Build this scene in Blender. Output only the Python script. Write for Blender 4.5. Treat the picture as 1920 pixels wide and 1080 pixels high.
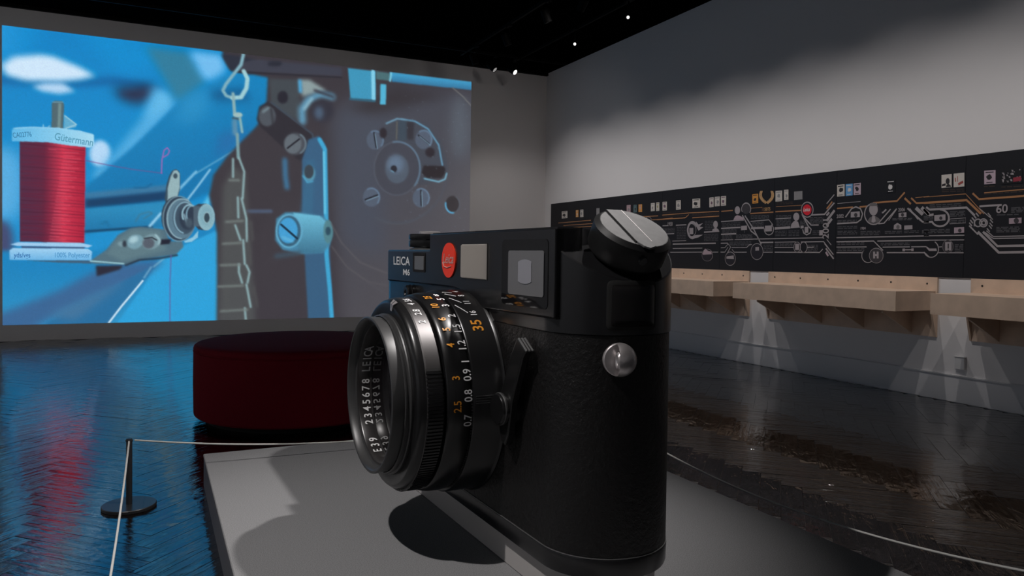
import bpy, bmesh, math, random
import numpy as np
from mathutils import Vector, Matrix

for o in list(bpy.data.objects):
    bpy.data.objects.remove(o, do_unlink=True)
scene = bpy.context.scene
COL = scene.collection
rnd = random.Random(7)

# ------------------------------------------------------------------ camera
EYE = Vector((0.0, 0.0, 1.5))
YAW, PITCH, ROLL, FPX, CY = 0.4444, -0.0226, 0.0132, 1418.6, 510.56
fwd = Vector((math.sin(YAW)*math.cos(PITCH), math.cos(YAW)*math.cos(PITCH), math.sin(PITCH)))
rgt = Vector((math.cos(YAW), -math.sin(YAW), 0.0))
upv = rgt.cross(fwd)
cr, sr = math.cos(ROLL), math.sin(ROLL)
cam_r = cr*rgt + sr*upv
cam_u = -sr*rgt + cr*upv
cd = bpy.data.cameras.new('camera'); cam = bpy.data.objects.new('camera', cd); COL.objects.link(cam)
cam.matrix_world = Matrix(((cam_r.x, cam_u.x, -fwd.x, EYE.x), (cam_r.y, cam_u.y, -fwd.y, EYE.y), (cam_r.z, cam_u.z, -fwd.z, EYE.z), (0, 0, 0, 1)))
cd.sensor_fit = 'HORIZONTAL'; cd.sensor_width = 36.0; cd.lens = FPX/1920*36.0
cd.shift_y = -(540-CY)/1920; cd.clip_start = 0.05; cd.clip_end = 100
scene.camera = cam

# ------------------------------------------------------------------ world, exposure
wd = bpy.data.worlds.new('gallery_world'); scene.world = wd; wd.use_nodes = True
wd.node_tree.nodes['Background'].inputs[0].default_value = (0.6, 0.65, 0.75, 1)
wd.node_tree.nodes['Background'].inputs[1].default_value = 0.0
vs = scene.view_settings
scene.display_settings.display_device = 'sRGB'
vs.view_transform = 'Standard'; vs.look = 'None'; vs.exposure = 0.0; vs.gamma = 1.0; vs.use_curve_mapping = False

# ------------------------------------------------------------------ main spotlights and added fill lamps (the ceiling track lamps that hold them are built below)
WARM = (1.0, 0.955, 0.935)
def spot(name, pos, aim, power, angle, blend, size=0.05, color=WARM):
    l = bpy.data.lights.new(name, 'SPOT'); l.energy = power; l.spot_size = math.radians(angle); l.spot_blend = blend
    l.shadow_soft_size = size; l.color = color
    o = bpy.data.objects.new(name, l); COL.objects.link(o)
    o.location = pos
    o.rotation_euler = (Vector(aim)-Vector(pos)).to_track_quat('-Z', 'Y').to_euler()
    return o
KEY_POS = (2.90, 2.85, 5.10);  KEY_AIM = (1.00, 3.45, 0.6)
SIDE_POS = (-1.20, 2.50, 5.10); SIDE_AIM = (1.15, 3.15, 0.6)
key_light = spot('spot_lamp', KEY_POS, KEY_AIM, 660, 51, 1.0, 0.06)
side_light = spot('spot_lamp', SIDE_POS, SIDE_AIM, 600, 60, 1.0, 0.04)
WASH_X, WASH_Z = 5.45, 5.02
WASH_Y = [5.245+1.43*(k-1.5) for k in range(8)]
wash_lights = [spot('spot_lamp', (WASH_X, y, WASH_Z), (7.70, y, 0.1), 112, 96, 1.0, 0.025) for y in WASH_Y]

FLOOD_X = (-3.6, -0.6, 2.4, 5.6); FLOOD_W = (34, 28, 26, 36); FLOOD_Y = 9.6  # added fill lamps, out of view, to lift the dim back wall
fill_floods = [spot('fill_flood', (x, FLOOD_Y, 5.05), (x, 14.6, 1.2), w, 118, 1.0, 0.05) for x, w in zip(FLOOD_X, FLOOD_W)]
REAR_FILL_POS = ((-2.0, -1.6, 5.05), (3.2, -1.6, 5.05))            # added fill lamps, bounced off the unseen wall behind the viewer
LEFT_FILL_Y = (-1.0, 2.2, 5.4, 8.6, 11.8)                            # added fill lamps, bounced off the unseen left wall
left_fill_lights = [spot('left_fill_lamp', (-5.2, y, 5.05), (-7.0, y, 1.6), 190, 120, 1.0, 0.05, (0.92, 0.96, 1.0)) for y in LEFT_FILL_Y]
rear_fill_lights = [spot('rear_fill_lamp', p, (p[0], -5.0, 1.5), 60, 120, 1.0, 0.05) for p in REAR_FILL_POS]

# ------------------------------------------------------------------ helpers
def lin(c):
    c = c/255.0
    return c/12.92 if c <= 0.04045 else ((c+0.055)/1.055)**2.4
def S(r, g, b): return (lin(r), lin(g), lin(b))

def mat(name, col, rough=0.5, metal=0.0, spec=0.5, coat=0.0, bump=None, emit=None, estr=0.0, vary=None):
    m = bpy.data.materials.new(name); m.use_nodes = True
    nt = m.node_tree; b = nt.nodes['Principled BSDF']
    b.inputs['Base Color'].default_value = (*col, 1); b.inputs['Roughness'].default_value = rough
    b.inputs['Metallic'].default_value = metal; b.inputs['Specular IOR Level'].default_value = spec
    b.inputs['Coat Weight'].default_value = coat; b.inputs['Coat Roughness'].default_value = 0.08
    if emit: b.inputs['Emission Color'].default_value = (*emit, 1); b.inputs['Emission Strength'].default_value = estr
    tc = None
    if bump or vary:
        tc = nt.nodes.new('ShaderNodeTexCoord')
    if vary:   # (scale, amount)
        n = nt.nodes.new('ShaderNodeTexNoise'); n.inputs['Scale'].default_value = vary[0]; n.inputs['Detail'].default_value = 4
        nt.links.new(tc.outputs['Object'], n.inputs['Vector'])
        mx = nt.nodes.new('ShaderNodeMixRGB'); mx.blend_type = 'MULTIPLY'; mx.inputs[0].default_value = 1
        mx.inputs[1].default_value = (*col, 1)
        rp = nt.nodes.new('ShaderNodeMapRange'); rp.inputs[1].default_value = 0.3; rp.inputs[2].default_value = 0.7
        rp.inputs[3].default_value = 1-vary[1]; rp.inputs[4].default_value = 1+vary[1]*0.5
        nt.links.new(n.outputs['Fac'], rp.inputs[0]); nt.links.new(rp.outputs[0], mx.inputs[2])
        nt.links.new(mx.outputs[0], b.inputs['Base Color'])
    if bump:   # (scale, strength, distance)
        n = nt.nodes.new('ShaderNodeTexNoise'); n.inputs['Scale'].default_value = bump[0]; n.inputs['Detail'].default_value = 5
        n.inputs['Roughness'].default_value = 0.65
        nt.links.new(tc.outputs['Object'], n.inputs['Vector'])
        bp = nt.nodes.new('ShaderNodeBump'); bp.inputs['Strength'].default_value = bump[1]; bp.inputs['Distance'].default_value = bump[2]
        nt.links.new(n.outputs['Fac'], bp.inputs['Height']); nt.links.new(bp.outputs[0], b.inputs['Normal'])
    return m

class MB:
    """collects shapes, builds ONE mesh object"""
    def __init__(s): s.v = []; s.f = []
    def add(s, v, f):
        o = len(s.v); s.v += [tuple(p) for p in v]; s.f += [tuple(i+o for i in q) for q in f]; return s
    def box(s, x0, y0, z0, x1, y1, z1):
        return s.add([(x0,y0,z0),(x1,y0,z0),(x1,y1,z0),(x0,y1,z0),(x0,y0,z1),(x1,y0,z1),(x1,y1,z1),(x0,y1,z1)],
                     [(0,3,2,1),(4,5,6,7),(0,1,5,4),(1,2,6,5),(2,3,7,6),(3,0,4,7)])
    def cbox(s, x0, y0, z0, x1, y1, z1, c):
        """box with chamfered vertical and top edges"""
        pts = [(x0+c,y0),(x1-c,y0),(x1,y0+c),(x1,y1-c),(x1-c,y1),(x0+c,y1),(x0,y1-c),(x0,y0+c)]
        k = 2*c
        ins = [(x0+k,y0+c),(x1-k,y0+c),(x1-c,y0+k),(x1-c,y1-k),(x1-k,y1-c),(x0+k,y1-c),(x0+c,y1-k),(x0+c,y0+k)]
        return s.loops([[(x,y,z0) for x,y in pts], [(x,y,z1-c) for x,y in pts], [(x,y,z1) for x,y in ins]], True)
    def loops(s, rings, caps=True, closed=True):
        n = len(rings[0]); v = [p for r in rings for p in r]; f = []
        for k in range(len(rings)-1):
            for i in range(n if closed else n-1):
                j = (i+1) % n; f.append((k*n+i, k*n+j, (k+1)*n+j, (k+1)*n+i))
        if caps:
            f.append(tuple(reversed(range(n)))); f.append(tuple(range((len(rings)-1)*n, len(rings)*n)))
        return s.add(v, f)
    def prism(s, pts, fn0, fn1, c=0.0):
        """polygon (2D points) between two mapping functions"""
        return s.loops([[fn0(*p) for p in pts], [fn1(*p) for p in pts]], True)
    def lathe(s, prof, seg=64, frame=None, a0=0.0, a1=360.0, cap=False):
        """profile [(r,h)] about local z of frame (Matrix)"""
        full = abs(a1-a0) >= 359.9; n = seg if full else seg+1
        rings = []
        for r, h in prof:
            ring = []
            for k in range(n):
                t = math.radians(a0+(a1-a0)*k/seg); p = Vector((r*math.cos(t), r*math.sin(t), h))
                ring.append(tuple(frame @ p) if frame else tuple(p))
            rings.append(ring)
        s.loops(rings, caps=False, closed=full)
        if cap and full:
            o = len(s.v)-len(prof)*n
            s.f.append(tuple(o+i for i in reversed(range(n)))); s.f.append(tuple(o+(len(prof)-1)*n+i for i in range(n)))
        return s
    def tube(s, path, r, seg=8):
        rings = []
        for i, p in enumerate(path):
            p = Vector(p); a = Vector(path[max(i-1,0)]); b = Vector(path[min(i+1,len(path)-1)])
            t = (b-a).normalized(); x = t.cross(Vector((0,0,1)))
            if x.length < 1e-4: x = t.cross(Vector((1,0,0)))
            x.normalize(); y = t.cross(x)
            rings.append([tuple(p+r*(math.cos(k*2*math.pi/seg)*x+math.sin(k*2*math.pi/seg)*y)) for k in range(seg)])
        return s.loops(rings, True)
    def build(s, name, m, parent=None, smooth=None, bevel=None):
        me = bpy.data.meshes.new(name); me.from_pydata(s.v, [], s.f); me.update()
        bm = bmesh.new(); bm.from_mesh(me); bmesh.ops.recalc_face_normals(bm, faces=bm.faces)
        if bevel:
            es = [e for e in bm.edges if len(e.link_faces) == 2 and e.calc_face_angle(0) > 0.5]
            bmesh.ops.bevel(bm, geom=es, offset=bevel, segments=2, affect='EDGES', profile=0.5, clamp_overlap=True)
        bm.to_mesh(me); bm.free()
        if smooth:
            for p in me.polygons: p.use_smooth = True
            me.set_sharp_from_angle(angle=math.radians(smooth))
        me.materials.append(m)
        o = bpy.data.objects.new(name, me); COL.objects.link(o)
        if parent: o.parent = parent
        return o

def tag(o, label=None, cat=None, group=None, kind=None):
    if label: o['label'] = label
    if cat: o['category'] = cat
    if group: o['group'] = group
    if kind: o['kind'] = kind
    return o
def empty(name, loc, label, cat, rz=0.0, group=None):
    o = bpy.data.objects.new(name, None); COL.objects.link(o); o.location = loc; o.rotation_euler = (0, 0, rz)
    o.empty_display_size = 0.1
    return tag(o, label, cat, group)

_tcache = {}
def text_shape(body, shear=0.0):
    """flat letter mesh of the built-in font: verts (x,y), faces; cap height scaled to 1, left edge 0, baseline 0"""
    key = (body, shear)
    if key in _tcache: return _tcache[key]
    cu = bpy.data.curves.new('t', 'FONT'); cu.body = body; cu.size = 1.0; cu.resolution_u = 4; cu.shear = shear; cu.offset = 0.014
    ob = bpy.data.objects.new('t', cu); COL.objects.link(ob)
    dg = bpy.context.evaluated_depsgraph_get(); dg.update()
    me = bpy.data.meshes.new_from_object(ob.evaluated_get(dg))
    cap = 0.73
    vv = [(v.co.x/cap, v.co.y/cap) for v in me.vertices]; ff = [tuple(p.vertices) for p in me.polygons]
    bpy.data.objects.remove(ob, do_unlink=True); bpy.data.curves.remove(cu); bpy.data.meshes.remove(me)
    x0 = min(v[0] for v in vv); vv = [(x-x0, y) for x, y in vv]
    _tcache[key] = (vv, ff, max(v[0] for v in vv)); return _tcache[key]

def stadium(xa, xb, r, n=24, sides=(True, True), inset=0.0):
    """outline (x,y), counter-clockwise from front-left; ends at xa and xb"""
    r2 = r+inset; pts = []
    if sides[1]:
        c = xb-r
        pts += [(c+r2*math.cos(t), r2*math.sin(t)) for t in [(-90+180*k/n)*math.pi/180 for k in range(n+1)]]
    else: pts += [(xb, -r2), (xb, r2)]
    if sides[0]:
        c = xa+r
        pts += [(c+r2*math.cos(t), r2*math.sin(t)) for t in [(90+180*k/n)*math.pi/180 for k in range(n+1)]]
    else: pts += [(xa, r2), (xa, -r2)]
    return pts

def rrect(x0, y0, x1, y1, r, n=6):
    pts = []
    for cx, cy, a in ((x1-r, y0+r, -90), (x1-r, y1-r, 0), (x0+r, y1-r, 90), (x0+r, y0+r, 180)):
        pts += [(cx+r*math.cos(math.radians(a+90*k/n)), cy+r*math.sin(math.radians(a+90*k/n))) for k in range(n+1)]
    return pts

# ------------------------------------------------------------------ flat artwork data (wall and screen coordinates)
PANEL = [
('B', [(13.818, 2.424), (13.584, 2.424), (13.58, 2.279), (13.814, 2.278)], 'cream', 'dark'),
('B', [(13.238, 2.423), (13.139, 2.423), (13.135, 2.283), (13.234, 2.281)], 'amber', 'cream'),
('B', [(13.067, 2.425), (12.945, 2.424), (12.941, 2.277), (13.062, 2.277)], 'cream', 'grey'),
('B', [(12.456, 2.422), (12.345, 2.421), (12.341, 2.285), (12.452, 2.285)], 'grey', 'grey'),
('B', [(11.43, 2.426), (11.309, 2.425), (11.305, 2.282), (11.426, 2.282)], 'rose', 'grey'),
('B', [(11.214, 2.419), (11.12, 2.418), (11.116, 2.284), (11.21, 2.284)], 'teal', 'dark'),
('B', [(11.063, 2.419), (10.958, 2.418), (10.954, 2.282), (11.059, 2.283)], 'amber', 'rose'),
('B', [(10.699, 2.421), (10.59, 2.42), (10.586, 2.284), (10.695, 2.283)], 'cream', 'grey'),
('B', [(10.55, 2.424), (10.461, 2.423), (10.457, 2.281), (10.546, 2.281)], 'cream', 'olive'),
('B', [(10.372, 2.424), (10.254, 2.423), (10.25, 2.277), (10.368, 2.278)], 'cream', 'plum'),
('L', [(13.962, 2.189), (12.653, 2.2)], 0.02, 'O'),
('L', [(13.741, 2.127), (13.475, 2.132), (12.51, 2.133)], 0.018, 'O'),
('L', [(11.028, 2.201), (10.49, 2.197)], 0.02, 'O'),
('L', [(10.669, 2.134), (10.399, 2.137), (10.089, 2.144)], 0.02, 'O'),
('L', [(10.366, 2.203), (10.091, 2.205)], 0.01, 'O'),
('L', [(10.864, 2.136), (10.864, 2.143), (10.862, 2.15), (10.858, 2.157), (10.853, 2.163), (10.847, 2.169), (10.839, 2.175), (10.83, 2.179), (10.82, 2.183), (10.81, 2.186), (10.799, 2.188), (10.787, 2.189), (10.775, 2.189), (10.764, 2.189), (10.752, 2.187), (10.74, 2.185), (10.729, 2.181), (10.719, 2.177), (10.71, 2.172), (10.701, 2.167), (10.694, 2.161), (10.688, 2.154), (10.683, 2.147), (10.68, 2.14), (10.678, 2.133), (10.678, 2.126), (10.679, 2.118), (10.682, 2.111), (10.686, 2.105), (10.692, 2.099), (10.699, 2.093)], 0.014, 'W'),
('B', [(10.008, 2.425), (9.889, 2.426), (9.885, 2.277), (10.004, 2.274)], 'cream', 'grey'),
('B', [(9.595, 2.426), (9.41, 2.423), (9.406, 2.279), (9.591, 2.28)], 'cream', 'dark'),
('B', [(9.193, 2.42), (9.096, 2.421), (9.091, 2.275), (9.189, 2.273)], 'cream', 'plum'),
('B', [(9.071, 2.424), (8.96, 2.425), (8.956, 2.282), (9.067, 2.28)], 'cream', 'grey'),
('B', [(8.932, 2.425), (8.823, 2.424), (8.819, 2.282), (8.928, 2.281)], 'cream', 'plum'),
('L', [(10.525, 2.132), (9.768, 2.135), (9.68, 2.185)], 0.022, 'O'),
('L', [(10.378, 2.203), (9.681, 2.209), (8.969, 2.2)], 0.02, 'O'),
('L', [(9.591, 2.128), (8.967, 2.131)], 0.022, 'O'),
('L', [(8.92, 2.198), (8.67, 2.202)], 0.022, 'O'),
('T', '1958', (10.216, 2.017), 0.065, 'W', 0.8),
('L', [(10.361, 2.025), (10.204, 2.023)], 0.02, 'W'),
('L', [(10.248, 1.886), (10.046, 1.888)], 0.022, 'W'),
('L', [(10.004, 2.023), (9.738, 2.023)], 0.025, 'W'),
('L', [(10.076, 1.717), (9.733, 1.718), (9.031, 1.721)], 0.03, 'W'),
('L', [(10.074, 1.645), (9.341, 1.649)], 0.016, 'W'),
('L', [(10.143, 1.582), (9.339, 1.587)], 0.016, 'W'),
('L', [(9.102, 1.587), (8.972, 1.588)], 0.016, 'W'),
('L', [(10.09, 1.766), (9.735, 1.769)], 0.014, 'W'),
('L', [(9.525, 1.827), (9.541, 1.819), (9.558, 1.813), (9.576, 1.811), (9.593, 1.812), (9.611, 1.816), (9.628, 1.822), (9.644, 1.832), (9.659, 1.844), (9.672, 1.858), (9.682, 1.875), (9.691, 1.892), (9.696, 1.911), (9.699, 1.931), (9.699, 1.95), (9.696, 1.969), (9.691, 1.988), (9.683, 2.005), (9.672, 2.02), (9.66, 2.033), (9.645, 2.043), (9.629, 2.051), (9.612, 2.056), (9.595, 2.058), (9.577, 2.057), (9.559, 2.053), (9.542, 2.046), (9.527, 2.036), (9.512, 2.024), (9.5, 2.01), (9.489, 1.993)], 0.06, 'M'),
('P', [(9.502, 2.069), (9.437, 2.018), (9.331, 2.036), (9.414, 1.983), (9.319, 1.973), (9.434, 1.921), (9.5, 1.999)], 1, 'M'),
('P', [(9.518, 1.853), (9.326, 1.857), (9.431, 1.817), (9.516, 1.804), (9.581, 1.789), (9.593, 1.82)], 1, 'M'),
('L', [(9.498, 1.932), (9.5, 1.912), (9.506, 1.892), (9.517, 1.874), (9.532, 1.858), (9.55, 1.846), (9.57, 1.838), (9.593, 1.834), (9.615, 1.835), (9.638, 1.839), (9.659, 1.848), (9.678, 1.861), (9.694, 1.877), (9.706, 1.896), (9.714, 1.916), (9.717, 1.938), (9.715, 1.959), (9.709, 1.979), (9.698, 1.997), (9.683, 2.012), (9.664, 2.024), (9.644, 2.032), (9.621, 2.036), (9.598, 2.035), (9.576, 2.03), (9.555, 2.021), (9.536, 2.008), (9.521, 1.992), (9.509, 1.973), (9.501, 1.953), (9.498, 1.932)], 0.014, 'W'),
('P', [(9.656, 1.969), (9.56, 1.969), (9.557, 1.871), (9.653, 1.87)], 2, 'M'),
('D', (9.979, 1.986), (9.752, 1.984), 0.018, 'G', 39),
('D', (9.979, 1.96), (9.751, 1.958), 0.018, 'G', 40),
('D', (9.978, 1.934), (9.751, 1.932), 0.018, 'G', 41),
('D', (9.977, 1.907), (9.75, 1.907), 0.018, 'G', 42),
('D', (9.976, 1.881), (9.749, 1.881), 0.018, 'G', 43),
('D', (9.976, 1.855), (9.748, 1.855), 0.018, 'G', 44),
('D', (9.975, 1.829), (9.748, 1.829), 0.018, 'G', 45),
('D', (9.974, 1.803), (9.747, 1.804), 0.018, 'G', 46),
('D', (9.29, 2.063), (9.085, 2.06), 0.018, 'G', 47),
('D', (9.29, 2.038), (9.085, 2.035), 0.018, 'G', 48),
('D', (9.289, 2.013), (9.084, 2.01), 0.018, 'G', 49),
('D', (9.288, 1.987), (9.083, 1.986), 0.018, 'G', 50),
('D', (9.287, 1.962), (9.082, 1.961), 0.018, 'G', 51),
('D', (9.287, 1.937), (9.082, 1.936), 0.018, 'G', 52),
('D', (9.305, 1.858), (8.979, 1.858), 0.018, 'G', 53),
('D', (9.305, 1.835), (8.979, 1.835), 0.018, 'G', 54),
('D', (9.304, 1.812), (8.978, 1.812), 0.018, 'G', 55),
('D', (9.303, 1.788), (8.977, 1.789), 0.018, 'G', 56),
('D', (9.303, 1.765), (8.977, 1.766), 0.018, 'G', 57),
('D', (10.372, 1.978), (10.037, 1.975), 0.018, 'G', 58),
('D', (10.371, 1.957), (10.037, 1.955), 0.018, 'G', 59),
('D', (10.37, 1.937), (10.036, 1.935), 0.018, 'G', 60),
('D', (10.37, 1.916), (10.035, 1.915), 0.018, 'G', 61),
('D', (10.367, 2.246), (9.693, 2.233), 0.018, 'B2', 62),
('D', (10.366, 2.214), (9.692, 2.202), 0.018, 'B2', 63),
('D', (10.365, 2.182), (9.691, 2.171), 0.018, 'B2', 64),
('D', (9.592, 2.183), (8.969, 2.174), 0.018, 'B2', 65),
('D', (9.592, 2.165), (8.968, 2.158), 0.018, 'B2', 66),
('P', [(8.987, 2.004), (8.988, 1.992), (8.992, 1.98), (8.998, 1.97), (9.006, 1.961), (9.015, 1.954), (9.026, 1.951), (9.038, 1.949), (9.049, 1.951), (9.061, 1.956), (9.071, 1.963), (9.079, 1.972), (9.086, 1.983), (9.09, 1.995), (9.092, 2.008), (9.091, 2.02), (9.087, 2.032), (9.081, 2.043), (9.073, 2.051), (9.064, 2.058), (9.053, 2.061), (9.041, 2.062), (9.029, 2.061), (9.018, 2.056), (9.008, 2.049), (9.0, 2.04), (8.993, 2.029), (8.989, 2.017)], 2, 'M'),
('P', [(9.121, 1.896), (9.102, 1.934), (9.052, 1.953), (9.018, 1.952), (8.971, 1.93), (8.957, 1.893)], 2, 'M'),
('L', [(9.306, 1.895), (8.957, 1.901)], 0.03, 'W'),
('P', [(9.095, 1.541), (9.097, 1.522), (9.106, 1.503), (9.12, 1.485), (9.139, 1.471), (9.161, 1.46), (9.187, 1.453), (9.215, 1.451), (9.242, 1.453), (9.269, 1.459), (9.293, 1.469), (9.313, 1.484), (9.329, 1.501), (9.339, 1.52), (9.342, 1.54), (9.34, 1.56), (9.331, 1.58), (9.316, 1.597), (9.297, 1.611), (9.274, 1.622), (9.247, 1.629), (9.22, 1.631), (9.192, 1.629), (9.166, 1.622), (9.143, 1.611), (9.123, 1.597), (9.108, 1.58), (9.098, 1.561)], 1, 'D1'),
('L', [(9.093, 1.541), (9.095, 1.523), (9.102, 1.504), (9.115, 1.488), (9.132, 1.474), (9.152, 1.462), (9.176, 1.454), (9.202, 1.45), (9.228, 1.45), (9.254, 1.453), (9.278, 1.461), (9.3, 1.472), (9.318, 1.486), (9.332, 1.503), (9.341, 1.521), (9.344, 1.54), (9.342, 1.559), (9.334, 1.578), (9.322, 1.594), (9.304, 1.609), (9.283, 1.62), (9.259, 1.628), (9.233, 1.632), (9.207, 1.632), (9.181, 1.628), (9.157, 1.62), (9.136, 1.609), (9.118, 1.595), (9.104, 1.578), (9.096, 1.56), (9.093, 1.541)], 0.012, 'W'),
('P', [(9.328, 1.568), (9.268, 1.643), (9.205, 1.609), (9.123, 1.595), (9.111, 1.555), (9.317, 1.546)], 2, 'R1'),
('P', [(8.599, 1.492), (8.601, 1.471), (8.608, 1.451), (8.62, 1.433), (8.636, 1.418), (8.656, 1.407), (8.678, 1.4), (8.702, 1.397), (8.725, 1.399), (8.748, 1.405), (8.769, 1.416), (8.787, 1.431), (8.8, 1.449), (8.809, 1.469), (8.812, 1.49), (8.81, 1.511), (8.802, 1.531), (8.79, 1.55), (8.773, 1.565), (8.753, 1.576), (8.731, 1.583), (8.707, 1.586), (8.683, 1.583), (8.661, 1.576), (8.64, 1.565), (8.623, 1.55), (8.61, 1.533), (8.602, 1.513)], 1, 'D1'),
('L', [(8.597, 1.492), (8.599, 1.472), (8.605, 1.453), (8.616, 1.435), (8.63, 1.42), (8.648, 1.408), (8.668, 1.399), (8.69, 1.395), (8.713, 1.394), (8.735, 1.398), (8.756, 1.406), (8.775, 1.418), (8.791, 1.433), (8.803, 1.45), (8.811, 1.47), (8.814, 1.49), (8.812, 1.51), (8.805, 1.53), (8.794, 1.548), (8.779, 1.563), (8.761, 1.575), (8.741, 1.583), (8.718, 1.588), (8.696, 1.588), (8.674, 1.583), (8.653, 1.575), (8.634, 1.564), (8.619, 1.549), (8.607, 1.531), (8.6, 1.512), (8.597, 1.492)], 0.02, 'W'),
('P', [(8.784, 1.523), (8.632, 1.54), (8.625, 1.485), (8.783, 1.49)], 2, 'M'),
('L', [(8.71, 1.485), (8.708, 1.419)], 0.015, 'M'),
('L', [(8.794, 1.543), (8.702, 1.662), (8.77, 1.721), (8.916, 1.72)], 0.02, 'W'),
('L', [(8.914, 1.654), (8.826, 1.654), (8.76, 1.708)], 0.016, 'W'),
('L', [(8.682, 1.655), (8.368, 1.654), (8.316, 1.692)], 0.016, 'W'),
('L', [(8.922, 1.588), (8.824, 1.588), (8.759, 1.662)], 0.016, 'W'),
('L', [(8.672, 1.629), (8.624, 1.587), (8.37, 1.588)], 0.016, 'W'),
('P', [(8.515, 2.196), (8.516, 2.183), (8.52, 2.171), (8.526, 2.16), (8.534, 2.151), (8.545, 2.145), (8.556, 2.141), (8.569, 2.14), (8.581, 2.142), (8.593, 2.147), (8.604, 2.154), (8.613, 2.164), (8.62, 2.176), (8.625, 2.188), (8.626, 2.201), (8.625, 2.214), (8.622, 2.226), (8.615, 2.237), (8.607, 2.246), (8.596, 2.252), (8.584, 2.256), (8.572, 2.257), (8.56, 2.255), (8.548, 2.25), (8.537, 2.242), (8.528, 2.233), (8.521, 2.221), (8.517, 2.209)], 2, 'M'),
('P', [(8.652, 2.059), (8.62, 2.11), (8.574, 2.127), (8.518, 2.115), (8.438, 2.083), (8.438, 2.051)], 2, 'R1'),
('L', [(8.921, 2.046), (8.438, 2.05)], 0.022, 'W'),
('L', [(8.918, 1.942), (8.504, 1.948)], 0.03, 'W'),
('L', [(8.916, 1.854), (8.59, 1.857)], 0.03, 'W'),
('L', [(8.917, 1.769), (8.648, 1.771)], 0.016, 'W'),
('L', [(8.62, 1.771), (8.247, 1.771)], 0.016, 'W'),
('P', [(8.49, 1.967), (8.368, 1.97), (8.367, 1.909), (8.488, 1.905)], 2, 'M'),
('L', [(8.421, 1.904), (8.42, 1.865)], 0.02, 'G'),
('D', (8.895, 2.017), (8.506, 2.015), 0.018, 'G', 91),
('D', (8.894, 1.995), (8.505, 1.993), 0.018, 'G', 92),
('D', (8.894, 1.973), (8.505, 1.972), 0.018, 'G', 93),
('D', (8.892, 1.918), (8.577, 1.918), 0.018, 'G', 94),
('D', (8.892, 1.898), (8.577, 1.899), 0.018, 'G', 95),
('D', (8.891, 1.878), (8.576, 1.88), 0.018, 'G', 96),
('D', (8.89, 1.831), (8.669, 1.833), 0.018, 'G', 97),
('D', (8.889, 1.811), (8.668, 1.812), 0.018, 'G', 98),
('D', (8.889, 1.79), (8.667, 1.792), 0.018, 'G', 99),
('D', (8.594, 1.841), (8.258, 1.841), 0.018, 'G', 100),
('D', (8.593, 1.825), (8.257, 1.826), 0.018, 'G', 101),
('D', (8.593, 1.809), (8.257, 1.81), 0.018, 'G', 102),
('D', (8.592, 1.793), (8.256, 1.794), 0.018, 'G', 103),
('D', (8.732, 1.737), (8.281, 1.738), 0.018, 'G', 104),
('D', (8.732, 1.718), (8.281, 1.719), 0.018, 'G', 105),
('D', (8.731, 1.698), (8.28, 1.7), 0.018, 'G', 106),
('D', (8.731, 1.678), (8.28, 1.681), 0.018, 'G', 107),
('P', [(8.307, 2.205), (8.309, 2.189), (8.315, 2.173), (8.324, 2.16), (8.338, 2.149), (8.354, 2.141), (8.372, 2.136), (8.391, 2.135), (8.41, 2.138), (8.429, 2.144), (8.446, 2.154), (8.46, 2.166), (8.471, 2.181), (8.478, 2.197), (8.481, 2.213), (8.479, 2.23), (8.473, 2.245), (8.463, 2.259), (8.449, 2.27), (8.433, 2.278), (8.415, 2.282), (8.395, 2.283), (8.376, 2.28), (8.358, 2.274), (8.341, 2.264), (8.327, 2.252), (8.317, 2.237), (8.31, 2.221)], 1, 'D2'),
('L', [(8.471, 2.171), (8.477, 2.182), (8.481, 2.194), (8.484, 2.206), (8.484, 2.219), (8.483, 2.231), (8.479, 2.242), (8.474, 2.253), (8.468, 2.263), (8.459, 2.272), (8.449, 2.28), (8.438, 2.286), (8.426, 2.29), (8.414, 2.293), (8.401, 2.294), (8.388, 2.293), (8.375, 2.29), (8.362, 2.286), (8.35, 2.28), (8.339, 2.272), (8.33, 2.263), (8.321, 2.254), (8.314, 2.243), (8.309, 2.231), (8.305, 2.219), (8.304, 2.207), (8.304, 2.195), (8.306, 2.183), (8.31, 2.172), (8.316, 2.161), (8.323, 2.152)], 0.025, 'W'),
('L', [(8.472, 2.123), (8.286, 1.888), (8.17, 1.822)], 0.028, 'W'),
('L', [(8.418, 2.115), (8.233, 1.912), (8.08, 1.696)], 0.03, 'W'),
('L', [(8.287, 1.928), (8.035, 1.929)], 0.045, 'W'),
('L', [(8.299, 2.027), (7.945, 2.037), (7.868, 1.964)], 0.018, 'W'),
('L', [(8.311, 2.139), (7.865, 2.14)], 0.024, 'O'),
('L', [(7.829, 2.142), (7.373, 2.141)], 0.024, 'O'),
('L', [(8.295, 2.214), (8.077, 2.216), (8.076, 2.169)], 0.01, 'O'),
('L', [(7.818, 2.211), (7.363, 2.207)], 0.01, 'O'),
('T', '150/75', (8.042, 2.165), 0.047, 'O2', 0.75),
('P', [(8.006, 2.276), (8.01, 2.264), (8.02, 2.26), (8.031, 2.266), (8.036, 2.278), (8.032, 2.29), (8.021, 2.294), (8.01, 2.289)], 1, 'O2'),
('P', [(7.98, 2.28), (7.984, 2.27), (7.994, 2.267), (8.003, 2.272), (8.007, 2.281), (8.004, 2.291), (7.994, 2.294), (7.985, 2.29)], 1, 'O2'),
('P', [(8.034, 2.291), (8.038, 2.279), (8.048, 2.275), (8.059, 2.281), (8.064, 2.293), (8.06, 2.305), (8.049, 2.31), (8.038, 2.304)], 1, 'O2'),
('P', [(8.008, 2.295), (8.012, 2.286), (8.022, 2.282), (8.031, 2.287), (8.035, 2.297), (8.032, 2.306), (8.022, 2.309), (8.013, 2.305)], 1, 'O2'),
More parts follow.
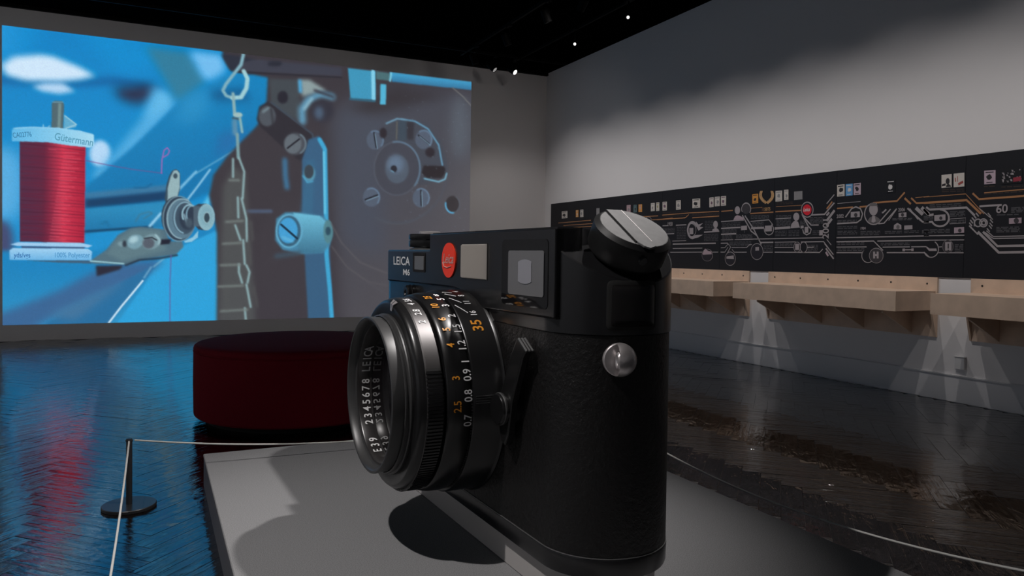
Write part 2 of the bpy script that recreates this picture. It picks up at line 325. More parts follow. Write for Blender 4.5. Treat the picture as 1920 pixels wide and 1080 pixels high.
('P', [(8.059, 2.31), (8.063, 2.298), (8.074, 2.293), (8.085, 2.299), (8.09, 2.311), (8.086, 2.323), (8.075, 2.328), (8.064, 2.322)], 1, 'O2'),
('P', [(8.034, 2.313), (8.037, 2.304), (8.047, 2.3), (8.057, 2.305), (8.061, 2.315), (8.057, 2.324), (8.048, 2.327), (8.038, 2.323)], 1, 'O2'),
('P', [(8.081, 2.329), (8.085, 2.317), (8.096, 2.312), (8.107, 2.318), (8.112, 2.331), (8.107, 2.343), (8.097, 2.347), (8.085, 2.341)], 1, 'O2'),
('P', [(8.055, 2.332), (8.059, 2.323), (8.068, 2.319), (8.078, 2.324), (8.082, 2.334), (8.079, 2.343), (8.069, 2.347), (8.059, 2.342)], 1, 'O2'),
('P', [(8.097, 2.349), (8.101, 2.337), (8.112, 2.332), (8.123, 2.338), (8.128, 2.351), (8.124, 2.363), (8.113, 2.367), (8.102, 2.361)], 1, 'O2'),
('P', [(8.071, 2.352), (8.075, 2.343), (8.085, 2.339), (8.095, 2.344), (8.099, 2.354), (8.095, 2.363), (8.086, 2.367), (8.076, 2.362)], 1, 'O2'),
('P', [(8.107, 2.369), (8.112, 2.357), (8.122, 2.353), (8.134, 2.358), (8.138, 2.371), (8.134, 2.383), (8.123, 2.387), (8.112, 2.382)], 1, 'O2'),
('P', [(8.082, 2.372), (8.086, 2.363), (8.095, 2.36), (8.105, 2.364), (8.109, 2.374), (8.106, 2.384), (8.096, 2.387), (8.086, 2.382)], 1, 'O2'),
('P', [(8.111, 2.39), (8.116, 2.378), (8.126, 2.373), (8.138, 2.379), (8.142, 2.392), (8.138, 2.404), (8.127, 2.408), (8.116, 2.402)], 1, 'O2'),
('P', [(8.086, 2.393), (8.089, 2.383), (8.099, 2.38), (8.109, 2.385), (8.113, 2.395), (8.109, 2.404), (8.1, 2.407), (8.09, 2.403)], 1, 'O2'),
('P', [(8.109, 2.41), (8.113, 2.398), (8.124, 2.394), (8.135, 2.4), (8.14, 2.412), (8.135, 2.424), (8.125, 2.429), (8.113, 2.423)], 1, 'O2'),
('P', [(8.083, 2.413), (8.087, 2.404), (8.096, 2.401), (8.106, 2.405), (8.11, 2.415), (8.107, 2.425), (8.097, 2.428), (8.087, 2.423)], 1, 'O2'),
('P', [(8.099, 2.431), (8.104, 2.419), (8.114, 2.414), (8.125, 2.42), (8.13, 2.433), (8.126, 2.445), (8.115, 2.449), (8.104, 2.443)], 1, 'O2'),
('P', [(8.074, 2.434), (8.077, 2.425), (8.087, 2.421), (8.097, 2.426), (8.101, 2.436), (8.097, 2.445), (8.088, 2.449), (8.078, 2.444)], 1, 'O2'),
('P', [(7.952, 2.273), (7.956, 2.261), (7.967, 2.257), (7.978, 2.263), (7.983, 2.275), (7.979, 2.287), (7.968, 2.291), (7.957, 2.286)], 1, 'O2'),
('P', [(7.981, 2.28), (7.985, 2.27), (7.994, 2.267), (8.004, 2.272), (8.008, 2.281), (8.004, 2.291), (7.995, 2.294), (7.985, 2.29)], 1, 'O2'),
('P', [(7.925, 2.285), (7.93, 2.273), (7.94, 2.269), (7.951, 2.275), (7.956, 2.287), (7.952, 2.299), (7.941, 2.303), (7.93, 2.298)], 1, 'O2'),
('P', [(7.954, 2.292), (7.958, 2.282), (7.967, 2.279), (7.977, 2.284), (7.981, 2.293), (7.977, 2.303), (7.968, 2.306), (7.958, 2.302)], 1, 'O2'),
('P', [(7.902, 2.3), (7.906, 2.288), (7.916, 2.284), (7.927, 2.29), (7.932, 2.302), (7.927, 2.314), (7.917, 2.318), (7.906, 2.313)], 1, 'O2'),
('P', [(7.93, 2.307), (7.934, 2.297), (7.943, 2.294), (7.953, 2.299), (7.957, 2.308), (7.953, 2.318), (7.944, 2.321), (7.934, 2.317)], 1, 'O2'),
('P', [(7.882, 2.317), (7.886, 2.305), (7.896, 2.3), (7.907, 2.306), (7.912, 2.318), (7.908, 2.33), (7.897, 2.335), (7.886, 2.329)], 1, 'O2'),
('P', [(7.91, 2.323), (7.914, 2.314), (7.923, 2.311), (7.933, 2.315), (7.937, 2.325), (7.933, 2.334), (7.924, 2.338), (7.914, 2.333)], 1, 'O2'),
('P', [(7.867, 2.334), (7.871, 2.322), (7.881, 2.318), (7.892, 2.324), (7.897, 2.336), (7.893, 2.348), (7.882, 2.352), (7.872, 2.347)], 1, 'O2'),
('P', [(7.895, 2.341), (7.899, 2.332), (7.908, 2.328), (7.918, 2.333), (7.922, 2.343), (7.918, 2.352), (7.909, 2.355), (7.899, 2.351)], 1, 'O2'),
('P', [(7.858, 2.353), (7.862, 2.341), (7.872, 2.337), (7.883, 2.343), (7.888, 2.355), (7.884, 2.367), (7.873, 2.371), (7.863, 2.365)], 1, 'O2'),
('P', [(7.886, 2.36), (7.89, 2.35), (7.899, 2.347), (7.909, 2.352), (7.913, 2.361), (7.909, 2.371), (7.9, 2.374), (7.89, 2.369)], 1, 'O2'),
('P', [(7.855, 2.373), (7.859, 2.361), (7.87, 2.357), (7.88, 2.362), (7.885, 2.375), (7.881, 2.386), (7.871, 2.391), (7.86, 2.385)], 1, 'O2'),
('P', [(7.884, 2.379), (7.887, 2.37), (7.896, 2.367), (7.906, 2.371), (7.91, 2.381), (7.906, 2.39), (7.897, 2.394), (7.888, 2.389)], 1, 'O2'),
('P', [(7.859, 2.393), (7.863, 2.381), (7.874, 2.377), (7.884, 2.383), (7.889, 2.395), (7.885, 2.407), (7.874, 2.411), (7.864, 2.406)], 1, 'O2'),
('P', [(7.887, 2.4), (7.891, 2.391), (7.9, 2.388), (7.91, 2.392), (7.914, 2.402), (7.91, 2.411), (7.901, 2.414), (7.892, 2.41)], 1, 'O2'),
('P', [(7.869, 2.415), (7.873, 2.403), (7.884, 2.399), (7.894, 2.404), (7.899, 2.417), (7.895, 2.429), (7.885, 2.433), (7.874, 2.427)], 1, 'O2'),
('P', [(7.897, 2.422), (7.901, 2.412), (7.91, 2.409), (7.92, 2.414), (7.924, 2.423), (7.92, 2.433), (7.911, 2.436), (7.902, 2.431)], 1, 'O2'),
('B', [(8.274, 2.411), (8.16, 2.411), (8.157, 2.28), (8.27, 2.279)], 'amber', 'dark'),
('B', [(7.832, 2.427), (7.711, 2.425), (7.707, 2.281), (7.828, 2.281)], 'cream', 'grey'),
('B', [(7.676, 2.431), (7.6, 2.429), (7.596, 2.295), (7.672, 2.296)], 'cream', 'grey'),
('B', [(7.499, 2.394), (7.356, 2.393), (7.353, 2.283), (7.496, 2.283)], 'grey', 'grey'),
('D', (7.811, 2.267), (7.517, 2.259), 0.018, 'B2', 159),
('D', (7.811, 2.246), (7.516, 2.239), 0.018, 'B2', 160),
('D', (8.301, 2.106), (7.947, 2.099), 0.018, 'G', 161),
('D', (8.3, 2.087), (7.947, 2.081), 0.018, 'G', 162),
('D', (8.3, 2.068), (7.946, 2.062), 0.018, 'G', 163),
('D', (7.814, 2.086), (7.543, 2.08), 0.018, 'G', 164),
('D', (7.814, 2.068), (7.542, 2.062), 0.018, 'G', 165),
('D', (7.805, 2.025), (7.549, 2.021), 0.018, 'G', 166),
('D', (7.804, 2.007), (7.549, 2.003), 0.018, 'G', 167),
('D', (7.804, 1.989), (7.548, 1.985), 0.018, 'G', 168),
('D', (7.803, 1.971), (7.548, 1.967), 0.018, 'G', 169),
('D', (7.802, 1.952), (7.547, 1.95), 0.018, 'G', 170),
('D', (8.271, 2.011), (8.046, 2.008), 0.018, 'G', 171),
('D', (8.271, 1.992), (8.045, 1.989), 0.018, 'G', 172),
('D', (8.27, 1.973), (8.045, 1.971), 0.018, 'G', 173),
('D', (8.27, 1.954), (8.044, 1.952), 0.018, 'G', 174),
('D', (7.825, 1.873), (7.616, 1.873), 0.018, 'G', 175),
('D', (7.824, 1.854), (7.615, 1.854), 0.018, 'G', 176),
('D', (7.824, 1.834), (7.614, 1.835), 0.018, 'G', 177),
('D', (7.823, 1.814), (7.614, 1.815), 0.018, 'G', 178),
('D', (7.584, 1.873), (7.398, 1.872), 0.018, 'G', 179),
('D', (7.583, 1.852), (7.398, 1.852), 0.018, 'G', 180),
('D', (7.583, 1.831), (7.397, 1.831), 0.018, 'G', 181),
('D', (7.582, 1.811), (7.397, 1.811), 0.018, 'G', 182),
('D', (7.387, 1.999), (7.252, 1.996), 0.018, 'G', 183),
('D', (7.386, 1.981), (7.252, 1.979), 0.018, 'G', 184),
('D', (7.386, 1.963), (7.251, 1.962), 0.018, 'G', 185),
('D', (7.385, 1.946), (7.251, 1.944), 0.018, 'G', 186),
('D', (7.224, 2.038), (7.0, 2.032), 0.018, 'G', 187),
('D', (7.223, 2.02), (7.0, 2.014), 0.018, 'G', 188),
('D', (7.223, 2.002), (6.999, 1.996), 0.018, 'G', 189),
('D', (7.222, 1.983), (6.999, 1.978), 0.018, 'G', 190),
('D', (7.222, 1.965), (6.998, 1.96), 0.018, 'G', 191),
('D', (7.175, 1.863), (7.059, 1.863), 0.018, 'G', 192),
('D', (7.174, 1.842), (7.059, 1.842), 0.018, 'G', 193),
('D', (7.174, 1.821), (7.058, 1.821), 0.018, 'G', 194),
('D', (7.82, 1.705), (7.509, 1.706), 0.018, 'G', 195),
('D', (7.82, 1.688), (7.509, 1.69), 0.018, 'G', 196),
('D', (7.819, 1.672), (7.508, 1.674), 0.018, 'G', 197),
('D', (7.251, 1.681), (7.083, 1.68), 0.018, 'G', 198),
('D', (7.25, 1.663), (7.082, 1.662), 0.018, 'G', 199),
('D', (7.25, 1.644), (7.082, 1.644), 0.018, 'G', 200),
('D', (7.249, 1.626), (7.081, 1.626), 0.018, 'G', 201),
('D', (7.248, 1.607), (7.081, 1.607), 0.018, 'G', 202),
('D', (8.037, 1.685), (7.861, 1.687), 0.018, 'G', 203),
('D', (8.036, 1.661), (7.86, 1.664), 0.018, 'G', 204),
('D', (8.035, 1.638), (7.859, 1.641), 0.018, 'G', 205),
('D', (8.035, 1.615), (7.859, 1.618), 0.018, 'G', 206),
('P', [(7.178, 2.14), (7.18, 2.12), (7.186, 2.101), (7.196, 2.085), (7.21, 2.071), (7.227, 2.061), (7.247, 2.055), (7.267, 2.054), (7.288, 2.057), (7.307, 2.065), (7.325, 2.076), (7.34, 2.091), (7.352, 2.109), (7.359, 2.128), (7.362, 2.149), (7.361, 2.169), (7.354, 2.188), (7.344, 2.204), (7.329, 2.218), (7.312, 2.228), (7.293, 2.233), (7.272, 2.235), (7.252, 2.231), (7.232, 2.223), (7.214, 2.212), (7.2, 2.197), (7.188, 2.179), (7.181, 2.16)], 1, 'D1'),
('L', [(7.175, 2.14), (7.177, 2.12), (7.182, 2.102), (7.192, 2.085), (7.204, 2.071), (7.22, 2.06), (7.238, 2.053), (7.257, 2.049), (7.277, 2.05), (7.296, 2.055), (7.315, 2.064), (7.331, 2.076), (7.345, 2.092), (7.356, 2.11), (7.363, 2.129), (7.365, 2.149), (7.364, 2.169), (7.358, 2.187), (7.349, 2.204), (7.335, 2.218), (7.32, 2.229), (7.302, 2.236), (7.282, 2.239), (7.262, 2.238), (7.243, 2.233), (7.225, 2.224), (7.208, 2.211), (7.195, 2.196), (7.184, 2.178), (7.178, 2.159), (7.175, 2.14)], 0.03, 'W'),
('P', [(7.197, 2.138), (7.199, 2.123), (7.203, 2.109), (7.212, 2.096), (7.223, 2.086), (7.236, 2.078), (7.251, 2.074), (7.267, 2.072), (7.284, 2.075), (7.299, 2.081), (7.313, 2.09), (7.325, 2.101), (7.335, 2.115), (7.34, 2.13), (7.343, 2.145), (7.341, 2.161), (7.336, 2.175), (7.328, 2.188), (7.317, 2.199), (7.303, 2.206), (7.288, 2.211), (7.271, 2.211), (7.255, 2.209), (7.24, 2.203), (7.226, 2.194), (7.214, 2.182), (7.205, 2.169), (7.199, 2.154)], 2, 'RED'),
('T', 'Leica', (7.33, 2.124), 0.049, 'W2', 0.8),
('L', [(7.203, 2.072), (6.987, 2.072), (6.838, 2.21)], 0.03, 'W'),
('L', [(7.343, 2.064), (7.199, 1.941), (7.076, 1.939)], 0.025, 'W'),
('L', [(7.359, 2.088), (7.25, 1.933), (7.197, 1.886), (7.211, 1.84), (7.269, 1.816), (7.322, 1.842), (7.338, 1.889)], 0.025, 'W'),
('L', [(7.834, 1.914), (7.554, 1.921)], 0.05, 'W'),
('L', [(7.377, 1.918), (7.324, 1.921)], 0.05, 'W'),
('L', [(7.821, 2.045), (7.545, 2.046)], 0.015, 'W'),
('P', [(7.546, 1.909), (7.532, 1.965), (7.494, 1.999), (7.464, 2.01), (7.417, 1.991), (7.384, 1.914)], 2, 'M'),
('P', [(7.398, 2.057), (7.399, 2.045), (7.402, 2.034), (7.408, 2.024), (7.416, 2.015), (7.426, 2.009), (7.436, 2.006), (7.448, 2.005), (7.46, 2.007), (7.471, 2.011), (7.481, 2.018), (7.49, 2.027), (7.496, 2.037), (7.5, 2.049), (7.502, 2.061), (7.501, 2.073), (7.497, 2.084), (7.491, 2.095), (7.483, 2.103), (7.474, 2.109), (7.463, 2.112), (7.451, 2.113), (7.439, 2.111), (7.428, 2.107), (7.418, 2.1), (7.41, 2.091), (7.403, 2.081), (7.399, 2.069)], 2, 'M'),
('P', [(7.303, 1.921), (7.243, 1.921), (7.24, 1.843), (7.301, 1.842)], 2, 'M'),
('P', [(7.062, 1.871), (7.006, 1.873), (7.004, 1.807), (7.061, 1.805)], 2, 'M'),
('L', [(8.462, 1.774), (8.134, 1.774), (7.003, 1.775)], 0.018, 'W'),
('L', [(8.459, 1.653), (8.368, 1.655), (8.316, 1.696), (8.263, 1.698)], 0.016, 'W'),
('L', [(8.457, 1.587), (8.366, 1.588)], 0.016, 'W'),
('L', [(8.042, 1.588), (7.858, 1.589)], 0.016, 'W'),
('L', [(8.098, 1.724), (7.853, 1.725)], 0.03, 'W'),
('P', [(8.048, 1.597), (8.05, 1.573), (8.058, 1.551), (8.07, 1.53), (8.088, 1.513), (8.109, 1.5), (8.133, 1.492), (8.158, 1.489), (8.184, 1.491), (8.209, 1.499), (8.231, 1.512), (8.25, 1.529), (8.264, 1.549), (8.274, 1.572), (8.277, 1.597), (8.275, 1.621), (8.267, 1.644), (8.254, 1.664), (8.236, 1.681), (8.214, 1.694), (8.19, 1.702), (8.165, 1.705), (8.139, 1.702), (8.115, 1.694), (8.093, 1.681), (8.074, 1.664), (8.06, 1.643), (8.051, 1.621)], 1, 'D1'),
('L', [(8.044, 1.597), (8.046, 1.574), (8.053, 1.551), (8.065, 1.531), (8.08, 1.514), (8.1, 1.5), (8.122, 1.49), (8.146, 1.485), (8.171, 1.484), (8.195, 1.489), (8.218, 1.498), (8.239, 1.512), (8.256, 1.53), (8.269, 1.55), (8.278, 1.573), (8.281, 1.597), (8.279, 1.62), (8.272, 1.643), (8.26, 1.663), (8.244, 1.681), (8.224, 1.695), (8.201, 1.704), (8.177, 1.709), (8.152, 1.709), (8.128, 1.704), (8.105, 1.694), (8.085, 1.68), (8.068, 1.663), (8.056, 1.642), (8.048, 1.62), (8.044, 1.597)], 0.016, 'W'),
('P', [(8.191, 1.66), (8.122, 1.662), (8.12, 1.612), (8.19, 1.609)], 2, 'M'),
('L', [(8.209, 1.666), (8.206, 1.556), (8.11, 1.557)], 0.016, 'W'),
('L', [(7.9, 1.969), (7.89, 1.963), (7.88, 1.955), (7.872, 1.946), (7.865, 1.936), (7.86, 1.926), (7.857, 1.915), (7.855, 1.904), (7.856, 1.893), (7.858, 1.883), (7.861, 1.872), (7.867, 1.863), (7.874, 1.854), (7.882, 1.846), (7.892, 1.84), (7.903, 1.835), (7.915, 1.831), (7.927, 1.829), (7.939, 1.828), (7.952, 1.829), (7.965, 1.832), (7.977, 1.836), (7.988, 1.842), (7.998, 1.849), (8.007, 1.857), (8.015, 1.866), (8.021, 1.876), (8.026, 1.887), (8.028, 1.898), (8.029, 1.909), (8.028, 1.92)], 0.018, 'W'),
('P', [(8.014, 1.956), (7.885, 1.957), (7.883, 1.877), (8.011, 1.875)], 2, 'M'),
('L', [(7.829, 1.725), (7.456, 1.727)], 0.016, 'W'),
('L', [(7.827, 1.653), (7.492, 1.653)], 0.016, 'W'),
('L', [(7.825, 1.589), (7.052, 1.587), (7.003, 1.63)], 0.02, 'W'),
('L', [(7.364, 1.724), (6.992, 1.725), (6.834, 1.56)], 0.02, 'W'),
('L', [(7.257, 1.652), (7.147, 1.655)], 0.016, 'W'),
('P', [(7.374, 1.656), (7.375, 1.642), (7.379, 1.628), (7.385, 1.615), (7.393, 1.605), (7.403, 1.597), (7.414, 1.592), (7.426, 1.591), (7.438, 1.592), (7.449, 1.597), (7.46, 1.605), (7.468, 1.615), (7.475, 1.628), (7.48, 1.642), (7.481, 1.657), (7.48, 1.671), (7.477, 1.685), (7.471, 1.698), (7.462, 1.708), (7.452, 1.716), (7.441, 1.721), (7.429, 1.722), (7.417, 1.721), (7.406, 1.716), (7.396, 1.708), (7.387, 1.697), (7.38, 1.685), (7.376, 1.671)], 1, 'D2'),
('L', [(7.371, 1.656), (7.372, 1.642), (7.375, 1.629), (7.381, 1.616), (7.388, 1.606), (7.398, 1.598), (7.408, 1.592), (7.42, 1.589), (7.431, 1.589), (7.443, 1.592), (7.454, 1.597), (7.464, 1.606), (7.472, 1.616), (7.479, 1.629), (7.483, 1.642), (7.484, 1.657), (7.484, 1.671), (7.48, 1.685), (7.475, 1.697), (7.467, 1.707), (7.458, 1.716), (7.447, 1.722), (7.435, 1.724), (7.423, 1.724), (7.412, 1.721), (7.401, 1.715), (7.391, 1.707), (7.383, 1.696), (7.377, 1.684), (7.373, 1.67), (7.371, 1.656)], 0.014, 'W'),
('L', [(7.257, 1.656), (7.258, 1.642), (7.262, 1.629), (7.267, 1.616), (7.276, 1.606), (7.285, 1.598), (7.297, 1.592), (7.309, 1.589), (7.321, 1.589), (7.334, 1.592), (7.345, 1.598), (7.356, 1.606), (7.365, 1.616), (7.371, 1.629), (7.375, 1.642), (7.377, 1.656), (7.376, 1.67), (7.373, 1.684), (7.367, 1.696), (7.359, 1.707), (7.349, 1.715), (7.337, 1.72), (7.325, 1.723), (7.313, 1.723), (7.3, 1.72), (7.289, 1.714), (7.278, 1.706), (7.27, 1.695), (7.263, 1.683), (7.259, 1.67), (7.257, 1.656)], 0.014, 'W'),
('P', [(7.459, 1.698), (7.394, 1.7), (7.391, 1.621), (7.457, 1.619)], 2, 'M'),
('L', [(6.956, 2.205), (6.841, 2.312)], 0.02, 'W'),
('L', [(6.954, 2.138), (6.87, 2.225)], 0.03, 'O'),
('L', [(6.954, 2.054), (6.914, 2.093)], 0.04, 'W'),
('L', [(6.952, 1.986), (6.832, 2.115)], 0.05, 'W'),
('L', [(6.951, 1.924), (6.87, 2.011)], 0.05, 'W'),
('L', [(6.943, 1.753), (6.872, 1.682)], 0.014, 'W'),
('L', [(6.977, 1.7), (6.834, 1.56)], 0.02, 'W'),
('L', [(6.954, 1.638), (6.828, 1.507)], 0.03, 'W'),
('L', [(6.953, 1.593), (6.915, 1.542)], 0.04, 'R1'),
('V', '2001', (6.913, 1.761), 0.1, 'W'),
('B', [(6.799, 2.428), (6.687, 2.429), (6.683, 2.285), (6.795, 2.283)], 'cream', 'dark'),
('B', [(6.67, 2.427), (6.568, 2.428), (6.564, 2.284), (6.666, 2.282)], 'blue', 'white'),
('B', [(6.554, 2.427), (6.451, 2.428), (6.447, 2.286), (6.55, 2.284)], 'mauve', 'dark'),
('B', [(6.098, 2.428), (5.984, 2.427), (5.98, 2.28), (6.094, 2.28)], 'black', 'white'),
('L', [(6.795, 2.136), (6.557, 2.14)], 0.025, 'O'),
('L', [(6.462, 2.138), (6.343, 2.14), (6.266, 2.176), (5.953, 2.18), (5.858, 2.272)], 0.03, 'O'),
('L', [(5.858, 2.206), (5.778, 2.135)], 0.035, 'O'),
('L', [(5.776, 2.203), (5.71, 2.142), (5.557, 2.138)], 0.03, 'O'),
('L', [(5.724, 2.202), (5.559, 2.208)], 0.01, 'O'),
('L', [(6.789, 2.197), (6.45, 2.203)], 0.01, 'W'),
('T', '2002', (6.794, 2.015), 0.047, 'W', 0.85),
('T', '2006', (5.932, 2.058), 0.04, 'W', 0.8),
('T', '1984', (6.434, 1.863), 0.032, 'M', 0.9),
('L', [(6.789, 1.946), (6.497, 1.95), (6.438, 1.985), (6.417, 2.052), (6.448, 2.116), (6.516, 2.142), (6.577, 2.122), (6.664, 2.022)], 0.025, 'W'),
('P', [(6.585, 2.082), (6.454, 2.085), (6.452, 2.017), (6.584, 2.014)], 2, 'M'),
('P', [(6.486, 2.041), (6.487, 2.036), (6.488, 2.031), (6.491, 2.026), (6.495, 2.022), (6.499, 2.02), (6.504, 2.018), (6.51, 2.018), (6.515, 2.018), (6.521, 2.02), (6.525, 2.024), (6.529, 2.028), (6.532, 2.033), (6.534, 2.038), (6.535, 2.044), (6.535, 2.049), (6.533, 2.054), (6.53, 2.059), (6.526, 2.063), (6.522, 2.066), (6.517, 2.067), (6.511, 2.068), (6.506, 2.067), (6.501, 2.065), (6.496, 2.061), (6.492, 2.057), (6.489, 2.052), (6.487, 2.047)], 3, 'D2'),
('P', [(6.147, 2.04), (6.149, 2.015), (6.157, 1.991), (6.17, 1.969), (6.187, 1.952), (6.209, 1.939), (6.233, 1.931), (6.259, 1.929), (6.285, 1.933), (6.31, 1.942), (6.332, 1.957), (6.352, 1.976), (6.366, 1.999), (6.376, 2.024), (6.38, 2.05), (6.377, 2.077), (6.369, 2.101), (6.356, 2.123), (6.338, 2.14), (6.316, 2.153), (6.291, 2.16), (6.265, 2.162), (6.239, 2.157), (6.215, 2.148), (6.193, 2.133), (6.174, 2.113), (6.16, 2.091), (6.151, 2.066)], 1, 'D1'),
('L', [(6.198, 1.936), (6.212, 1.929), (6.228, 1.924), (6.244, 1.922), (6.26, 1.921), (6.276, 1.923), (6.293, 1.927), (6.308, 1.933), (6.323, 1.941), (6.337, 1.951), (6.35, 1.963), (6.361, 1.977), (6.37, 1.991), (6.377, 2.007), (6.382, 2.023), (6.385, 2.04), (6.386, 2.057), (6.385, 2.073), (6.381, 2.089), (6.375, 2.105), (6.368, 2.119), (6.358, 2.132), (6.346, 2.143), (6.333, 2.152), (6.319, 2.16), (6.304, 2.165), (6.288, 2.169), (6.272, 2.17), (6.255, 2.169), (6.239, 2.165), (6.223, 2.16)], 0.025, 'W'),
('L', [(6.195, 1.927), (6.119, 1.93), (5.957, 2.091)], 0.022, 'W'),
('L', [(6.195, 1.932), (6.036, 2.09)], 0.022, 'W'),
('L', [(6.211, 2.054), (6.135, 2.056), (6.092, 2.09)], 0.03, 'W'),
('L', [(6.057, 1.96), (5.957, 2.086)], 0.014, 'W'),
('P', [(6.204, 2.092), (6.205, 2.077), (6.209, 2.063), (6.216, 2.05), (6.225, 2.04), (6.236, 2.032), (6.248, 2.028), (6.261, 2.026), (6.275, 2.029), (6.287, 2.034), (6.299, 2.043), (6.309, 2.054), (6.316, 2.068), (6.321, 2.083), (6.323, 2.098), (6.322, 2.113), (6.318, 2.128), (6.311, 2.141), (6.302, 2.151), (6.291, 2.159), (6.278, 2.163), (6.265, 2.164), (6.252, 2.162), (6.239, 2.156), (6.228, 2.147), (6.218, 2.136), (6.211, 2.122), (6.206, 2.108)], 2, 'M'),
('P', [(6.338, 1.97), (6.313, 2.003), (6.274, 2.018), (6.235, 2.017), (6.197, 1.998), (6.164, 1.97), (6.195, 1.943), (6.259, 1.934), (6.311, 1.945)], 2, 'D3'),
('P', [(6.277, 2.024), (6.242, 2.022), (6.227, 1.955), (6.259, 1.94), (6.285, 1.952)], 3, 'M'),
('P', [(6.323, 2.109), (6.32, 2.159), (6.292, 2.178), (6.24, 2.175), (6.211, 2.153), (6.203, 2.109), (6.22, 2.137), (6.31, 2.139)], 3, 'D3'),
('L', [(6.315, 2.103), (6.212, 2.105)], 0.012, 'D2'),
('L', [(5.79, 2.088), (5.688, 1.958)], 0.012, 'W'),
('L', [(5.819, 2.09), (5.63, 1.93), (5.552, 1.927)], 0.03, 'W'),
('P', [(5.928, 2.041), (5.828, 2.043), (5.826, 1.992), (5.926, 1.99)], 2, 'M'),
('P', [(5.858, 2.017), (5.858, 2.012), (5.859, 2.008), (5.861, 2.004), (5.864, 2.001), (5.868, 1.998), (5.872, 1.997), (5.876, 1.997), (5.88, 1.997), (5.884, 1.999), (5.888, 2.002), (5.891, 2.005), (5.894, 2.009), (5.895, 2.014), (5.896, 2.019), (5.895, 2.023), (5.894, 2.028), (5.892, 2.032), (5.889, 2.035), (5.886, 2.037), (5.882, 2.039), (5.877, 2.039), (5.873, 2.038), (5.869, 2.037), (5.865, 2.034), (5.862, 2.03), (5.86, 2.026), (5.858, 2.022)], 3, 'D2'),
('P', [(5.987, 1.855), (5.984, 1.904), (5.94, 1.929), (5.888, 1.901), (5.886, 1.853)], 2, 'M'),
('P', [(5.909, 1.88), (5.909, 1.875), (5.911, 1.87), (5.913, 1.866), (5.916, 1.862), (5.92, 1.859), (5.925, 1.858), (5.93, 1.857), (5.935, 1.858), (5.939, 1.86), (5.944, 1.863), (5.947, 1.867), (5.95, 1.871), (5.952, 1.876), (5.952, 1.881), (5.952, 1.887), (5.95, 1.892), (5.948, 1.896), (5.945, 1.9), (5.94, 1.902), (5.936, 1.904), (5.931, 1.904), (5.926, 1.904), (5.922, 1.902), (5.917, 1.899), (5.914, 1.895), (5.911, 1.891), (5.909, 1.885)], 3, 'D3'),
('P', [(5.852, 1.895), (5.75, 1.896), (5.748, 1.851), (5.851, 1.849)], 2, 'M'),
('D', (6.783, 1.983), (6.498, 1.98), 0.018, 'G', 285),
('D', (6.783, 1.966), (6.498, 1.963), 0.018, 'G', 286),
('D', (6.781, 1.906), (6.489, 1.905), 0.018, 'G', 287),
('D', (6.781, 1.886), (6.489, 1.885), 0.018, 'G', 288),
('D', (6.78, 1.849), (6.488, 1.848), 0.018, 'G', 289),
('D', (6.779, 1.832), (6.487, 1.831), 0.018, 'G', 290),
('D', (6.779, 1.814), (6.487, 1.814), 0.018, 'G', 291),
('D', (6.44, 1.84), (6.167, 1.838), 0.018, 'G', 292),
('D', (6.44, 1.821), (6.166, 1.819), 0.018, 'G', 293),
('D', (6.439, 1.801), (6.166, 1.8), 0.018, 'G', 294),
('D', (6.104, 1.832), (5.883, 1.832), 0.018, 'G', 295),
('D', (6.103, 1.813), (5.883, 1.813), 0.018, 'G', 296),
('D', (5.854, 1.832), (5.673, 1.831), 0.018, 'G', 297),
('D', (5.853, 1.814), (5.673, 1.813), 0.018, 'G', 298),
('D', (6.009, 1.979), (5.758, 1.973), 0.018, 'G', 299),
('D', (6.008, 1.965), (5.757, 1.959), 0.018, 'G', 300),
('D', (5.633, 1.834), (5.549, 1.834), 0.018, 'G', 301),
('D', (5.633, 1.821), (5.549, 1.821), 0.018, 'G', 302),
('D', (5.633, 1.807), (5.548, 1.807), 0.018, 'G', 303),
('D', (6.776, 1.708), (6.383, 1.707), 0.018, 'G', 304),
('D', (6.775, 1.687), (6.383, 1.688), 0.018, 'G', 305),
('D', (6.773, 1.632), (6.381, 1.633), 0.018, 'G', 306),
('D', (6.773, 1.611), (6.381, 1.614), 0.018, 'G', 307),
('D', (6.156, 1.696), (5.773, 1.696), 0.018, 'G', 308),
('D', (6.156, 1.677), (5.773, 1.678), 0.018, 'G', 309),
('L', [(6.792, 1.771), (5.547, 1.773)], 0.02, 'W'),
('L', [(6.79, 1.721), (6.253, 1.724), (6.123, 1.613)], 0.02, 'W'),
('L', [(6.202, 1.723), (5.546, 1.724)], 0.02, 'W'),
('L', [(6.788, 1.654), (6.349, 1.655)], 0.016, 'W'),
('L', [(6.13, 1.651), (5.778, 1.653)], 0.016, 'W'),
('L', [(5.76, 1.653), (5.578, 1.654), (5.543, 1.613)], 0.016, 'W'),
('L', [(6.786, 1.585), (6.413, 1.586)], 0.02, 'W'),
('L', [(6.072, 1.587), (5.593, 1.588), (5.541, 1.541)], 0.02, 'W'),
('L', [(6.245, 1.524), (6.249, 1.515), (6.253, 1.507), (6.259, 1.499), (6.266, 1.492), (6.273, 1.486), (6.281, 1.48), (6.29, 1.476), (6.299, 1.472), (6.309, 1.47), (6.319, 1.469), (6.329, 1.469), (6.339, 1.47), (6.349, 1.472), (6.358, 1.475), (6.368, 1.479), (6.376, 1.484), (6.384, 1.49), (6.391, 1.497), (6.398, 1.505), (6.403, 1.513), (6.407, 1.522), (6.411, 1.531), (6.413, 1.541), (6.413, 1.551), (6.413, 1.56), (6.412, 1.57), (6.409, 1.579), (6.405, 1.588), (6.4, 1.597), (6.394, 1.604)], 0.014, 'W'),
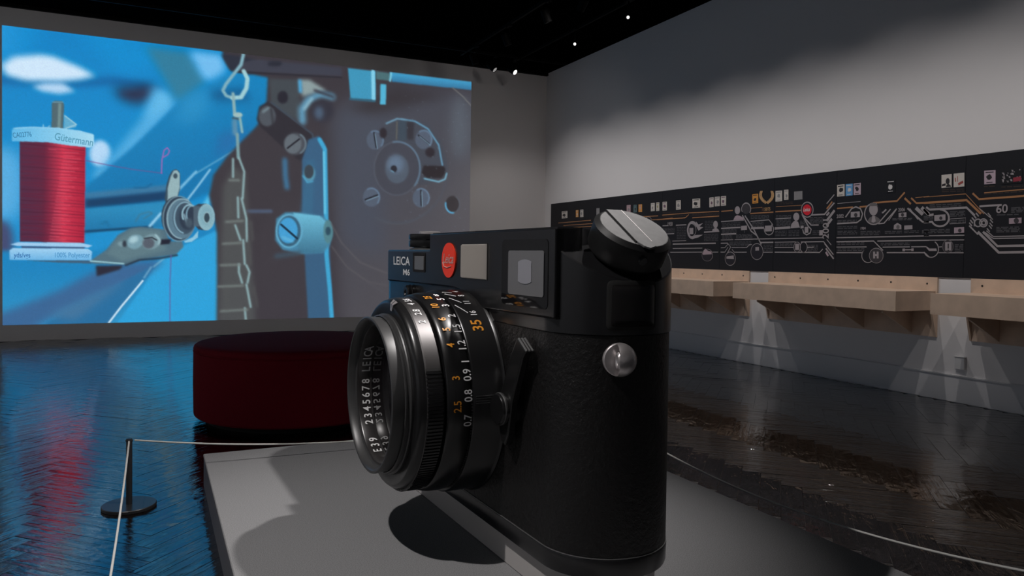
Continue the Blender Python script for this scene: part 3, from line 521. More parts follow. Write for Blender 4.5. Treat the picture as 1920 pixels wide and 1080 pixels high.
('P', [(6.121, 1.552), (6.123, 1.534), (6.129, 1.516), (6.139, 1.5), (6.153, 1.487), (6.17, 1.477), (6.189, 1.47), (6.21, 1.468), (6.231, 1.47), (6.25, 1.476), (6.268, 1.486), (6.283, 1.499), (6.295, 1.515), (6.302, 1.532), (6.305, 1.551), (6.303, 1.57), (6.297, 1.588), (6.286, 1.604), (6.272, 1.618), (6.255, 1.628), (6.235, 1.634), (6.215, 1.636), (6.194, 1.634), (6.174, 1.628), (6.157, 1.618), (6.142, 1.604), (6.131, 1.589), (6.124, 1.571)], 1, 'D2'),
('L', [(6.12, 1.552), (6.121, 1.535), (6.127, 1.518), (6.136, 1.502), (6.148, 1.489), (6.164, 1.478), (6.181, 1.47), (6.2, 1.466), (6.22, 1.466), (6.239, 1.47), (6.257, 1.477), (6.273, 1.487), (6.287, 1.5), (6.297, 1.516), (6.304, 1.533), (6.307, 1.551), (6.305, 1.569), (6.299, 1.587), (6.29, 1.602), (6.277, 1.616), (6.261, 1.627), (6.243, 1.634), (6.224, 1.638), (6.205, 1.638), (6.186, 1.634), (6.168, 1.626), (6.152, 1.616), (6.139, 1.603), (6.129, 1.587), (6.122, 1.57), (6.12, 1.552)], 0.014, 'W'),
('P', [(6.253, 1.599), (6.228, 1.599), (6.225, 1.519), (6.251, 1.518)], 2, 'M'),
('P', [(6.205, 1.599), (6.179, 1.599), (6.177, 1.519), (6.202, 1.519)], 2, 'M'),
('P', [(6.229, 1.571), (6.201, 1.571), (6.201, 1.546), (6.229, 1.546)], 2, 'M'),
('P', [(5.868, 1.625), (5.727, 1.627), (5.727, 1.615), (5.868, 1.613)], 2, 'M'),
('P', [(5.866, 1.634), (5.836, 1.634), (5.835, 1.604), (5.865, 1.604)], 2, 'M'),
('P', [(5.756, 1.636), (5.727, 1.636), (5.727, 1.607), (5.756, 1.607)], 2, 'M'),
('L', [(5.715, 2.089), (5.627, 2.012)], 0.06, 'W'),
('L', [(5.646, 2.089), (5.554, 2.006)], 0.06, 'W'),
('B', [(5.418, 2.428), (5.304, 2.429), (5.3, 2.289), (5.414, 2.287)], 'cream', 'face'),
('B', [(5.281, 2.43), (5.164, 2.43), (5.16, 2.286), (5.277, 2.285)], 'cream', 'redp'),
('B', [(4.953, 2.43), (4.838, 2.427), (4.834, 2.289), (4.949, 2.29)], 'mauve', 'dark'),
('B', [(4.782, 2.431), (4.576, 2.426), (4.572, 2.276), (4.778, 2.277)], 'black', 'crowd'),
('L', [(5.623, 2.202), (5.144, 2.206), (4.945, 1.987)], 0.012, 'O'),
('L', [(5.621, 2.138), (5.132, 2.14), (4.976, 1.99)], 0.035, 'O'),
('L', [(5.07, 2.208), (5.001, 2.142), (4.559, 2.146), (4.545, 2.157)], 0.03, 'O'),
('L', [(4.949, 2.204), (4.546, 2.211)], 0.016, 'O'),
('L', [(5.59, 2.091), (5.548, 2.061), (5.13, 2.062), (5.043, 1.976)], 0.035, 'W'),
('L', [(5.619, 2.071), (5.553, 2.0), (5.5, 2.006)], 0.04, 'W'),
('L', [(5.615, 1.923), (5.51, 1.927)], 0.035, 'W'),
('L', [(5.427, 2.056), (5.412, 2.054), (5.398, 2.051), (5.384, 2.046), (5.372, 2.039), (5.36, 2.031), (5.349, 2.021), (5.34, 2.011), (5.333, 1.999), (5.328, 1.987), (5.324, 1.974), (5.323, 1.961), (5.324, 1.949), (5.326, 1.936), (5.331, 1.924), (5.337, 1.913), (5.346, 1.903), (5.356, 1.894), (5.367, 1.887), (5.379, 1.881), (5.393, 1.877), (5.407, 1.875), (5.421, 1.874), (5.436, 1.875), (5.45, 1.878), (5.464, 1.883), (5.478, 1.89), (5.49, 1.898), (5.501, 1.907), (5.51, 1.918), (5.517, 1.93)], 0.03, 'W'),
('P', [(5.489, 1.998), (5.361, 2.001), (5.359, 1.937), (5.487, 1.933)], 2, 'M'),
('P', [(5.394, 1.962), (5.394, 1.957), (5.395, 1.953), (5.397, 1.95), (5.4, 1.947), (5.404, 1.945), (5.407, 1.944), (5.411, 1.943), (5.415, 1.944), (5.419, 1.945), (5.423, 1.948), (5.426, 1.951), (5.428, 1.955), (5.43, 1.959), (5.43, 1.963), (5.43, 1.967), (5.429, 1.971), (5.427, 1.975), (5.424, 1.978), (5.42, 1.98), (5.417, 1.981), (5.412, 1.982), (5.408, 1.981), (5.405, 1.979), (5.401, 1.977), (5.398, 1.974), (5.396, 1.97), (5.394, 1.966)], 3, 'D2'),
('P', [(5.259, 1.856), (5.149, 1.859), (5.147, 1.799), (5.258, 1.795)], 2, 'R1'),
('P', [(5.176, 1.822), (5.176, 1.818), (5.177, 1.813), (5.18, 1.809), (5.183, 1.806), (5.186, 1.804), (5.19, 1.802), (5.195, 1.802), (5.199, 1.803), (5.203, 1.804), (5.207, 1.807), (5.21, 1.81), (5.212, 1.814), (5.214, 1.819), (5.215, 1.823), (5.214, 1.828), (5.213, 1.832), (5.211, 1.836), (5.208, 1.839), (5.204, 1.842), (5.2, 1.843), (5.196, 1.844), (5.191, 1.843), (5.187, 1.841), (5.183, 1.839), (5.18, 1.835), (5.178, 1.831), (5.176, 1.827)], 3, 'D2'),
('P', [(4.691, 1.932), (4.57, 1.935), (4.569, 1.88), (4.689, 1.876)], 2, 'R1'),
('P', [(4.594, 1.906), (4.594, 1.9), (4.596, 1.894), (4.599, 1.889), (4.602, 1.885), (4.607, 1.882), (4.612, 1.88), (4.618, 1.879), (4.623, 1.88), (4.628, 1.882), (4.633, 1.886), (4.637, 1.89), (4.64, 1.895), (4.642, 1.901), (4.643, 1.907), (4.643, 1.913), (4.641, 1.919), (4.638, 1.924), (4.634, 1.928), (4.63, 1.931), (4.625, 1.933), (4.619, 1.934), (4.614, 1.933), (4.608, 1.931), (4.604, 1.927), (4.6, 1.923), (4.597, 1.917), (4.595, 1.912)], 3, 'D2'),
('T', '60', (4.819, 1.991), 0.088, 'M', 1.0),
('L', [(4.994, 2.068), (4.767, 2.07)], 0.03, 'W'),
('L', [(4.967, 1.897), (4.968, 1.889), (4.97, 1.881), (4.974, 1.874), (4.979, 1.868), (4.985, 1.864), (4.992, 1.861), (4.999, 1.859), (5.007, 1.859), (5.015, 1.861), (5.022, 1.865), (5.029, 1.87), (5.034, 1.876), (5.038, 1.883), (5.041, 1.891), (5.042, 1.899), (5.041, 1.907), (5.039, 1.915), (5.035, 1.922), (5.03, 1.927), (5.024, 1.932), (5.017, 1.935), (5.009, 1.936), (5.002, 1.936), (4.994, 1.934), (4.987, 1.931), (4.98, 1.926), (4.975, 1.919), (4.971, 1.912), (4.968, 1.905), (4.967, 1.897)], 0.02, 'W'),
('L', [(4.909, 1.895), (4.91, 1.886), (4.912, 1.878), (4.916, 1.871), (4.921, 1.865), (4.927, 1.86), (4.935, 1.857), (4.942, 1.855), (4.951, 1.856), (4.959, 1.858), (4.966, 1.861), (4.973, 1.867), (4.979, 1.873), (4.983, 1.881), (4.986, 1.889), (4.987, 1.897), (4.986, 1.906), (4.984, 1.914), (4.98, 1.921), (4.975, 1.927), (4.968, 1.932), (4.961, 1.935), (4.953, 1.936), (4.945, 1.936), (4.937, 1.934), (4.929, 1.93), (4.923, 1.925), (4.917, 1.919), (4.913, 1.911), (4.91, 1.903), (4.909, 1.895)], 0.02, 'W'),
('L', [(4.924, 1.895), (4.924, 1.891), (4.926, 1.886), (4.928, 1.882), (4.93, 1.879), (4.934, 1.876), (4.938, 1.874), (4.942, 1.874), (4.946, 1.874), (4.95, 1.875), (4.954, 1.877), (4.958, 1.88), (4.961, 1.883), (4.963, 1.887), (4.965, 1.892), (4.965, 1.896), (4.965, 1.901), (4.964, 1.905), (4.962, 1.909), (4.959, 1.913), (4.955, 1.915), (4.952, 1.917), (4.947, 1.918), (4.943, 1.918), (4.939, 1.917), (4.935, 1.915), (4.931, 1.912), (4.928, 1.908), (4.926, 1.904), (4.925, 1.9), (4.924, 1.895)], 0.02, 'W'),
('L', [(5.045, 1.935), (5.043, 1.863)], 0.014, 'W'),
('L', [(5.028, 2.001), (5.0, 1.965)], 0.02, 'W'),
('L', [(5.054, 1.981), (5.025, 1.945)], 0.02, 'W'),
('L', [(5.071, 1.956), (5.042, 1.921)], 0.02, 'W'),
('L', [(5.087, 1.931), (5.059, 1.895)], 0.02, 'W'),
('L', [(5.097, 1.903), (5.068, 1.867)], 0.02, 'W'),
('L', [(4.905, 1.995), (4.875, 1.96)], 0.016, 'W'),
('L', [(4.886, 1.964), (4.856, 1.929)], 0.016, 'W'),
('L', [(4.881, 1.929), (4.852, 1.894)], 0.016, 'W'),
('L', [(4.884, 1.894), (4.855, 1.859)], 0.016, 'W'),
('L', [(4.891, 1.869), (4.862, 1.834)], 0.016, 'W'),
('L', [(4.91, 1.839), (4.881, 1.804)], 0.016, 'W'),
('L', [(5.098, 1.872), (5.001, 1.777)], 0.022, 'W'),
('L', [(5.004, 1.806), (4.784, 1.592), (4.535, 1.597)], 0.04, 'W'),
('L', [(4.95, 1.805), (4.8, 1.657), (4.531, 1.66)], 0.035, 'W'),
('L', [(4.915, 1.814), (4.843, 1.754), (4.534, 1.755)], 0.016, 'W'),
('L', [(4.93, 1.799), (4.842, 1.734), (4.533, 1.735)], 0.016, 'W'),
('L', [(4.998, 2.05), (4.852, 1.923)], 0.012, 'W'),
('L', [(5.611, 1.774), (5.146, 1.773)], 0.016, 'W'),
('L', [(5.61, 1.725), (5.147, 1.724)], 0.016, 'W'),
('L', [(5.427, 1.65), (5.393, 1.652)], 0.014, 'W'),
('L', [(5.431, 1.588), (5.149, 1.588)], 0.016, 'W'),
('L', [(5.478, 1.707), (5.468, 1.7), (5.46, 1.692), (5.452, 1.684), (5.446, 1.674), (5.44, 1.664), (5.436, 1.653), (5.434, 1.642), (5.432, 1.63), (5.433, 1.619), (5.434, 1.607), (5.437, 1.596), (5.441, 1.586), (5.447, 1.576), (5.453, 1.567), (5.461, 1.559), (5.47, 1.552), (5.479, 1.547), (5.49, 1.542), (5.5, 1.539), (5.511, 1.538), (5.522, 1.538), (5.534, 1.539), (5.545, 1.542), (5.555, 1.546), (5.565, 1.552), (5.574, 1.559), (5.583, 1.567), (5.59, 1.576), (5.596, 1.586), (5.601, 1.597)], 0.016, 'W'),
('P', [(5.268, 1.654), (5.269, 1.64), (5.273, 1.626), (5.279, 1.614), (5.288, 1.603), (5.299, 1.595), (5.311, 1.591), (5.324, 1.589), (5.337, 1.59), (5.349, 1.595), (5.361, 1.603), (5.37, 1.614), (5.378, 1.626), (5.382, 1.64), (5.384, 1.655), (5.383, 1.669), (5.379, 1.683), (5.372, 1.696), (5.363, 1.706), (5.353, 1.714), (5.34, 1.719), (5.328, 1.72), (5.315, 1.718), (5.302, 1.713), (5.291, 1.705), (5.282, 1.695), (5.275, 1.683), (5.27, 1.669)], 1, 'D2'),
('L', [(5.266, 1.654), (5.267, 1.64), (5.27, 1.627), (5.276, 1.615), (5.284, 1.604), (5.294, 1.596), (5.305, 1.59), (5.318, 1.587), (5.33, 1.587), (5.343, 1.59), (5.354, 1.596), (5.365, 1.604), (5.374, 1.615), (5.38, 1.627), (5.385, 1.641), (5.386, 1.655), (5.385, 1.669), (5.382, 1.682), (5.376, 1.695), (5.368, 1.705), (5.358, 1.714), (5.346, 1.719), (5.334, 1.722), (5.321, 1.722), (5.309, 1.719), (5.297, 1.713), (5.287, 1.704), (5.278, 1.694), (5.272, 1.682), (5.268, 1.668), (5.266, 1.654)], 0.012, 'D3'),
('P', [(5.355, 1.702), (5.328, 1.702), (5.326, 1.612), (5.353, 1.612)], 2, 'M'),
('P', [(5.313, 1.702), (5.286, 1.702), (5.283, 1.612), (5.31, 1.612)], 2, 'M'),
('P', [(5.338, 1.702), (5.305, 1.702), (5.304, 1.686), (5.338, 1.686)], 2, 'M'),
('P', [(5.336, 1.633), (5.303, 1.633), (5.303, 1.621), (5.336, 1.621)], 2, 'M'),
('P', [(5.566, 1.656), (5.537, 1.634), (5.455, 1.634), (5.449, 1.607), (5.536, 1.607), (5.572, 1.639)], 2, 'M'),
('L', [(5.312, 1.95), (5.137, 1.954), (5.136, 1.902), (5.31, 1.897), (5.312, 1.95)], 0.008, 'W'),
('D', (5.55, 2.111), (5.19, 2.106), 0.018, 'G', 383),
('D', (5.549, 2.089), (5.189, 2.085), 0.018, 'G', 384),
('D', (5.314, 2.027), (5.145, 2.025), 0.018, 'G', 385),
('D', (5.313, 2.011), (5.144, 2.01), 0.018, 'G', 386),
('D', (5.313, 1.995), (5.144, 1.994), 0.018, 'G', 387),
('D', (5.312, 1.979), (5.143, 1.978), 0.018, 'G', 388),
('D', (5.3, 1.93), (5.147, 1.931), 0.018, 'G', 389),
('D', (5.299, 1.911), (5.147, 1.913), 0.018, 'G', 390),
('D', (5.613, 1.839), (5.309, 1.838), 0.018, 'G', 391),
('D', (5.612, 1.822), (5.308, 1.822), 0.018, 'G', 392),
('D', (5.612, 1.806), (5.308, 1.806), 0.018, 'G', 393),
('D', (4.674, 2.036), (4.552, 2.036), 0.018, 'G', 394),
('D', (4.674, 2.022), (4.551, 2.021), 0.018, 'G', 395),
('D', (4.674, 2.007), (4.551, 2.007), 0.018, 'G', 396),
('D', (4.673, 1.992), (4.55, 1.992), 0.018, 'G', 397),
('D', (4.814, 1.971), (4.601, 1.968), 0.018, 'G', 398),
('D', (4.815, 1.844), (4.584, 1.844), 0.018, 'G', 399),
('D', (4.815, 1.829), (4.583, 1.829), 0.018, 'G', 400),
('D', (4.814, 1.814), (4.583, 1.815), 0.018, 'G', 401),
('D', (4.814, 1.799), (4.583, 1.8), 0.018, 'G', 402),
('D', (5.249, 1.672), (5.156, 1.673), 0.018, 'G', 403),
('D', (5.248, 1.655), (5.156, 1.657), 0.018, 'G', 404),
('D', (5.248, 1.638), (5.156, 1.64), 0.018, 'G', 405),
('D', (5.247, 1.622), (5.155, 1.624), 0.018, 'G', 406),
('D', (5.247, 1.605), (5.155, 1.607), 0.018, 'G', 407),
('D', (5.41, 2.268), (5.167, 2.259), 0.018, 'B2', 408),
('D', (5.41, 2.247), (5.167, 2.238), 0.018, 'B2', 409),
('D', (4.953, 2.268), (4.842, 2.265), 0.018, 'B2', 410),
('D', (4.777, 2.25), (4.562, 2.243), 0.018, 'B2', 411),
('D', (5.617, 1.987), (5.506, 1.987), 0.018, 'G', 412),
('D', (5.617, 1.972), (5.505, 1.972), 0.018, 'G', 413),
('D', (5.616, 1.958), (5.505, 1.958), 0.018, 'G', 414),
('D', (4.951, 2.192), (4.57, 2.191), 0.018, 'B2', 415),
('L', [(10.5, 1.78), (14.0, 1.78)], 0.02, 'W'),
('L', [(10.6, 1.62), (13.6, 1.62)], 0.02, 'W'),
('L', [(10.6, 1.52), (12.2, 1.52)], 0.02, 'W'),
('L', [(12.5, 1.52), (14.1, 1.52)], 0.02, 'W'),
('L', [(11.2, 1.92), (13.9, 1.92)], 0.03, 'W'),
('L', [(10.6, 1.98), (11.6, 1.98)], 0.02, 'W'),
('L', [(12.0, 2.08), (14.0, 2.08)], 0.02, 'O'),
('P', [(12.52, 1.72), (12.513, 1.777), (12.491, 1.83), (12.456, 1.876), (12.41, 1.911), (12.357, 1.933), (12.3, 1.94), (12.243, 1.933), (12.19, 1.911), (12.144, 1.876), (12.109, 1.83), (12.088, 1.777), (12.08, 1.72), (12.087, 1.663), (12.109, 1.61), (12.144, 1.564), (12.19, 1.529), (12.243, 1.508), (12.3, 1.5), (12.357, 1.507), (12.41, 1.529), (12.456, 1.564), (12.491, 1.61), (12.512, 1.663)], 1, 'D2'),
('L', [(12.52, 1.72), (12.513, 1.777), (12.491, 1.83), (12.456, 1.876), (12.41, 1.911), (12.357, 1.933), (12.3, 1.94), (12.243, 1.933), (12.19, 1.911), (12.144, 1.876), (12.109, 1.83), (12.088, 1.777), (12.08, 1.72), (12.087, 1.663), (12.109, 1.61), (12.144, 1.564), (12.19, 1.529), (12.243, 1.508), (12.3, 1.5), (12.357, 1.507), (12.41, 1.529), (12.456, 1.564), (12.491, 1.61), (12.512, 1.663), (12.52, 1.72)], 0.02, 'W'),
('D', (13.9, 1.88), (12.8, 1.88), 0.018, 'G', 900),
('D', (11.8, 1.74), (10.7, 1.74), 0.018, 'G', 920),
('D', (13.9, 1.8599999999999999), (12.8, 1.8599999999999999), 0.018, 'G', 901),
('D', (11.8, 1.718), (10.7, 1.718), 0.018, 'G', 921),
('D', (13.9, 1.8399999999999999), (12.8, 1.8399999999999999), 0.018, 'G', 902),
('D', (11.8, 1.696), (10.7, 1.696), 0.018, 'G', 922),
('D', (13.9, 1.8199999999999998), (12.8, 1.8199999999999998), 0.018, 'G', 903),
('D', (11.8, 1.674), (10.7, 1.674), 0.018, 'G', 923),
('D', (13.9, 1.7999999999999998), (12.8, 1.7999999999999998), 0.018, 'G', 904),
('D', (11.8, 1.652), (10.7, 1.652), 0.018, 'G', 924)]
PANEL_SEAMS = [5.15, 6.806, 7.854, 8.94, 10.38]
PICTURE = [
('g', [(-7.7, -27.4), (1023.2, -46.6), (1032.7, 663.5), (-8.9, 624.8)], (-3.4, 13.7), (14, 132, 198), (-4.4, 582.5), (44, 148, 206), 0.9),
('g', [(-7.7, -17.0), (96.3, -10.8), (50.2, 59.4), (-7.9, 66.5)], (-3.4, 13.7), (40, 150, 215), (96.3, 32.2), (16, 128, 195), 10.6),
('p', [(133.9, -5.2), (272.3, 3.9), (282.7, 53.4), (201.9, 74.0)], (24, 140, 206), 11.5),
('p', [(38.2, 310.5), (37.4, 327.2), (35.2, 343.0), (31.8, 357.3), (27.2, 369.3), (21.7, 378.4), (15.6, 384.1), (9.3, 386.1), (2.9, 384.5), (-3.1, 379.2), (-8.4, 370.6), (-12.9, 359.1), (-16.2, 345.2), (-18.2, 329.8), (-18.9, 313.5), (-18.2, 297.1), (-16.1, 281.5), (-12.7, 267.3), (-8.2, 255.4), (-2.8, 246.2), (3.2, 240.4), (9.5, 238.0), (15.9, 239.4), (21.9, 244.5), (27.3, 252.9), (31.9, 264.4), (35.3, 278.3), (37.4, 293.9)], (88, 172, 224), 12.7),
('p', [(19.1, 428.4), (18.6, 438.3), (17.3, 447.8), (15.1, 456.3), (12.3, 463.4), (8.9, 468.7), (5.1, 472.1), (1.1, 473.2), (-2.8, 472.1), (-6.6, 468.9), (-9.9, 463.6), (-12.7, 456.6), (-14.8, 448.2), (-16.1, 438.9), (-16.5, 429.0), (-16.0, 419.2), (-14.7, 409.8), (-12.6, 401.4), (-9.8, 394.3), (-6.4, 388.9), (-2.7, 385.5), (1.3, 384.3), (5.2, 385.3), (9.0, 388.4), (12.4, 393.6), (15.2, 400.6), (17.3, 409.0), (18.6, 418.4)], (70, 78, 115), 6.3),
('l', [(0.8, 107.3), (105.6, 103.3), (197.0, 87.8), (282.8, 96.5)], 17.8, (14, 104, 166), 6.2),
('p', [(0.0, 78.1), (18.7, 60.1), (63.9, 50.2), (87.0, 50.5), (134.0, 66.5), (162.8, 81.7), (134.0, 92.6), (100.9, 99.5), (41.1, 105.0), (7.1, 98.2)], (206, 230, 250), 5.3),
('p', [(50.2, 115.7), (73.1, 105.8), (103.7, 102.4), (126.4, 117.3), (98.1, 125.7), (68.4, 123.4)], (178, 212, 242), 4.5),
('p', [(194.1, 102.5), (269.4, 86.6), (272.6, 113.4), (244.0, 133.1), (209.9, 127.5)], (48, 55, 82), 9.9),
('p', [(190.3, 239.2), (189.8, 245.4), (188.3, 251.4), (186.0, 256.8), (182.9, 261.4), (179.2, 264.9), (175.0, 267.2), (170.7, 268.2), (166.4, 267.8), (162.2, 266.0), (158.6, 262.9), (155.5, 258.8), (153.2, 253.7), (151.8, 248.0), (151.3, 241.9), (151.8, 235.8), (153.2, 229.9), (155.5, 224.5), (158.5, 219.9), (162.2, 216.4), (166.3, 214.0), (170.6, 213.0), (175.0, 213.3), (179.1, 215.1), (182.8, 218.1), (186.0, 222.2), (188.3, 227.3), (189.8, 233.1)], (180, 216, 246), 3.9),
('p', [(204.2, 285.1), (203.6, 288.6), (202.0, 292.0), (199.4, 295.1), (196.0, 297.7), (191.9, 299.8), (187.3, 301.2), (182.5, 301.9), (177.7, 301.7), (173.1, 300.8), (169.0, 299.2), (165.6, 296.9), (163.1, 294.1), (161.5, 290.9), (161.0, 287.5), (161.5, 284.1), (163.1, 280.7), (165.6, 277.6), (169.0, 275.0), (173.1, 272.9), (177.6, 271.5), (182.4, 270.8), (187.2, 270.9), (191.8, 271.8), (195.9, 273.4), (199.4, 275.6), (202.0, 278.4), (203.6, 281.6)], (110, 185, 230), 7.9),
('p', [(162.9, 287.4), (282.9, 110.1), (316.2, 118.1), (283.0, 172.5), (212.1, 262.3)], (84, 172, 224), 8.7),
('p', [(272.5, 88.5), (308.9, 107.4), (301.6, 136.7), (252.2, 163.9)], (98, 184, 232), 9.3),
('g', [(141.7, 312.8), (232.1, 221.7), (316.3, 123.9), (380.3, 76.9), (416.4, 49.5), (506.9, 27.2), (507.5, 137.7), (450.6, 202.1), (417.2, 237.6), (391.9, 268.6), (381.2, 312.5), (283.5, 362.7), (141.7, 409.5)], (314.2, 129.8), (30, 130, 188), (368.0, 275.8), (24, 118, 174), 2.9),
('p', [(324.6, 100.1), (383.6, 82.4), (372.9, 147.4), (314.3, 169.8)], (44, 142, 196), 12.7),
('p', [(383.6, 88.2), (455.6, 74.7), (467.1, 103.2), (389.1, 110.9)], (26, 96, 146), 8.7),
('p', [(253.9, 9.6), (337.1, 10.4), (373.7, 69.5), (316.2, 118.1)], (54, 126, 158), 7.1),
('p', [(339.2, 7.8), (406.2, 7.4), (415.2, 42.6), (384.6, 66.0), (368.3, 64.3)], (116, 190, 240), 7.5),
('p', [(400.4, 180.1), (467.4, 162.7), (433.8, 212.8), (389.6, 239.4)], (40, 112, 170), 8.8),
('p', [(143.6, 334.7), (232.2, 319.5), (314.7, 306.4), (314.8, 329.4), (222.2, 343.5), (143.6, 354.4)], (30, 66, 104), 2.9),
('p', [(143.6, 323.7), (314.7, 296.1), (314.7, 308.7), (143.6, 334.7)], (66, 120, 158), 3.8),
('g', [(141.7, 356.7), (314.8, 331.7), (314.9, 387.0), (141.7, 405.1)], (182.5, 355.2), (46, 138, 186), (182.6, 397.4), (36, 120, 170), 1.9),
('l', [(141.7, 402.9), (268.0, 389.5)], 4.8, (26, 72, 108), 1.4),
('l', [(237.4, 379.0), (244.5, 364.1), (262.8, 357.8), (269.0, 361.0), (252.6, 372.9)], 2.0, (70, 115, 140), 1.0),
('l', [(267.8, 297.4), (257.6, 307.0), (234.2, 308.1)], 2.1, (20, 90, 140), 1.0),
('l', [(172.7, 386.6), (182.5, 380.7), (187.5, 391.7)], 2.9, (28, 104, 150), 1.9),
('g', [(-8.6, 444.7), (163.0, 442.3), (314.9, 382.4), (401.2, 391.6), (402.3, 640.1), (-8.9, 624.8)], (86.8, 475.9), (34, 132, 190), (86.7, 590.2), (52, 146, 196), 3.5),
('p', [(283.7, 452.0), (401.2, 391.6), (402.3, 640.1), (177.9, 631.7), (252.9, 514.8)], (50, 162, 218), 2.1),
('p', [(158.2, 486.6), (222.4, 466.2), (294.1, 461.0), (252.9, 497.8), (153.4, 542.0), (77.4, 584.5), (-4.5, 625.0), (-8.8, 571.8), (96.1, 524.9)], (62, 104, 150), 6.8),
('p', [(49.7, 605.4), (153.4, 542.0), (273.4, 470.4), (283.7, 461.1), (268.2, 480.7), (182.7, 600.6)], (46, 112, 160), 2.7),
('p', [(77.4, 573.6), (172.9, 525.6), (222.5, 503.4), (124.5, 585.7)], (70, 118, 158), 6.5),
('p', [(163.0, 473.3), (214.4, 471.9), (207.4, 480.9), (165.0, 495.5)], (48, 48, 62), 1.9),
('l', [(184.7, 596.1), (210.5, 558.5), (226.5, 537.3), (250.8, 504.6)], 3.4, (214, 238, 252), 0.7),
('l', [(252.9, 498.9), (267.2, 475.0)], 2.0, (150, 195, 220), 1.0),
('l', [(271.3, 474.9), (292.0, 456.5)], 2.1, (140, 185, 205), 1.0),
('l', [(263.9, 388.4), (285.5, 360.4)], 5.1, (150, 205, 235), 1.2),
('l', [(338.1, 328.4), (359.4, 297.2), (383.2, 260.9)], 3.2, (170, 215, 240), 1.1),
('l', [(317.9, 310.9), (355.0, 267.2)], 5.3, (120, 185, 222), 1.3),
('l', [(355.0, 270.7), (433.8, 215.2)], 2.1, (120, 180, 210), 1.3),
('p', [(362.8, 346.0), (381.2, 316.0), (384.5, 333.4), (373.7, 351.4)], (90, 190, 232), 2.2),
('p', [(399.0, 640.0), (398.0, 403.5), (390.1, 359.0), (381.2, 317.2), (389.8, 272.2), (417.2, 230.5), (445.0, 197.8), (476.5, 162.0), (499.4, 130.0), (503.5, 46.8), (457.7, 42.5), (424.1, 40.4), (410.7, 17.4), (406.2, -1.9), (745.8, -45.1), (1023.6, -19.6), (1032.7, 663.5)], (64, 60, 66), 2.2),
('p', [(424.1, 40.4), (405.1, 7.6), (421.7, 5.5), (478.0, 9.2), (466.8, 43.8), (444.2, 41.7)], (50, 54, 66), 2.2),
('g', [(645.5, 116.7), (733.7, 45.1), (999.2, 26.3), (1032.7, 663.5), (674.8, 650.2)], (671.3, 220.9), (72, 74, 84), (972.3, 552.5), (84, 80, 84), 17.4),
('p', [(526.1, 327.5), (647.1, 322.5), (649.2, 598.8), (469.6, 594.3), (480.2, 413.6)], (66, 62, 68), 10.6),
('p', [(670.4, 101.9), (773.3, 85.8), (776.7, 446.3), (672.9, 409.6)], (74, 78, 90), 20.2),
('p', [(799.3, 31.7), (937.3, 43.4), (747.2, 107.4), (683.0, 100.7)], (60, 57, 62), 10.7),
('p', [(996.0, 118.4), (995.5, 136.5), (993.8, 153.8), (990.9, 169.3), (986.9, 182.4), (982.1, 192.4), (976.6, 198.8), (970.8, 201.2), (965.0, 199.5), (959.5, 194.0), (954.4, 184.7), (950.2, 172.3), (947.0, 157.3), (944.8, 140.5), (944.0, 122.8), (944.4, 104.9), (946.1, 87.8), (949.0, 72.4), (952.9, 59.3), (957.7, 49.3), (963.1, 42.8), (968.8, 40.2), (974.6, 41.6), (980.2, 47.0), (985.3, 56.1), (989.6, 68.5), (992.9, 83.5), (995.1, 100.5)], (88, 94, 104), 13.2),
('p', [(482.6, 8.6), (669.6, 5.7), (671.0, 24.3), (433.0, 40.6), (444.1, 20.4)], (66, 68, 80), 1.7),
('l', [(433.0, 41.8), (669.8, 28.2)], 3.4, (48, 48, 56), 1.3),
('p', [(534.8, 11.9), (534.4, 13.3), (533.2, 14.7), (531.2, 16.1), (528.6, 17.4), (525.5, 18.4), (522.1, 19.3), (518.5, 19.9), (514.8, 20.2), (511.4, 20.1), (508.3, 19.8), (505.7, 19.1), (503.8, 18.2), (502.6, 17.1), (502.2, 15.8), (502.6, 14.4), (503.8, 13.0), (505.7, 11.7), (508.3, 10.4), (511.3, 9.3), (514.8, 8.5), (518.4, 7.9), (522.0, 7.6), (525.5, 7.6), (528.6, 7.9), (531.2, 8.6), (533.2, 9.5), (534.4, 10.6)], (48, 50, 60), 2.4),
('p', [(507.0, 48.8), (571.8, 44.1), (574.8, 135.4), (513.3, 128.8)], (70, 76, 82), 2.3),
('p', [(548.2, 86.7), (548.0, 90.0), (547.1, 93.1), (545.7, 96.0), (543.9, 98.5), (541.6, 100.5), (539.2, 101.8), (536.5, 102.4), (533.9, 102.3), (531.4, 101.5), (529.2, 100.0), (527.3, 97.8), (525.9, 95.2), (525.0, 92.3), (524.7, 89.1), (525.0, 85.8), (525.8, 82.7), (527.2, 79.8), (529.1, 77.3), (531.3, 75.3), (533.7, 74.0), (536.4, 73.4), (539.0, 73.5), (541.5, 74.3), (543.7, 75.8), (545.6, 77.9), (547.0, 80.5), (547.9, 83.5)], (46, 45, 54), 1.8),
('p', [(574.2, 43.8), (595.9, 41.4), (635.2, 61.8), (579.2, 82.3)], (140, 158, 160), 3.6),
('l', [(574.2, 46.2), (575.6, 70.5)], 7.2, (80, 170, 220), 2.4),
('l', [(580.8, 138.5), (579.4, 110.5), (593.8, 88.2), (620.5, 73.2), (647.6, 75.4)], 15.7, (96, 150, 180), 4.2),
('p', [(652.9, 107.3), (652.2, 113.4), (650.3, 119.4), (647.0, 124.9), (642.7, 129.6), (637.6, 133.3), (631.9, 135.8), (625.9, 137.1), (619.8, 136.9), (614.1, 135.4), (609.0, 132.6), (604.7, 128.7), (601.5, 123.8), (599.5, 118.3), (598.8, 112.3), (599.4, 106.3), (601.3, 100.3), (604.5, 94.9), (608.7, 90.2), (613.8, 86.5), (619.4, 83.9), (625.4, 82.6), (631.5, 82.7), (637.2, 84.1), (642.4, 86.9), (646.8, 90.8), (650.1, 95.7), (652.1, 101.2)], (56, 56, 66), 5.0),
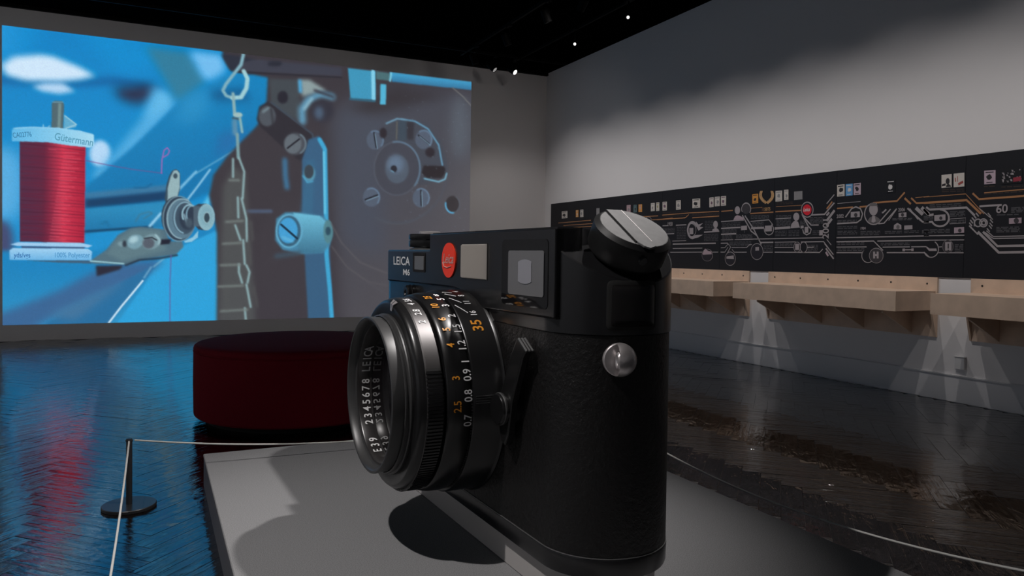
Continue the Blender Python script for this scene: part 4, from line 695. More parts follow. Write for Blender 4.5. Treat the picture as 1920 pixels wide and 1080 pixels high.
('l', [(608.2, 64.6), (635.2, 71.7), (650.1, 75.2)], 6.1, (60, 60, 70), 2.4),
('l', [(584.2, 110.0), (602.2, 83.7)], 4.8, (150, 190, 205), 2.4),
('p', [(628.1, 114.5), (627.9, 117.9), (627.2, 121.1), (626.1, 124.0), (624.5, 126.5), (622.7, 128.4), (620.6, 129.7), (618.4, 130.3), (616.2, 130.1), (614.2, 129.2), (612.3, 127.6), (610.7, 125.4), (609.6, 122.7), (608.8, 119.6), (608.5, 116.4), (608.8, 113.0), (609.5, 109.8), (610.6, 106.9), (612.1, 104.4), (614.0, 102.5), (616.0, 101.2), (618.2, 100.6), (620.4, 100.8), (622.5, 101.7), (624.4, 103.3), (625.9, 105.5), (627.1, 108.2), (627.9, 111.3)], (80, 98, 120), 4.9),
('p', [(479.9, 143.8), (485.4, 113.4), (503.8, 100.8), (519.0, 107.7), (602.8, 166.2), (611.6, 200.1), (600.8, 225.5), (575.4, 229.7), (537.1, 200.6), (490.3, 160.8)], (52, 50, 57), 1.7),
('l', [(510.8, 101.3), (604.0, 166.1), (609.1, 200.3), (597.1, 223.3)], 3.5, (66, 78, 92), 1.2),
('p', [(521.5, 131.6), (521.0, 136.8), (519.7, 141.7), (517.5, 146.3), (514.5, 150.2), (511.0, 153.2), (507.1, 155.2), (503.0, 156.1), (498.9, 155.9), (494.9, 154.6), (491.4, 152.1), (488.5, 148.8), (486.3, 144.7), (484.9, 140.0), (484.4, 135.0), (484.8, 129.9), (486.2, 125.0), (488.3, 120.4), (491.2, 116.6), (494.7, 113.5), (498.6, 111.5), (502.7, 110.5), (506.8, 110.7), (510.8, 112.0), (514.3, 114.4), (517.3, 117.7), (519.5, 121.9), (521.0, 126.6)], (80, 86, 94), 1.8),
('l', [(493.6, 124.6), (505.1, 115.1)], 4.6, (120, 140, 148), 1.7),
('l', [(510.9, 116.9), (515.7, 149.0)], 3.5, (54, 54, 60), 1.7),
('p', [(580.2, 226.9), (594.4, 179.2), (618.7, 168.6), (633.6, 188.5), (638.0, 272.9), (645.5, 435.3), (657.1, 649.5), (600.1, 647.4), (587.8, 448.5), (580.6, 288.3)], (60, 96, 128), 1.8),
('p', [(576.4, 374.6), (591.1, 226.2), (609.3, 225.0), (604.3, 373.8)], (60, 104, 136), 3.6),
('l', [(620.0, 177.2), (632.5, 198.6), (636.1, 347.9), (638.1, 447.9), (646.1, 523.2), (653.1, 614.0)], 9.8, (66, 164, 208), 1.5),
('l', [(630.1, 205.0), (633.6, 348.0)], 3.7, (110, 200, 230), 1.2),
('p', [(610.8, 257.1), (610.5, 260.9), (609.5, 264.6), (607.9, 268.0), (605.8, 270.9), (603.3, 273.1), (600.5, 274.5), (597.5, 275.1), (594.5, 274.8), (591.7, 273.7), (589.1, 271.8), (587.0, 269.2), (585.4, 266.0), (584.4, 262.4), (584.0, 258.6), (584.4, 254.8), (585.3, 251.1), (586.9, 247.7), (589.0, 244.8), (591.5, 242.6), (594.3, 241.2), (597.2, 240.6), (600.2, 240.8), (603.1, 241.9), (605.6, 243.8), (607.8, 246.4), (609.4, 249.6), (610.4, 253.2)], (90, 150, 175), 1.8),
('p', [(607.1, 252.3), (606.8, 255.9), (606.0, 259.4), (604.8, 262.5), (603.0, 265.1), (601.0, 267.1), (598.7, 268.5), (596.2, 269.0), (593.8, 268.7), (591.5, 267.7), (589.4, 265.9), (587.7, 263.4), (586.3, 260.5), (585.5, 257.2), (585.2, 253.6), (585.5, 250.0), (586.3, 246.6), (587.5, 243.5), (589.2, 240.9), (591.3, 238.8), (593.6, 237.5), (596.0, 236.9), (598.4, 237.2), (600.8, 238.2), (602.9, 240.0), (604.6, 242.4), (605.9, 245.4), (606.8, 248.8)], (60, 70, 80), 1.5),
('l', [(582.9, 263.6), (592.7, 277.8), (604.8, 274.7)], 3.6, (80, 160, 195), 1.2),
('p', [(589.6, 189.4), (589.0, 195.1), (587.2, 200.7), (584.2, 205.8), (580.2, 210.2), (575.4, 213.6), (570.1, 215.9), (564.5, 216.9), (559.0, 216.6), (553.7, 215.1), (548.9, 212.4), (545.0, 208.6), (542.0, 204.0), (540.1, 198.7), (539.4, 193.1), (540.0, 187.4), (541.8, 181.9), (544.8, 176.8), (548.7, 172.4), (553.4, 169.0), (558.6, 166.7), (564.2, 165.6), (569.8, 165.8), (575.1, 167.3), (579.9, 169.9), (584.0, 173.7), (587.0, 178.4), (588.9, 183.7)], (76, 80, 88), 1.8),
('p', [(578.8, 190.2), (578.3, 195.1), (576.9, 199.9), (574.7, 204.2), (571.6, 207.9), (568.0, 210.8), (564.0, 212.7), (559.7, 213.6), (555.5, 213.3), (551.5, 212.0), (547.9, 209.6), (544.8, 206.4), (542.6, 202.4), (541.1, 197.9), (540.6, 193.0), (541.1, 188.1), (542.4, 183.4), (544.7, 179.1), (547.6, 175.4), (551.2, 172.5), (555.2, 170.5), (559.5, 169.6), (563.7, 169.9), (567.8, 171.2), (571.4, 173.5), (574.5, 176.7), (576.8, 180.7), (578.2, 185.3)], (98, 106, 114), 1.4),
('l', [(547.8, 202.2), (573.9, 179.5)], 3.6, (38, 38, 46), 0.9),
('l', [(576.2, 169.1), (577.9, 170.1), (579.4, 171.1), (580.9, 172.3), (582.2, 173.6), (583.5, 175.1), (584.6, 176.6), (585.6, 178.2), (586.4, 180.0), (587.1, 181.8), (587.7, 183.6), (588.1, 185.5), (588.3, 187.5), (588.4, 189.4), (588.3, 191.4), (588.1, 193.4), (587.7, 195.4), (587.2, 197.3), (586.5, 199.2), (585.7, 201.1), (584.8, 202.8), (583.7, 204.6), (582.4, 206.2), (581.1, 207.7), (579.7, 209.1), (578.1, 210.4), (576.5, 211.6)], 3.0, (110, 130, 142), 1.2),
('l', [(542.0, 229.4), (543.4, 265.8), (547.2, 292.4)], 9.5, (64, 120, 160), 3.5),
('l', [(459.3, 349.4), (512.2, 347.5)], 7.9, (78, 90, 112), 1.7),
('p', [(524.0, 364.0), (544.0, 348.7), (573.8, 347.6), (628.7, 354.4), (647.5, 372.5), (651.4, 397.5), (645.4, 422.7), (629.3, 440.5), (580.5, 443.6), (538.6, 434.4), (521.9, 412.7)], (72, 132, 164), 1.8),
('g', [(561.8, 349.3), (622.5, 354.6), (642.5, 372.7), (645.3, 416.5), (625.6, 440.5), (574.4, 441.2)], (598.0, 349.2), (110, 188, 216), (598.7, 440.9), (64, 116, 144), 1.4),
('p', [(582.5, 390.5), (581.8, 399.3), (579.7, 407.7), (576.1, 415.2), (571.4, 421.6), (565.7, 426.4), (559.4, 429.4), (552.8, 430.5), (546.2, 429.6), (539.9, 426.8), (534.3, 422.3), (529.6, 416.2), (526.0, 408.8), (523.8, 400.7), (523.0, 392.0), (523.7, 383.3), (525.8, 375.1), (529.3, 367.6), (533.9, 361.3), (539.5, 356.4), (545.7, 353.3), (552.3, 352.1), (558.9, 352.8), (565.3, 355.5), (571.0, 360.0), (575.8, 366.1), (579.4, 373.5), (581.7, 381.7)], (104, 176, 208), 1.2),
('p', [(578.9, 390.6), (578.3, 398.6), (576.4, 406.2), (573.3, 413.0), (569.1, 418.7), (564.2, 423.1), (558.6, 425.8), (552.8, 426.8), (546.9, 426.0), (541.4, 423.5), (536.5, 419.4), (532.3, 413.8), (529.2, 407.2), (527.2, 399.8), (526.5, 391.9), (527.1, 384.1), (529.0, 376.6), (532.0, 369.8), (536.1, 364.0), (541.0, 359.7), (546.5, 356.9), (552.3, 355.8), (558.2, 356.5), (563.7, 358.9), (568.8, 363.0), (573.0, 368.5), (576.2, 375.2), (578.2, 382.7)], (58, 96, 120), 1.2),
('p', [(571.7, 389.5), (571.2, 396.1), (569.6, 402.4), (567.1, 408.1), (563.7, 412.8), (559.6, 416.4), (555.1, 418.7), (550.3, 419.5), (545.6, 418.8), (541.1, 416.8), (537.0, 413.3), (533.6, 408.8), (531.0, 403.3), (529.4, 397.1), (528.9, 390.7), (529.4, 384.1), (530.9, 377.9), (533.4, 372.3), (536.7, 367.6), (540.7, 363.9), (545.2, 361.6), (550.0, 360.7), (554.7, 361.3), (559.3, 363.3), (563.4, 366.7), (566.8, 371.3), (569.5, 376.8), (571.1, 383.0)], (70, 158, 210), 1.2),
('l', [(534.7, 377.1), (570.6, 408.0)], 4.7, (30, 52, 72), 0.9),
('l', [(538.4, 406.3), (559.9, 414.4)], 5.9, (96, 176, 216), 1.8),
('p', [(652.6, 390.0), (652.4, 396.1), (651.6, 402.0), (650.3, 407.2), (648.5, 411.6), (646.4, 415.0), (644.1, 417.0), (641.6, 417.8), (639.1, 417.1), (636.7, 415.1), (634.6, 411.9), (632.8, 407.6), (631.4, 402.4), (630.5, 396.6), (630.2, 390.5), (630.4, 384.4), (631.2, 378.6), (632.5, 373.3), (634.2, 368.9), (636.3, 365.6), (638.7, 363.5), (641.2, 362.7), (643.7, 363.3), (646.0, 365.3), (648.2, 368.5), (650.0, 372.8), (651.4, 378.0), (652.3, 383.8)], (84, 130, 140), 1.2),
('p', [(647.6, 388.8), (647.4, 391.1), (647.0, 393.2), (646.3, 395.1), (645.3, 396.7), (644.1, 397.9), (642.8, 398.7), (641.4, 399.0), (640.1, 398.8), (638.7, 398.1), (637.5, 396.9), (636.6, 395.3), (635.8, 393.5), (635.3, 391.4), (635.2, 389.1), (635.3, 386.9), (635.7, 384.8), (636.5, 382.9), (637.4, 381.3), (638.6, 380.0), (639.9, 379.3), (641.3, 379.0), (642.7, 379.2), (644.0, 379.9), (645.2, 381.1), (646.2, 382.6), (646.9, 384.5), (647.4, 386.6)], (50, 80, 96), 1.0),
('l', [(524.5, 449.2), (574.4, 441.2)], 9.4, (66, 84, 98), 3.5),
('p', [(684.7, 4.0), (751.5, 3.8), (752.1, 72.5), (691.6, 76.0)], (66, 150, 186), 1.3),
('l', [(745.0, 5.8), (746.9, 70.5)], 9.1, (132, 206, 232), 1.3),
('l', [(690.4, 76.1), (749.6, 75.3)], 5.1, (54, 98, 120), 1.3),
('p', [(763.6, 33.0), (778.1, 32.7), (777.2, 81.5), (762.7, 81.7)], (84, 178, 212), 1.1),
('p', [(752.8, 3.6), (787.1, 4.8), (785.9, 22.9), (753.0, 22.7)], (78, 112, 118), 1.3),
('g', [(785.7, 2.4), (1023.9, 2.1), (1024.1, 22.4), (792.6, 24.7)], (880.6, -3.3), (72, 172, 218), (880.9, 22.9), (58, 120, 160), 1.1),
('l', [(789.7, 4.5), (787.2, 22.7)], 5.3, (120, 200, 225), 1.3),
('l', [(948.5, 22.3), (977.5, 42.0), (1001.1, 63.9)], 2.3, (118, 118, 116), 1.0),
('l', [(935.3, 232.9), (931.9, 263.8), (921.1, 293.2), (903.6, 319.3), (880.6, 340.5), (853.6, 355.6), (824.3, 363.8), (794.5, 364.7), (765.8, 358.4), (740.0, 345.5), (718.3, 326.7), (701.9, 303.2), (691.6, 276.3), (688.0, 247.5), (691.1, 218.4), (700.9, 190.4), (716.9, 165.1), (738.1, 143.8), (763.6, 128.0), (792.0, 118.4), (821.8, 115.8), (851.1, 120.4), (878.3, 132.2), (901.7, 150.6), (919.7, 174.5), (931.2, 202.5), (935.3, 232.9)], 2.8, (74, 80, 92), 2.1),
('p', [(777.6, 126.4), (806.8, 112.3), (881.9, 114.8), (921.7, 161.8), (936.6, 216.8), (932.6, 243.7), (883.6, 266.3), (808.4, 270.3), (767.9, 214.5)], (70, 74, 84), 2.6),
('l', [(816.2, 112.7), (851.6, 114.8), (884.9, 130.4), (913.3, 167.8), (923.8, 217.6)], 4.1, (100, 150, 180), 1.4),
('l', [(779.0, 126.3), (805.5, 112.4), (829.8, 114.1)], 4.0, (110, 150, 175), 1.3),
('p', [(809.5, 115.9), (832.5, 115.2), (831.6, 163.4), (808.7, 163.9)], (64, 76, 88), 2.0),
('l', [(805.5, 118.9), (804.6, 162.9)], 1.6, (120, 116, 100), 1.1),
('p', [(829.8, 116.7), (848.9, 117.7), (846.6, 159.7), (831.6, 160.8)], (56, 55, 62), 2.7),
('p', [(865.2, 229.2), (863.9, 243.9), (859.6, 258.0), (852.7, 270.8), (843.5, 281.6), (832.5, 290.0), (820.2, 295.4), (807.3, 297.6), (794.5, 296.6), (782.4, 292.3), (771.5, 285.2), (762.4, 275.5), (755.6, 263.7), (751.3, 250.3), (749.7, 236.2), (751.0, 221.9), (755.1, 208.1), (761.7, 195.5), (770.5, 184.7), (781.2, 176.2), (793.3, 170.6), (806.0, 168.0), (818.9, 168.6), (831.3, 172.5), (842.4, 179.5), (851.8, 189.1), (859.0, 201.1), (863.5, 214.6)], (70, 72, 82), 1.7),
('l', [(796.1, 169.7), (801.4, 168.5), (806.8, 167.9), (812.2, 167.9), (817.6, 168.4), (822.9, 169.5), (828.1, 171.2), (833.1, 173.4), (837.8, 176.1), (842.3, 179.4), (846.5, 183.1), (850.4, 187.3), (853.8, 191.9), (856.9, 196.9), (859.5, 202.2), (861.6, 207.7), (863.3, 213.6), (864.4, 219.5), (865.1, 225.6), (865.2, 231.8), (864.7, 238.0), (863.8, 244.1), (862.4, 250.1), (860.4, 256.0), (858.0, 261.7), (855.1, 267.0), (851.8, 272.1)], 4.0, (96, 120, 142), 1.3),
('l', [(851.8, 272.1), (845.8, 279.3), (839.0, 285.5), (831.5, 290.5), (823.4, 294.3), (815.1, 296.6), (806.6, 297.6), (798.1, 297.2), (789.8, 295.3), (782.0, 292.1), (774.7, 287.7), (768.1, 282.0), (762.3, 275.4), (757.6, 267.8), (753.9, 259.5), (751.3, 250.6), (750.0, 241.3), (749.8, 231.9), (750.9, 222.5), (753.2, 213.3), (756.6, 204.5), (761.1, 196.3), (766.6, 188.9), (773.0, 182.4), (780.2, 176.9), (787.9, 172.7), (796.1, 169.7)], 2.1, (86, 92, 104), 1.4),
('p', [(836.4, 232.2), (835.8, 240.1), (833.6, 247.7), (830.1, 254.6), (825.5, 260.4), (819.9, 264.9), (813.6, 267.8), (807.1, 269.0), (800.5, 268.5), (794.2, 266.2), (788.6, 262.4), (783.9, 257.1), (780.4, 250.7), (778.2, 243.5), (777.4, 235.8), (778.0, 228.0), (780.1, 220.5), (783.5, 213.7), (788.1, 207.9), (793.6, 203.4), (799.8, 200.4), (806.3, 199.0), (812.9, 199.5), (819.2, 201.6), (824.9, 205.4), (829.7, 210.7), (833.3, 217.1), (835.6, 224.4)], (82, 92, 106), 1.6),
('p', [(822.7, 221.3), (822.3, 226.0), (820.8, 230.5), (818.5, 234.6), (815.3, 238.1), (811.5, 240.8), (807.2, 242.5), (802.8, 243.3), (798.3, 243.1), (794.0, 241.8), (790.2, 239.6), (787.0, 236.5), (784.6, 232.7), (783.1, 228.4), (782.6, 223.9), (783.0, 219.3), (784.4, 214.8), (786.8, 210.7), (789.9, 207.3), (793.7, 204.5), (797.9, 202.7), (802.4, 201.9), (806.8, 202.1), (811.1, 203.4), (815.0, 205.6), (818.2, 208.7), (820.6, 212.4), (822.2, 216.7)], (98, 116, 138), 5.4),
('p', [(806.7, 234.0), (806.5, 236.1), (805.9, 238.0), (805.0, 239.8), (803.7, 241.3), (802.2, 242.5), (800.5, 243.2), (798.8, 243.6), (797.0, 243.4), (795.3, 242.9), (793.7, 241.9), (792.5, 240.5), (791.5, 238.9), (790.9, 237.0), (790.7, 235.0), (790.8, 233.0), (791.4, 231.0), (792.3, 229.3), (793.6, 227.7), (795.1, 226.6), (796.8, 225.8), (798.6, 225.5), (800.4, 225.6), (802.1, 226.1), (803.6, 227.1), (804.9, 228.5), (805.9, 230.1), (806.5, 232.0)], (46, 46, 54), 1.3),
('l', [(792.0, 238.8), (798.7, 242.3)], 2.7, (130, 180, 210), 1.1),
('p', [(772.7, 166.7), (772.3, 171.8), (770.7, 176.8), (768.3, 181.4), (765.0, 185.3), (761.0, 188.3), (756.6, 190.4), (751.9, 191.3), (747.3, 191.0), (742.9, 189.6), (738.9, 187.2), (735.6, 183.8), (733.1, 179.7), (731.5, 174.9), (730.9, 169.9), (731.4, 164.7), (732.9, 159.8), (735.3, 155.3), (738.6, 151.4), (742.5, 148.3), (746.9, 146.3), (751.5, 145.3), (756.2, 145.5), (760.6, 146.8), (764.6, 149.2), (768.0, 152.6), (770.6, 156.8), (772.2, 161.6)], (84, 94, 110), 1.3),
('l', [(741.8, 150.3), (743.6, 149.1), (745.6, 148.1), (747.6, 147.3), (749.7, 146.8), (751.8, 146.6), (753.9, 146.5), (756.0, 146.8), (758.0, 147.3), (760.0, 148.0), (761.8, 148.9), (763.6, 150.1), (765.2, 151.5), (766.7, 153.1), (768.0, 154.9), (769.1, 156.8), (770.0, 158.9), (770.7, 161.0), (771.1, 163.3), (771.4, 165.6), (771.4, 167.9), (771.2, 170.3), (770.8, 172.6), (770.1, 174.9), (769.3, 177.1), (768.2, 179.2), (766.9, 181.1)], 2.6, (104, 130, 156), 1.3),
('l', [(748.8, 150.9), (754.6, 185.7)], 3.9, (42, 44, 52), 0.8),
('l', [(751.5, 153.2), (757.3, 188.1)], 1.6, (130, 160, 180), 0.7),
('p', [(896.3, 155.8), (895.8, 161.2), (894.2, 166.3), (891.6, 171.0), (888.1, 175.0), (883.9, 178.2), (879.3, 180.3), (874.3, 181.2), (869.4, 181.0), (864.7, 179.6), (860.5, 177.0), (857.0, 173.6), (854.3, 169.3), (852.7, 164.4), (852.0, 159.3), (852.5, 154.0), (854.1, 148.9), (856.7, 144.2), (860.1, 140.2), (864.3, 137.0), (868.9, 134.9), (873.8, 133.9), (878.7, 134.1), (883.5, 135.5), (887.7, 137.9), (891.3, 141.4), (894.0, 145.7), (895.7, 150.6)], (84, 94, 110), 1.4),
('l', [(863.5, 139.1), (865.5, 137.8), (867.5, 136.8), (869.7, 136.0), (871.9, 135.5), (874.1, 135.2), (876.3, 135.2), (878.5, 135.4), (880.7, 135.9), (882.8, 136.6), (884.7, 137.6), (886.6, 138.8), (888.3, 140.3), (889.9, 141.9), (891.2, 143.7), (892.4, 145.7), (893.4, 147.8), (894.1, 150.0), (894.6, 152.4), (894.9, 154.7), (894.9, 157.1), (894.7, 159.6), (894.2, 162.0), (893.5, 164.3), (892.6, 166.5), (891.5, 168.7), (890.2, 170.7)], 2.8, (104, 130, 156), 1.4),
('l', [(860.4, 148.1), (887.8, 167.1)], 4.1, (42, 44, 52), 0.8),
('l', [(863.2, 150.5), (890.6, 169.5)], 1.7, (130, 160, 180), 0.7),
('p', [(764.8, 304.7), (764.3, 309.9), (762.8, 314.8), (760.4, 319.3), (757.1, 323.1), (753.1, 326.0), (748.7, 327.9), (744.1, 328.7), (739.4, 328.3), (735.0, 326.7), (731.0, 324.2), (727.7, 320.7), (725.2, 316.4), (723.6, 311.6), (723.1, 306.6), (723.6, 301.4), (725.0, 296.5), (727.5, 292.0), (730.7, 288.3), (734.6, 285.3), (739.0, 283.4), (743.6, 282.6), (748.3, 282.9), (752.7, 284.4), (756.7, 287.0), (760.1, 290.5), (762.6, 294.7), (764.2, 299.6)], (84, 94, 110), 1.3),
('l', [(733.9, 287.3), (735.8, 286.1), (737.7, 285.2), (739.7, 284.5), (741.8, 284.1), (743.9, 283.9), (746.0, 283.9), (748.1, 284.2), (750.1, 284.8), (752.1, 285.6), (753.9, 286.6), (755.7, 287.8), (757.3, 289.3), (758.8, 290.9), (760.0, 292.7), (761.1, 294.7), (762.0, 296.8), (762.7, 299.0), (763.2, 301.3), (763.5, 303.6), (763.5, 305.9), (763.3, 308.3), (762.8, 310.6), (762.2, 312.8), (761.3, 315.0), (760.3, 317.1), (759.0, 319.0)], 2.6, (104, 130, 156), 1.3),
('l', [(729.1, 311.8), (758.7, 299.4)], 3.9, (42, 44, 52), 0.8),
('l', [(731.7, 314.2), (761.4, 301.9)], 1.6, (130, 160, 180), 0.6),
('p', [(891.0, 300.4), (890.5, 305.7), (888.9, 310.8), (886.3, 315.4), (882.8, 319.3), (878.6, 322.3), (873.9, 324.3), (869.0, 325.1), (864.1, 324.7), (859.4, 323.1), (855.2, 320.5), (851.7, 316.9), (849.0, 312.5), (847.3, 307.6), (846.7, 302.3), (847.2, 297.1), (848.8, 292.0), (851.4, 287.4), (854.8, 283.5), (858.9, 280.5), (863.6, 278.5), (868.5, 277.7), (873.4, 278.0), (878.1, 279.5), (882.4, 282.2), (885.9, 285.8), (888.6, 290.1), (890.3, 295.1)], (84, 94, 110), 1.4),
('l', [(858.2, 282.5), (860.1, 281.3), (862.2, 280.3), (864.4, 279.6), (866.5, 279.2), (868.8, 279.0), (871.0, 279.0), (873.2, 279.3), (875.3, 279.9), (877.4, 280.7), (879.4, 281.7), (881.2, 283.0), (883.0, 284.5), (884.5, 286.2), (885.9, 288.1), (887.1, 290.1), (888.0, 292.2), (888.7, 294.5), (889.3, 296.8), (889.5, 299.2), (889.5, 301.6), (889.3, 304.1), (888.9, 306.4), (888.2, 308.8), (887.3, 311.0), (886.2, 313.1), (884.8, 315.1)], 2.7, (104, 130, 156), 1.4),
('l', [(868.0, 283.0), (869.5, 319.8)], 4.1, (42, 44, 52), 0.8),
('l', [(870.7, 285.5), (872.3, 322.3)], 1.7, (130, 160, 180), 0.7),
('p', [(780.5, 149.3), (780.3, 152.2), (779.6, 155.0), (778.6, 157.5), (777.1, 159.7), (775.4, 161.3), (773.4, 162.4), (771.4, 162.9), (769.3, 162.8), (767.4, 162.0), (765.6, 160.6), (764.1, 158.7), (763.0, 156.3), (762.3, 153.7), (762.0, 150.8), (762.3, 148.0), (762.9, 145.2), (764.0, 142.7), (765.4, 140.5), (767.1, 138.9), (769.1, 137.8), (771.1, 137.3), (773.2, 137.4), (775.2, 138.2), (776.9, 139.6), (778.4, 141.5), (779.5, 143.8), (780.3, 146.5)], (50, 46, 52), 2.0),
('p', [(903.7, 187.0), (903.4, 189.7), (902.5, 192.3), (901.0, 194.7), (899.0, 196.7), (896.7, 198.3), (894.0, 199.3), (891.2, 199.8), (888.4, 199.7), (885.8, 199.0), (883.4, 197.7), (881.4, 196.0), (879.9, 193.9), (878.9, 191.4), (878.6, 188.8), (878.9, 186.1), (879.8, 183.6), (881.2, 181.2), (883.2, 179.2), (885.5, 177.6), (888.2, 176.6), (891.0, 176.1), (893.7, 176.1), (896.4, 176.8), (898.8, 178.1), (900.8, 179.8), (902.4, 182.0), (903.3, 184.4)], (50, 46, 52), 2.1),
('p', [(874.8, 220.7), (928.1, 220.0), (933.9, 233.0), (922.7, 249.6), (883.4, 251.8), (869.4, 240.7)], (48, 44, 48), 1.7),
('l', [(876.5, 253.5), (914.4, 259.4), (931.3, 251.8), (935.4, 236.9)], 3.5, (120, 180, 205), 1.1),
('p', [(970.8, 313.0), (970.4, 317.8), (969.0, 322.4), (966.8, 326.6), (963.9, 330.1), (960.4, 332.8), (956.4, 334.6), (952.3, 335.3), (948.1, 334.9), (944.2, 333.4), (940.6, 331.0), (937.6, 327.7), (935.4, 323.8), (934.0, 319.3), (933.4, 314.5), (933.9, 309.8), (935.2, 305.2), (937.3, 301.0), (940.2, 297.5), (943.7, 294.8), (947.6, 293.0), (951.8, 292.3), (955.9, 292.7), (959.9, 294.1), (963.5, 296.5), (966.5, 299.7), (968.8, 303.7), (970.2, 308.2)], (50, 47, 51), 1.4),
('l', [(955.5, 334.8), (954.2, 335.1), (952.8, 335.2), (951.4, 335.3), (950.0, 335.2), (948.7, 335.0), (947.3, 334.7), (946.0, 334.3), (944.7, 333.7), (943.5, 333.1), (942.3, 332.3), (941.2, 331.5), (940.1, 330.5), (939.1, 329.5), (938.1, 328.3), (937.2, 327.1), (936.5, 325.9), (935.7, 324.5), (935.1, 323.1), (934.6, 321.7), (934.2, 320.2), (933.8, 318.7), (933.6, 317.1), (933.5, 315.5), (933.4, 314.0), (933.5, 312.4), (933.7, 310.8)], 3.6, (90, 180, 226), 1.1),
('l', [(961.2, 294.8), (962.7, 295.8), (964.1, 297.0), (965.4, 298.3), (966.5, 299.8), (967.6, 301.4), (968.5, 303.1), (969.3, 304.9), (969.9, 306.8), (970.3, 308.7), (970.6, 310.7), (970.8, 312.7), (970.7, 314.8), (970.5, 316.8), (970.2, 318.8), (969.6, 320.7), (969.0, 322.6), (968.1, 324.4), (967.2, 326.1), (966.1, 327.7), (964.8, 329.2), (963.5, 330.5), (962.0, 331.7), (960.5, 332.8), (958.9, 333.6), (957.2, 334.3), (955.5, 334.8)], 2.2, (90, 100, 110), 1.2),
('l', [(647.4, 370.0), (672.9, 415.9), (718.0, 462.3), (783.8, 487.7)], 2.0, (94, 92, 96), 1.0),
('l', [(650.4, 425.1), (686.0, 472.7), (737.9, 508.4), (784.1, 517.6)], 2.0, (92, 90, 94), 1.0),
('l', [(737.9, 510.9), (784.3, 539.7)], 1.9, (84, 84, 90), 1.3),
('l', [(898.3, 318.6), (894.1, 324.0), (889.7, 329.1), (885.1, 334.0), (880.2, 338.6), (875.1, 342.9), (869.9, 346.8), (864.4, 350.5), (858.9, 353.8), (853.2, 356.8), (847.3, 359.4), (841.4, 361.7), (835.4, 363.6), (829.3, 365.2), (823.2, 366.4), (817.1, 367.2), (810.9, 367.7), (804.8, 367.8), (798.7, 367.5), (792.6, 366.9), (786.6, 365.9), (780.7, 364.5), (774.8, 362.8), (769.1, 360.7), (763.5, 358.3), (758.1, 355.6), (752.8, 352.6)], 2.1, (82, 86, 94), 1.4),
('p', [(827.6, 54.6), (827.0, 55.7), (825.8, 55.8), (825.2, 54.8), (825.8, 53.8), (827.0, 53.6)], (110, 125, 140), 0.7),
('p', [(979.7, 61.0), (979.1, 62.2), (977.8, 62.3), (977.1, 61.3), (977.7, 60.2), (979.0, 60.1)], (110, 125, 140), 0.7),
('p', [(966.2, 84.2), (965.5, 85.3), (964.2, 85.5), (963.6, 84.5), (964.2, 83.4), (965.5, 83.3)], (110, 125, 140), 0.7),
('p', [(952.7, 107.3), (952.1, 108.4), (950.8, 108.5), (950.1, 107.5), (950.8, 106.4), (952.1, 106.3)], (110, 125, 140), 0.7),
('p', [(939.3, 130.3), (938.7, 131.3), (937.4, 131.4), (936.8, 130.5), (937.4, 129.4), (938.7, 129.3)], (110, 125, 140), 0.7),
('p', [(926.0, 153.1), (925.4, 154.2), (924.1, 154.3), (923.5, 153.3), (924.1, 152.2), (925.4, 152.1)], (110, 125, 140), 0.7),
('p', [(912.8, 175.8), (912.1, 176.8), (910.9, 176.9), (910.2, 175.9), (910.8, 174.9), (912.1, 174.8)], (110, 125, 140), 0.7),
('p', [(899.6, 198.3), (899.0, 199.4), (897.7, 199.5), (897.1, 198.5), (897.7, 197.4), (898.9, 197.3)], (110, 125, 140), 0.7),
('p', [(886.5, 220.8), (885.9, 221.8), (884.6, 221.9), (884.0, 220.9), (884.6, 219.9), (885.8, 219.8)], (110, 125, 140), 0.7),
('p', [(873.5, 243.1), (872.8, 244.2), (871.6, 244.2), (871.0, 243.2), (871.6, 242.2), (872.8, 242.1)], (110, 125, 140), 0.7),
('p', [(860.5, 265.3), (859.9, 266.3), (858.7, 266.4), (858.0, 265.4), (858.6, 264.4), (859.9, 264.3)], (110, 125, 140), 0.7),
('p', [(847.6, 287.4), (847.0, 288.4), (845.8, 288.5), (845.1, 287.5), (845.8, 286.4), (847.0, 286.4)], (110, 125, 140), 0.7),
('p', [(834.8, 309.3), (834.2, 310.4), (833.0, 310.4), (832.3, 309.4), (832.9, 308.4), (834.2, 308.3)], (110, 125, 140), 0.7),
('p', [(987.9, 324.9), (987.2, 326.0), (985.9, 326.0), (985.2, 325.0), (985.9, 323.9), (987.2, 323.9)], (110, 125, 140), 0.7),
('p', [(974.2, 347.5), (973.6, 348.5), (972.3, 348.6), (971.6, 347.5), (972.3, 346.5), (973.6, 346.4)], (110, 125, 140), 0.7),
('p', [(960.7, 369.9), (960.0, 371.0), (958.7, 371.0), (958.1, 370.0), (958.7, 368.9), (960.0, 368.9)], (110, 125, 140), 0.7),
('p', [(947.2, 392.2), (946.6, 393.3), (945.3, 393.3), (944.6, 392.3), (945.3, 391.2), (946.5, 391.2)], (110, 125, 140), 0.7),
('p', [(933.8, 414.4), (933.2, 415.5), (931.9, 415.5), (931.2, 414.5), (931.9, 413.4), (933.1, 413.4)], (110, 125, 140), 0.7),
('p', [(920.5, 436.5), (919.8, 437.6), (918.6, 437.6), (917.9, 436.6), (918.5, 435.5), (919.8, 435.5)], (110, 125, 140), 0.7),
('p', [(907.2, 458.5), (906.6, 459.5), (905.3, 459.5), (904.7, 458.5), (905.3, 457.5), (906.6, 457.5)], (110, 125, 140), 0.7),
('p', [(894.0, 480.3), (893.4, 481.4), (892.2, 481.4), (891.5, 480.3), (892.1, 479.3), (893.4, 479.3)], (110, 125, 140), 0.7),
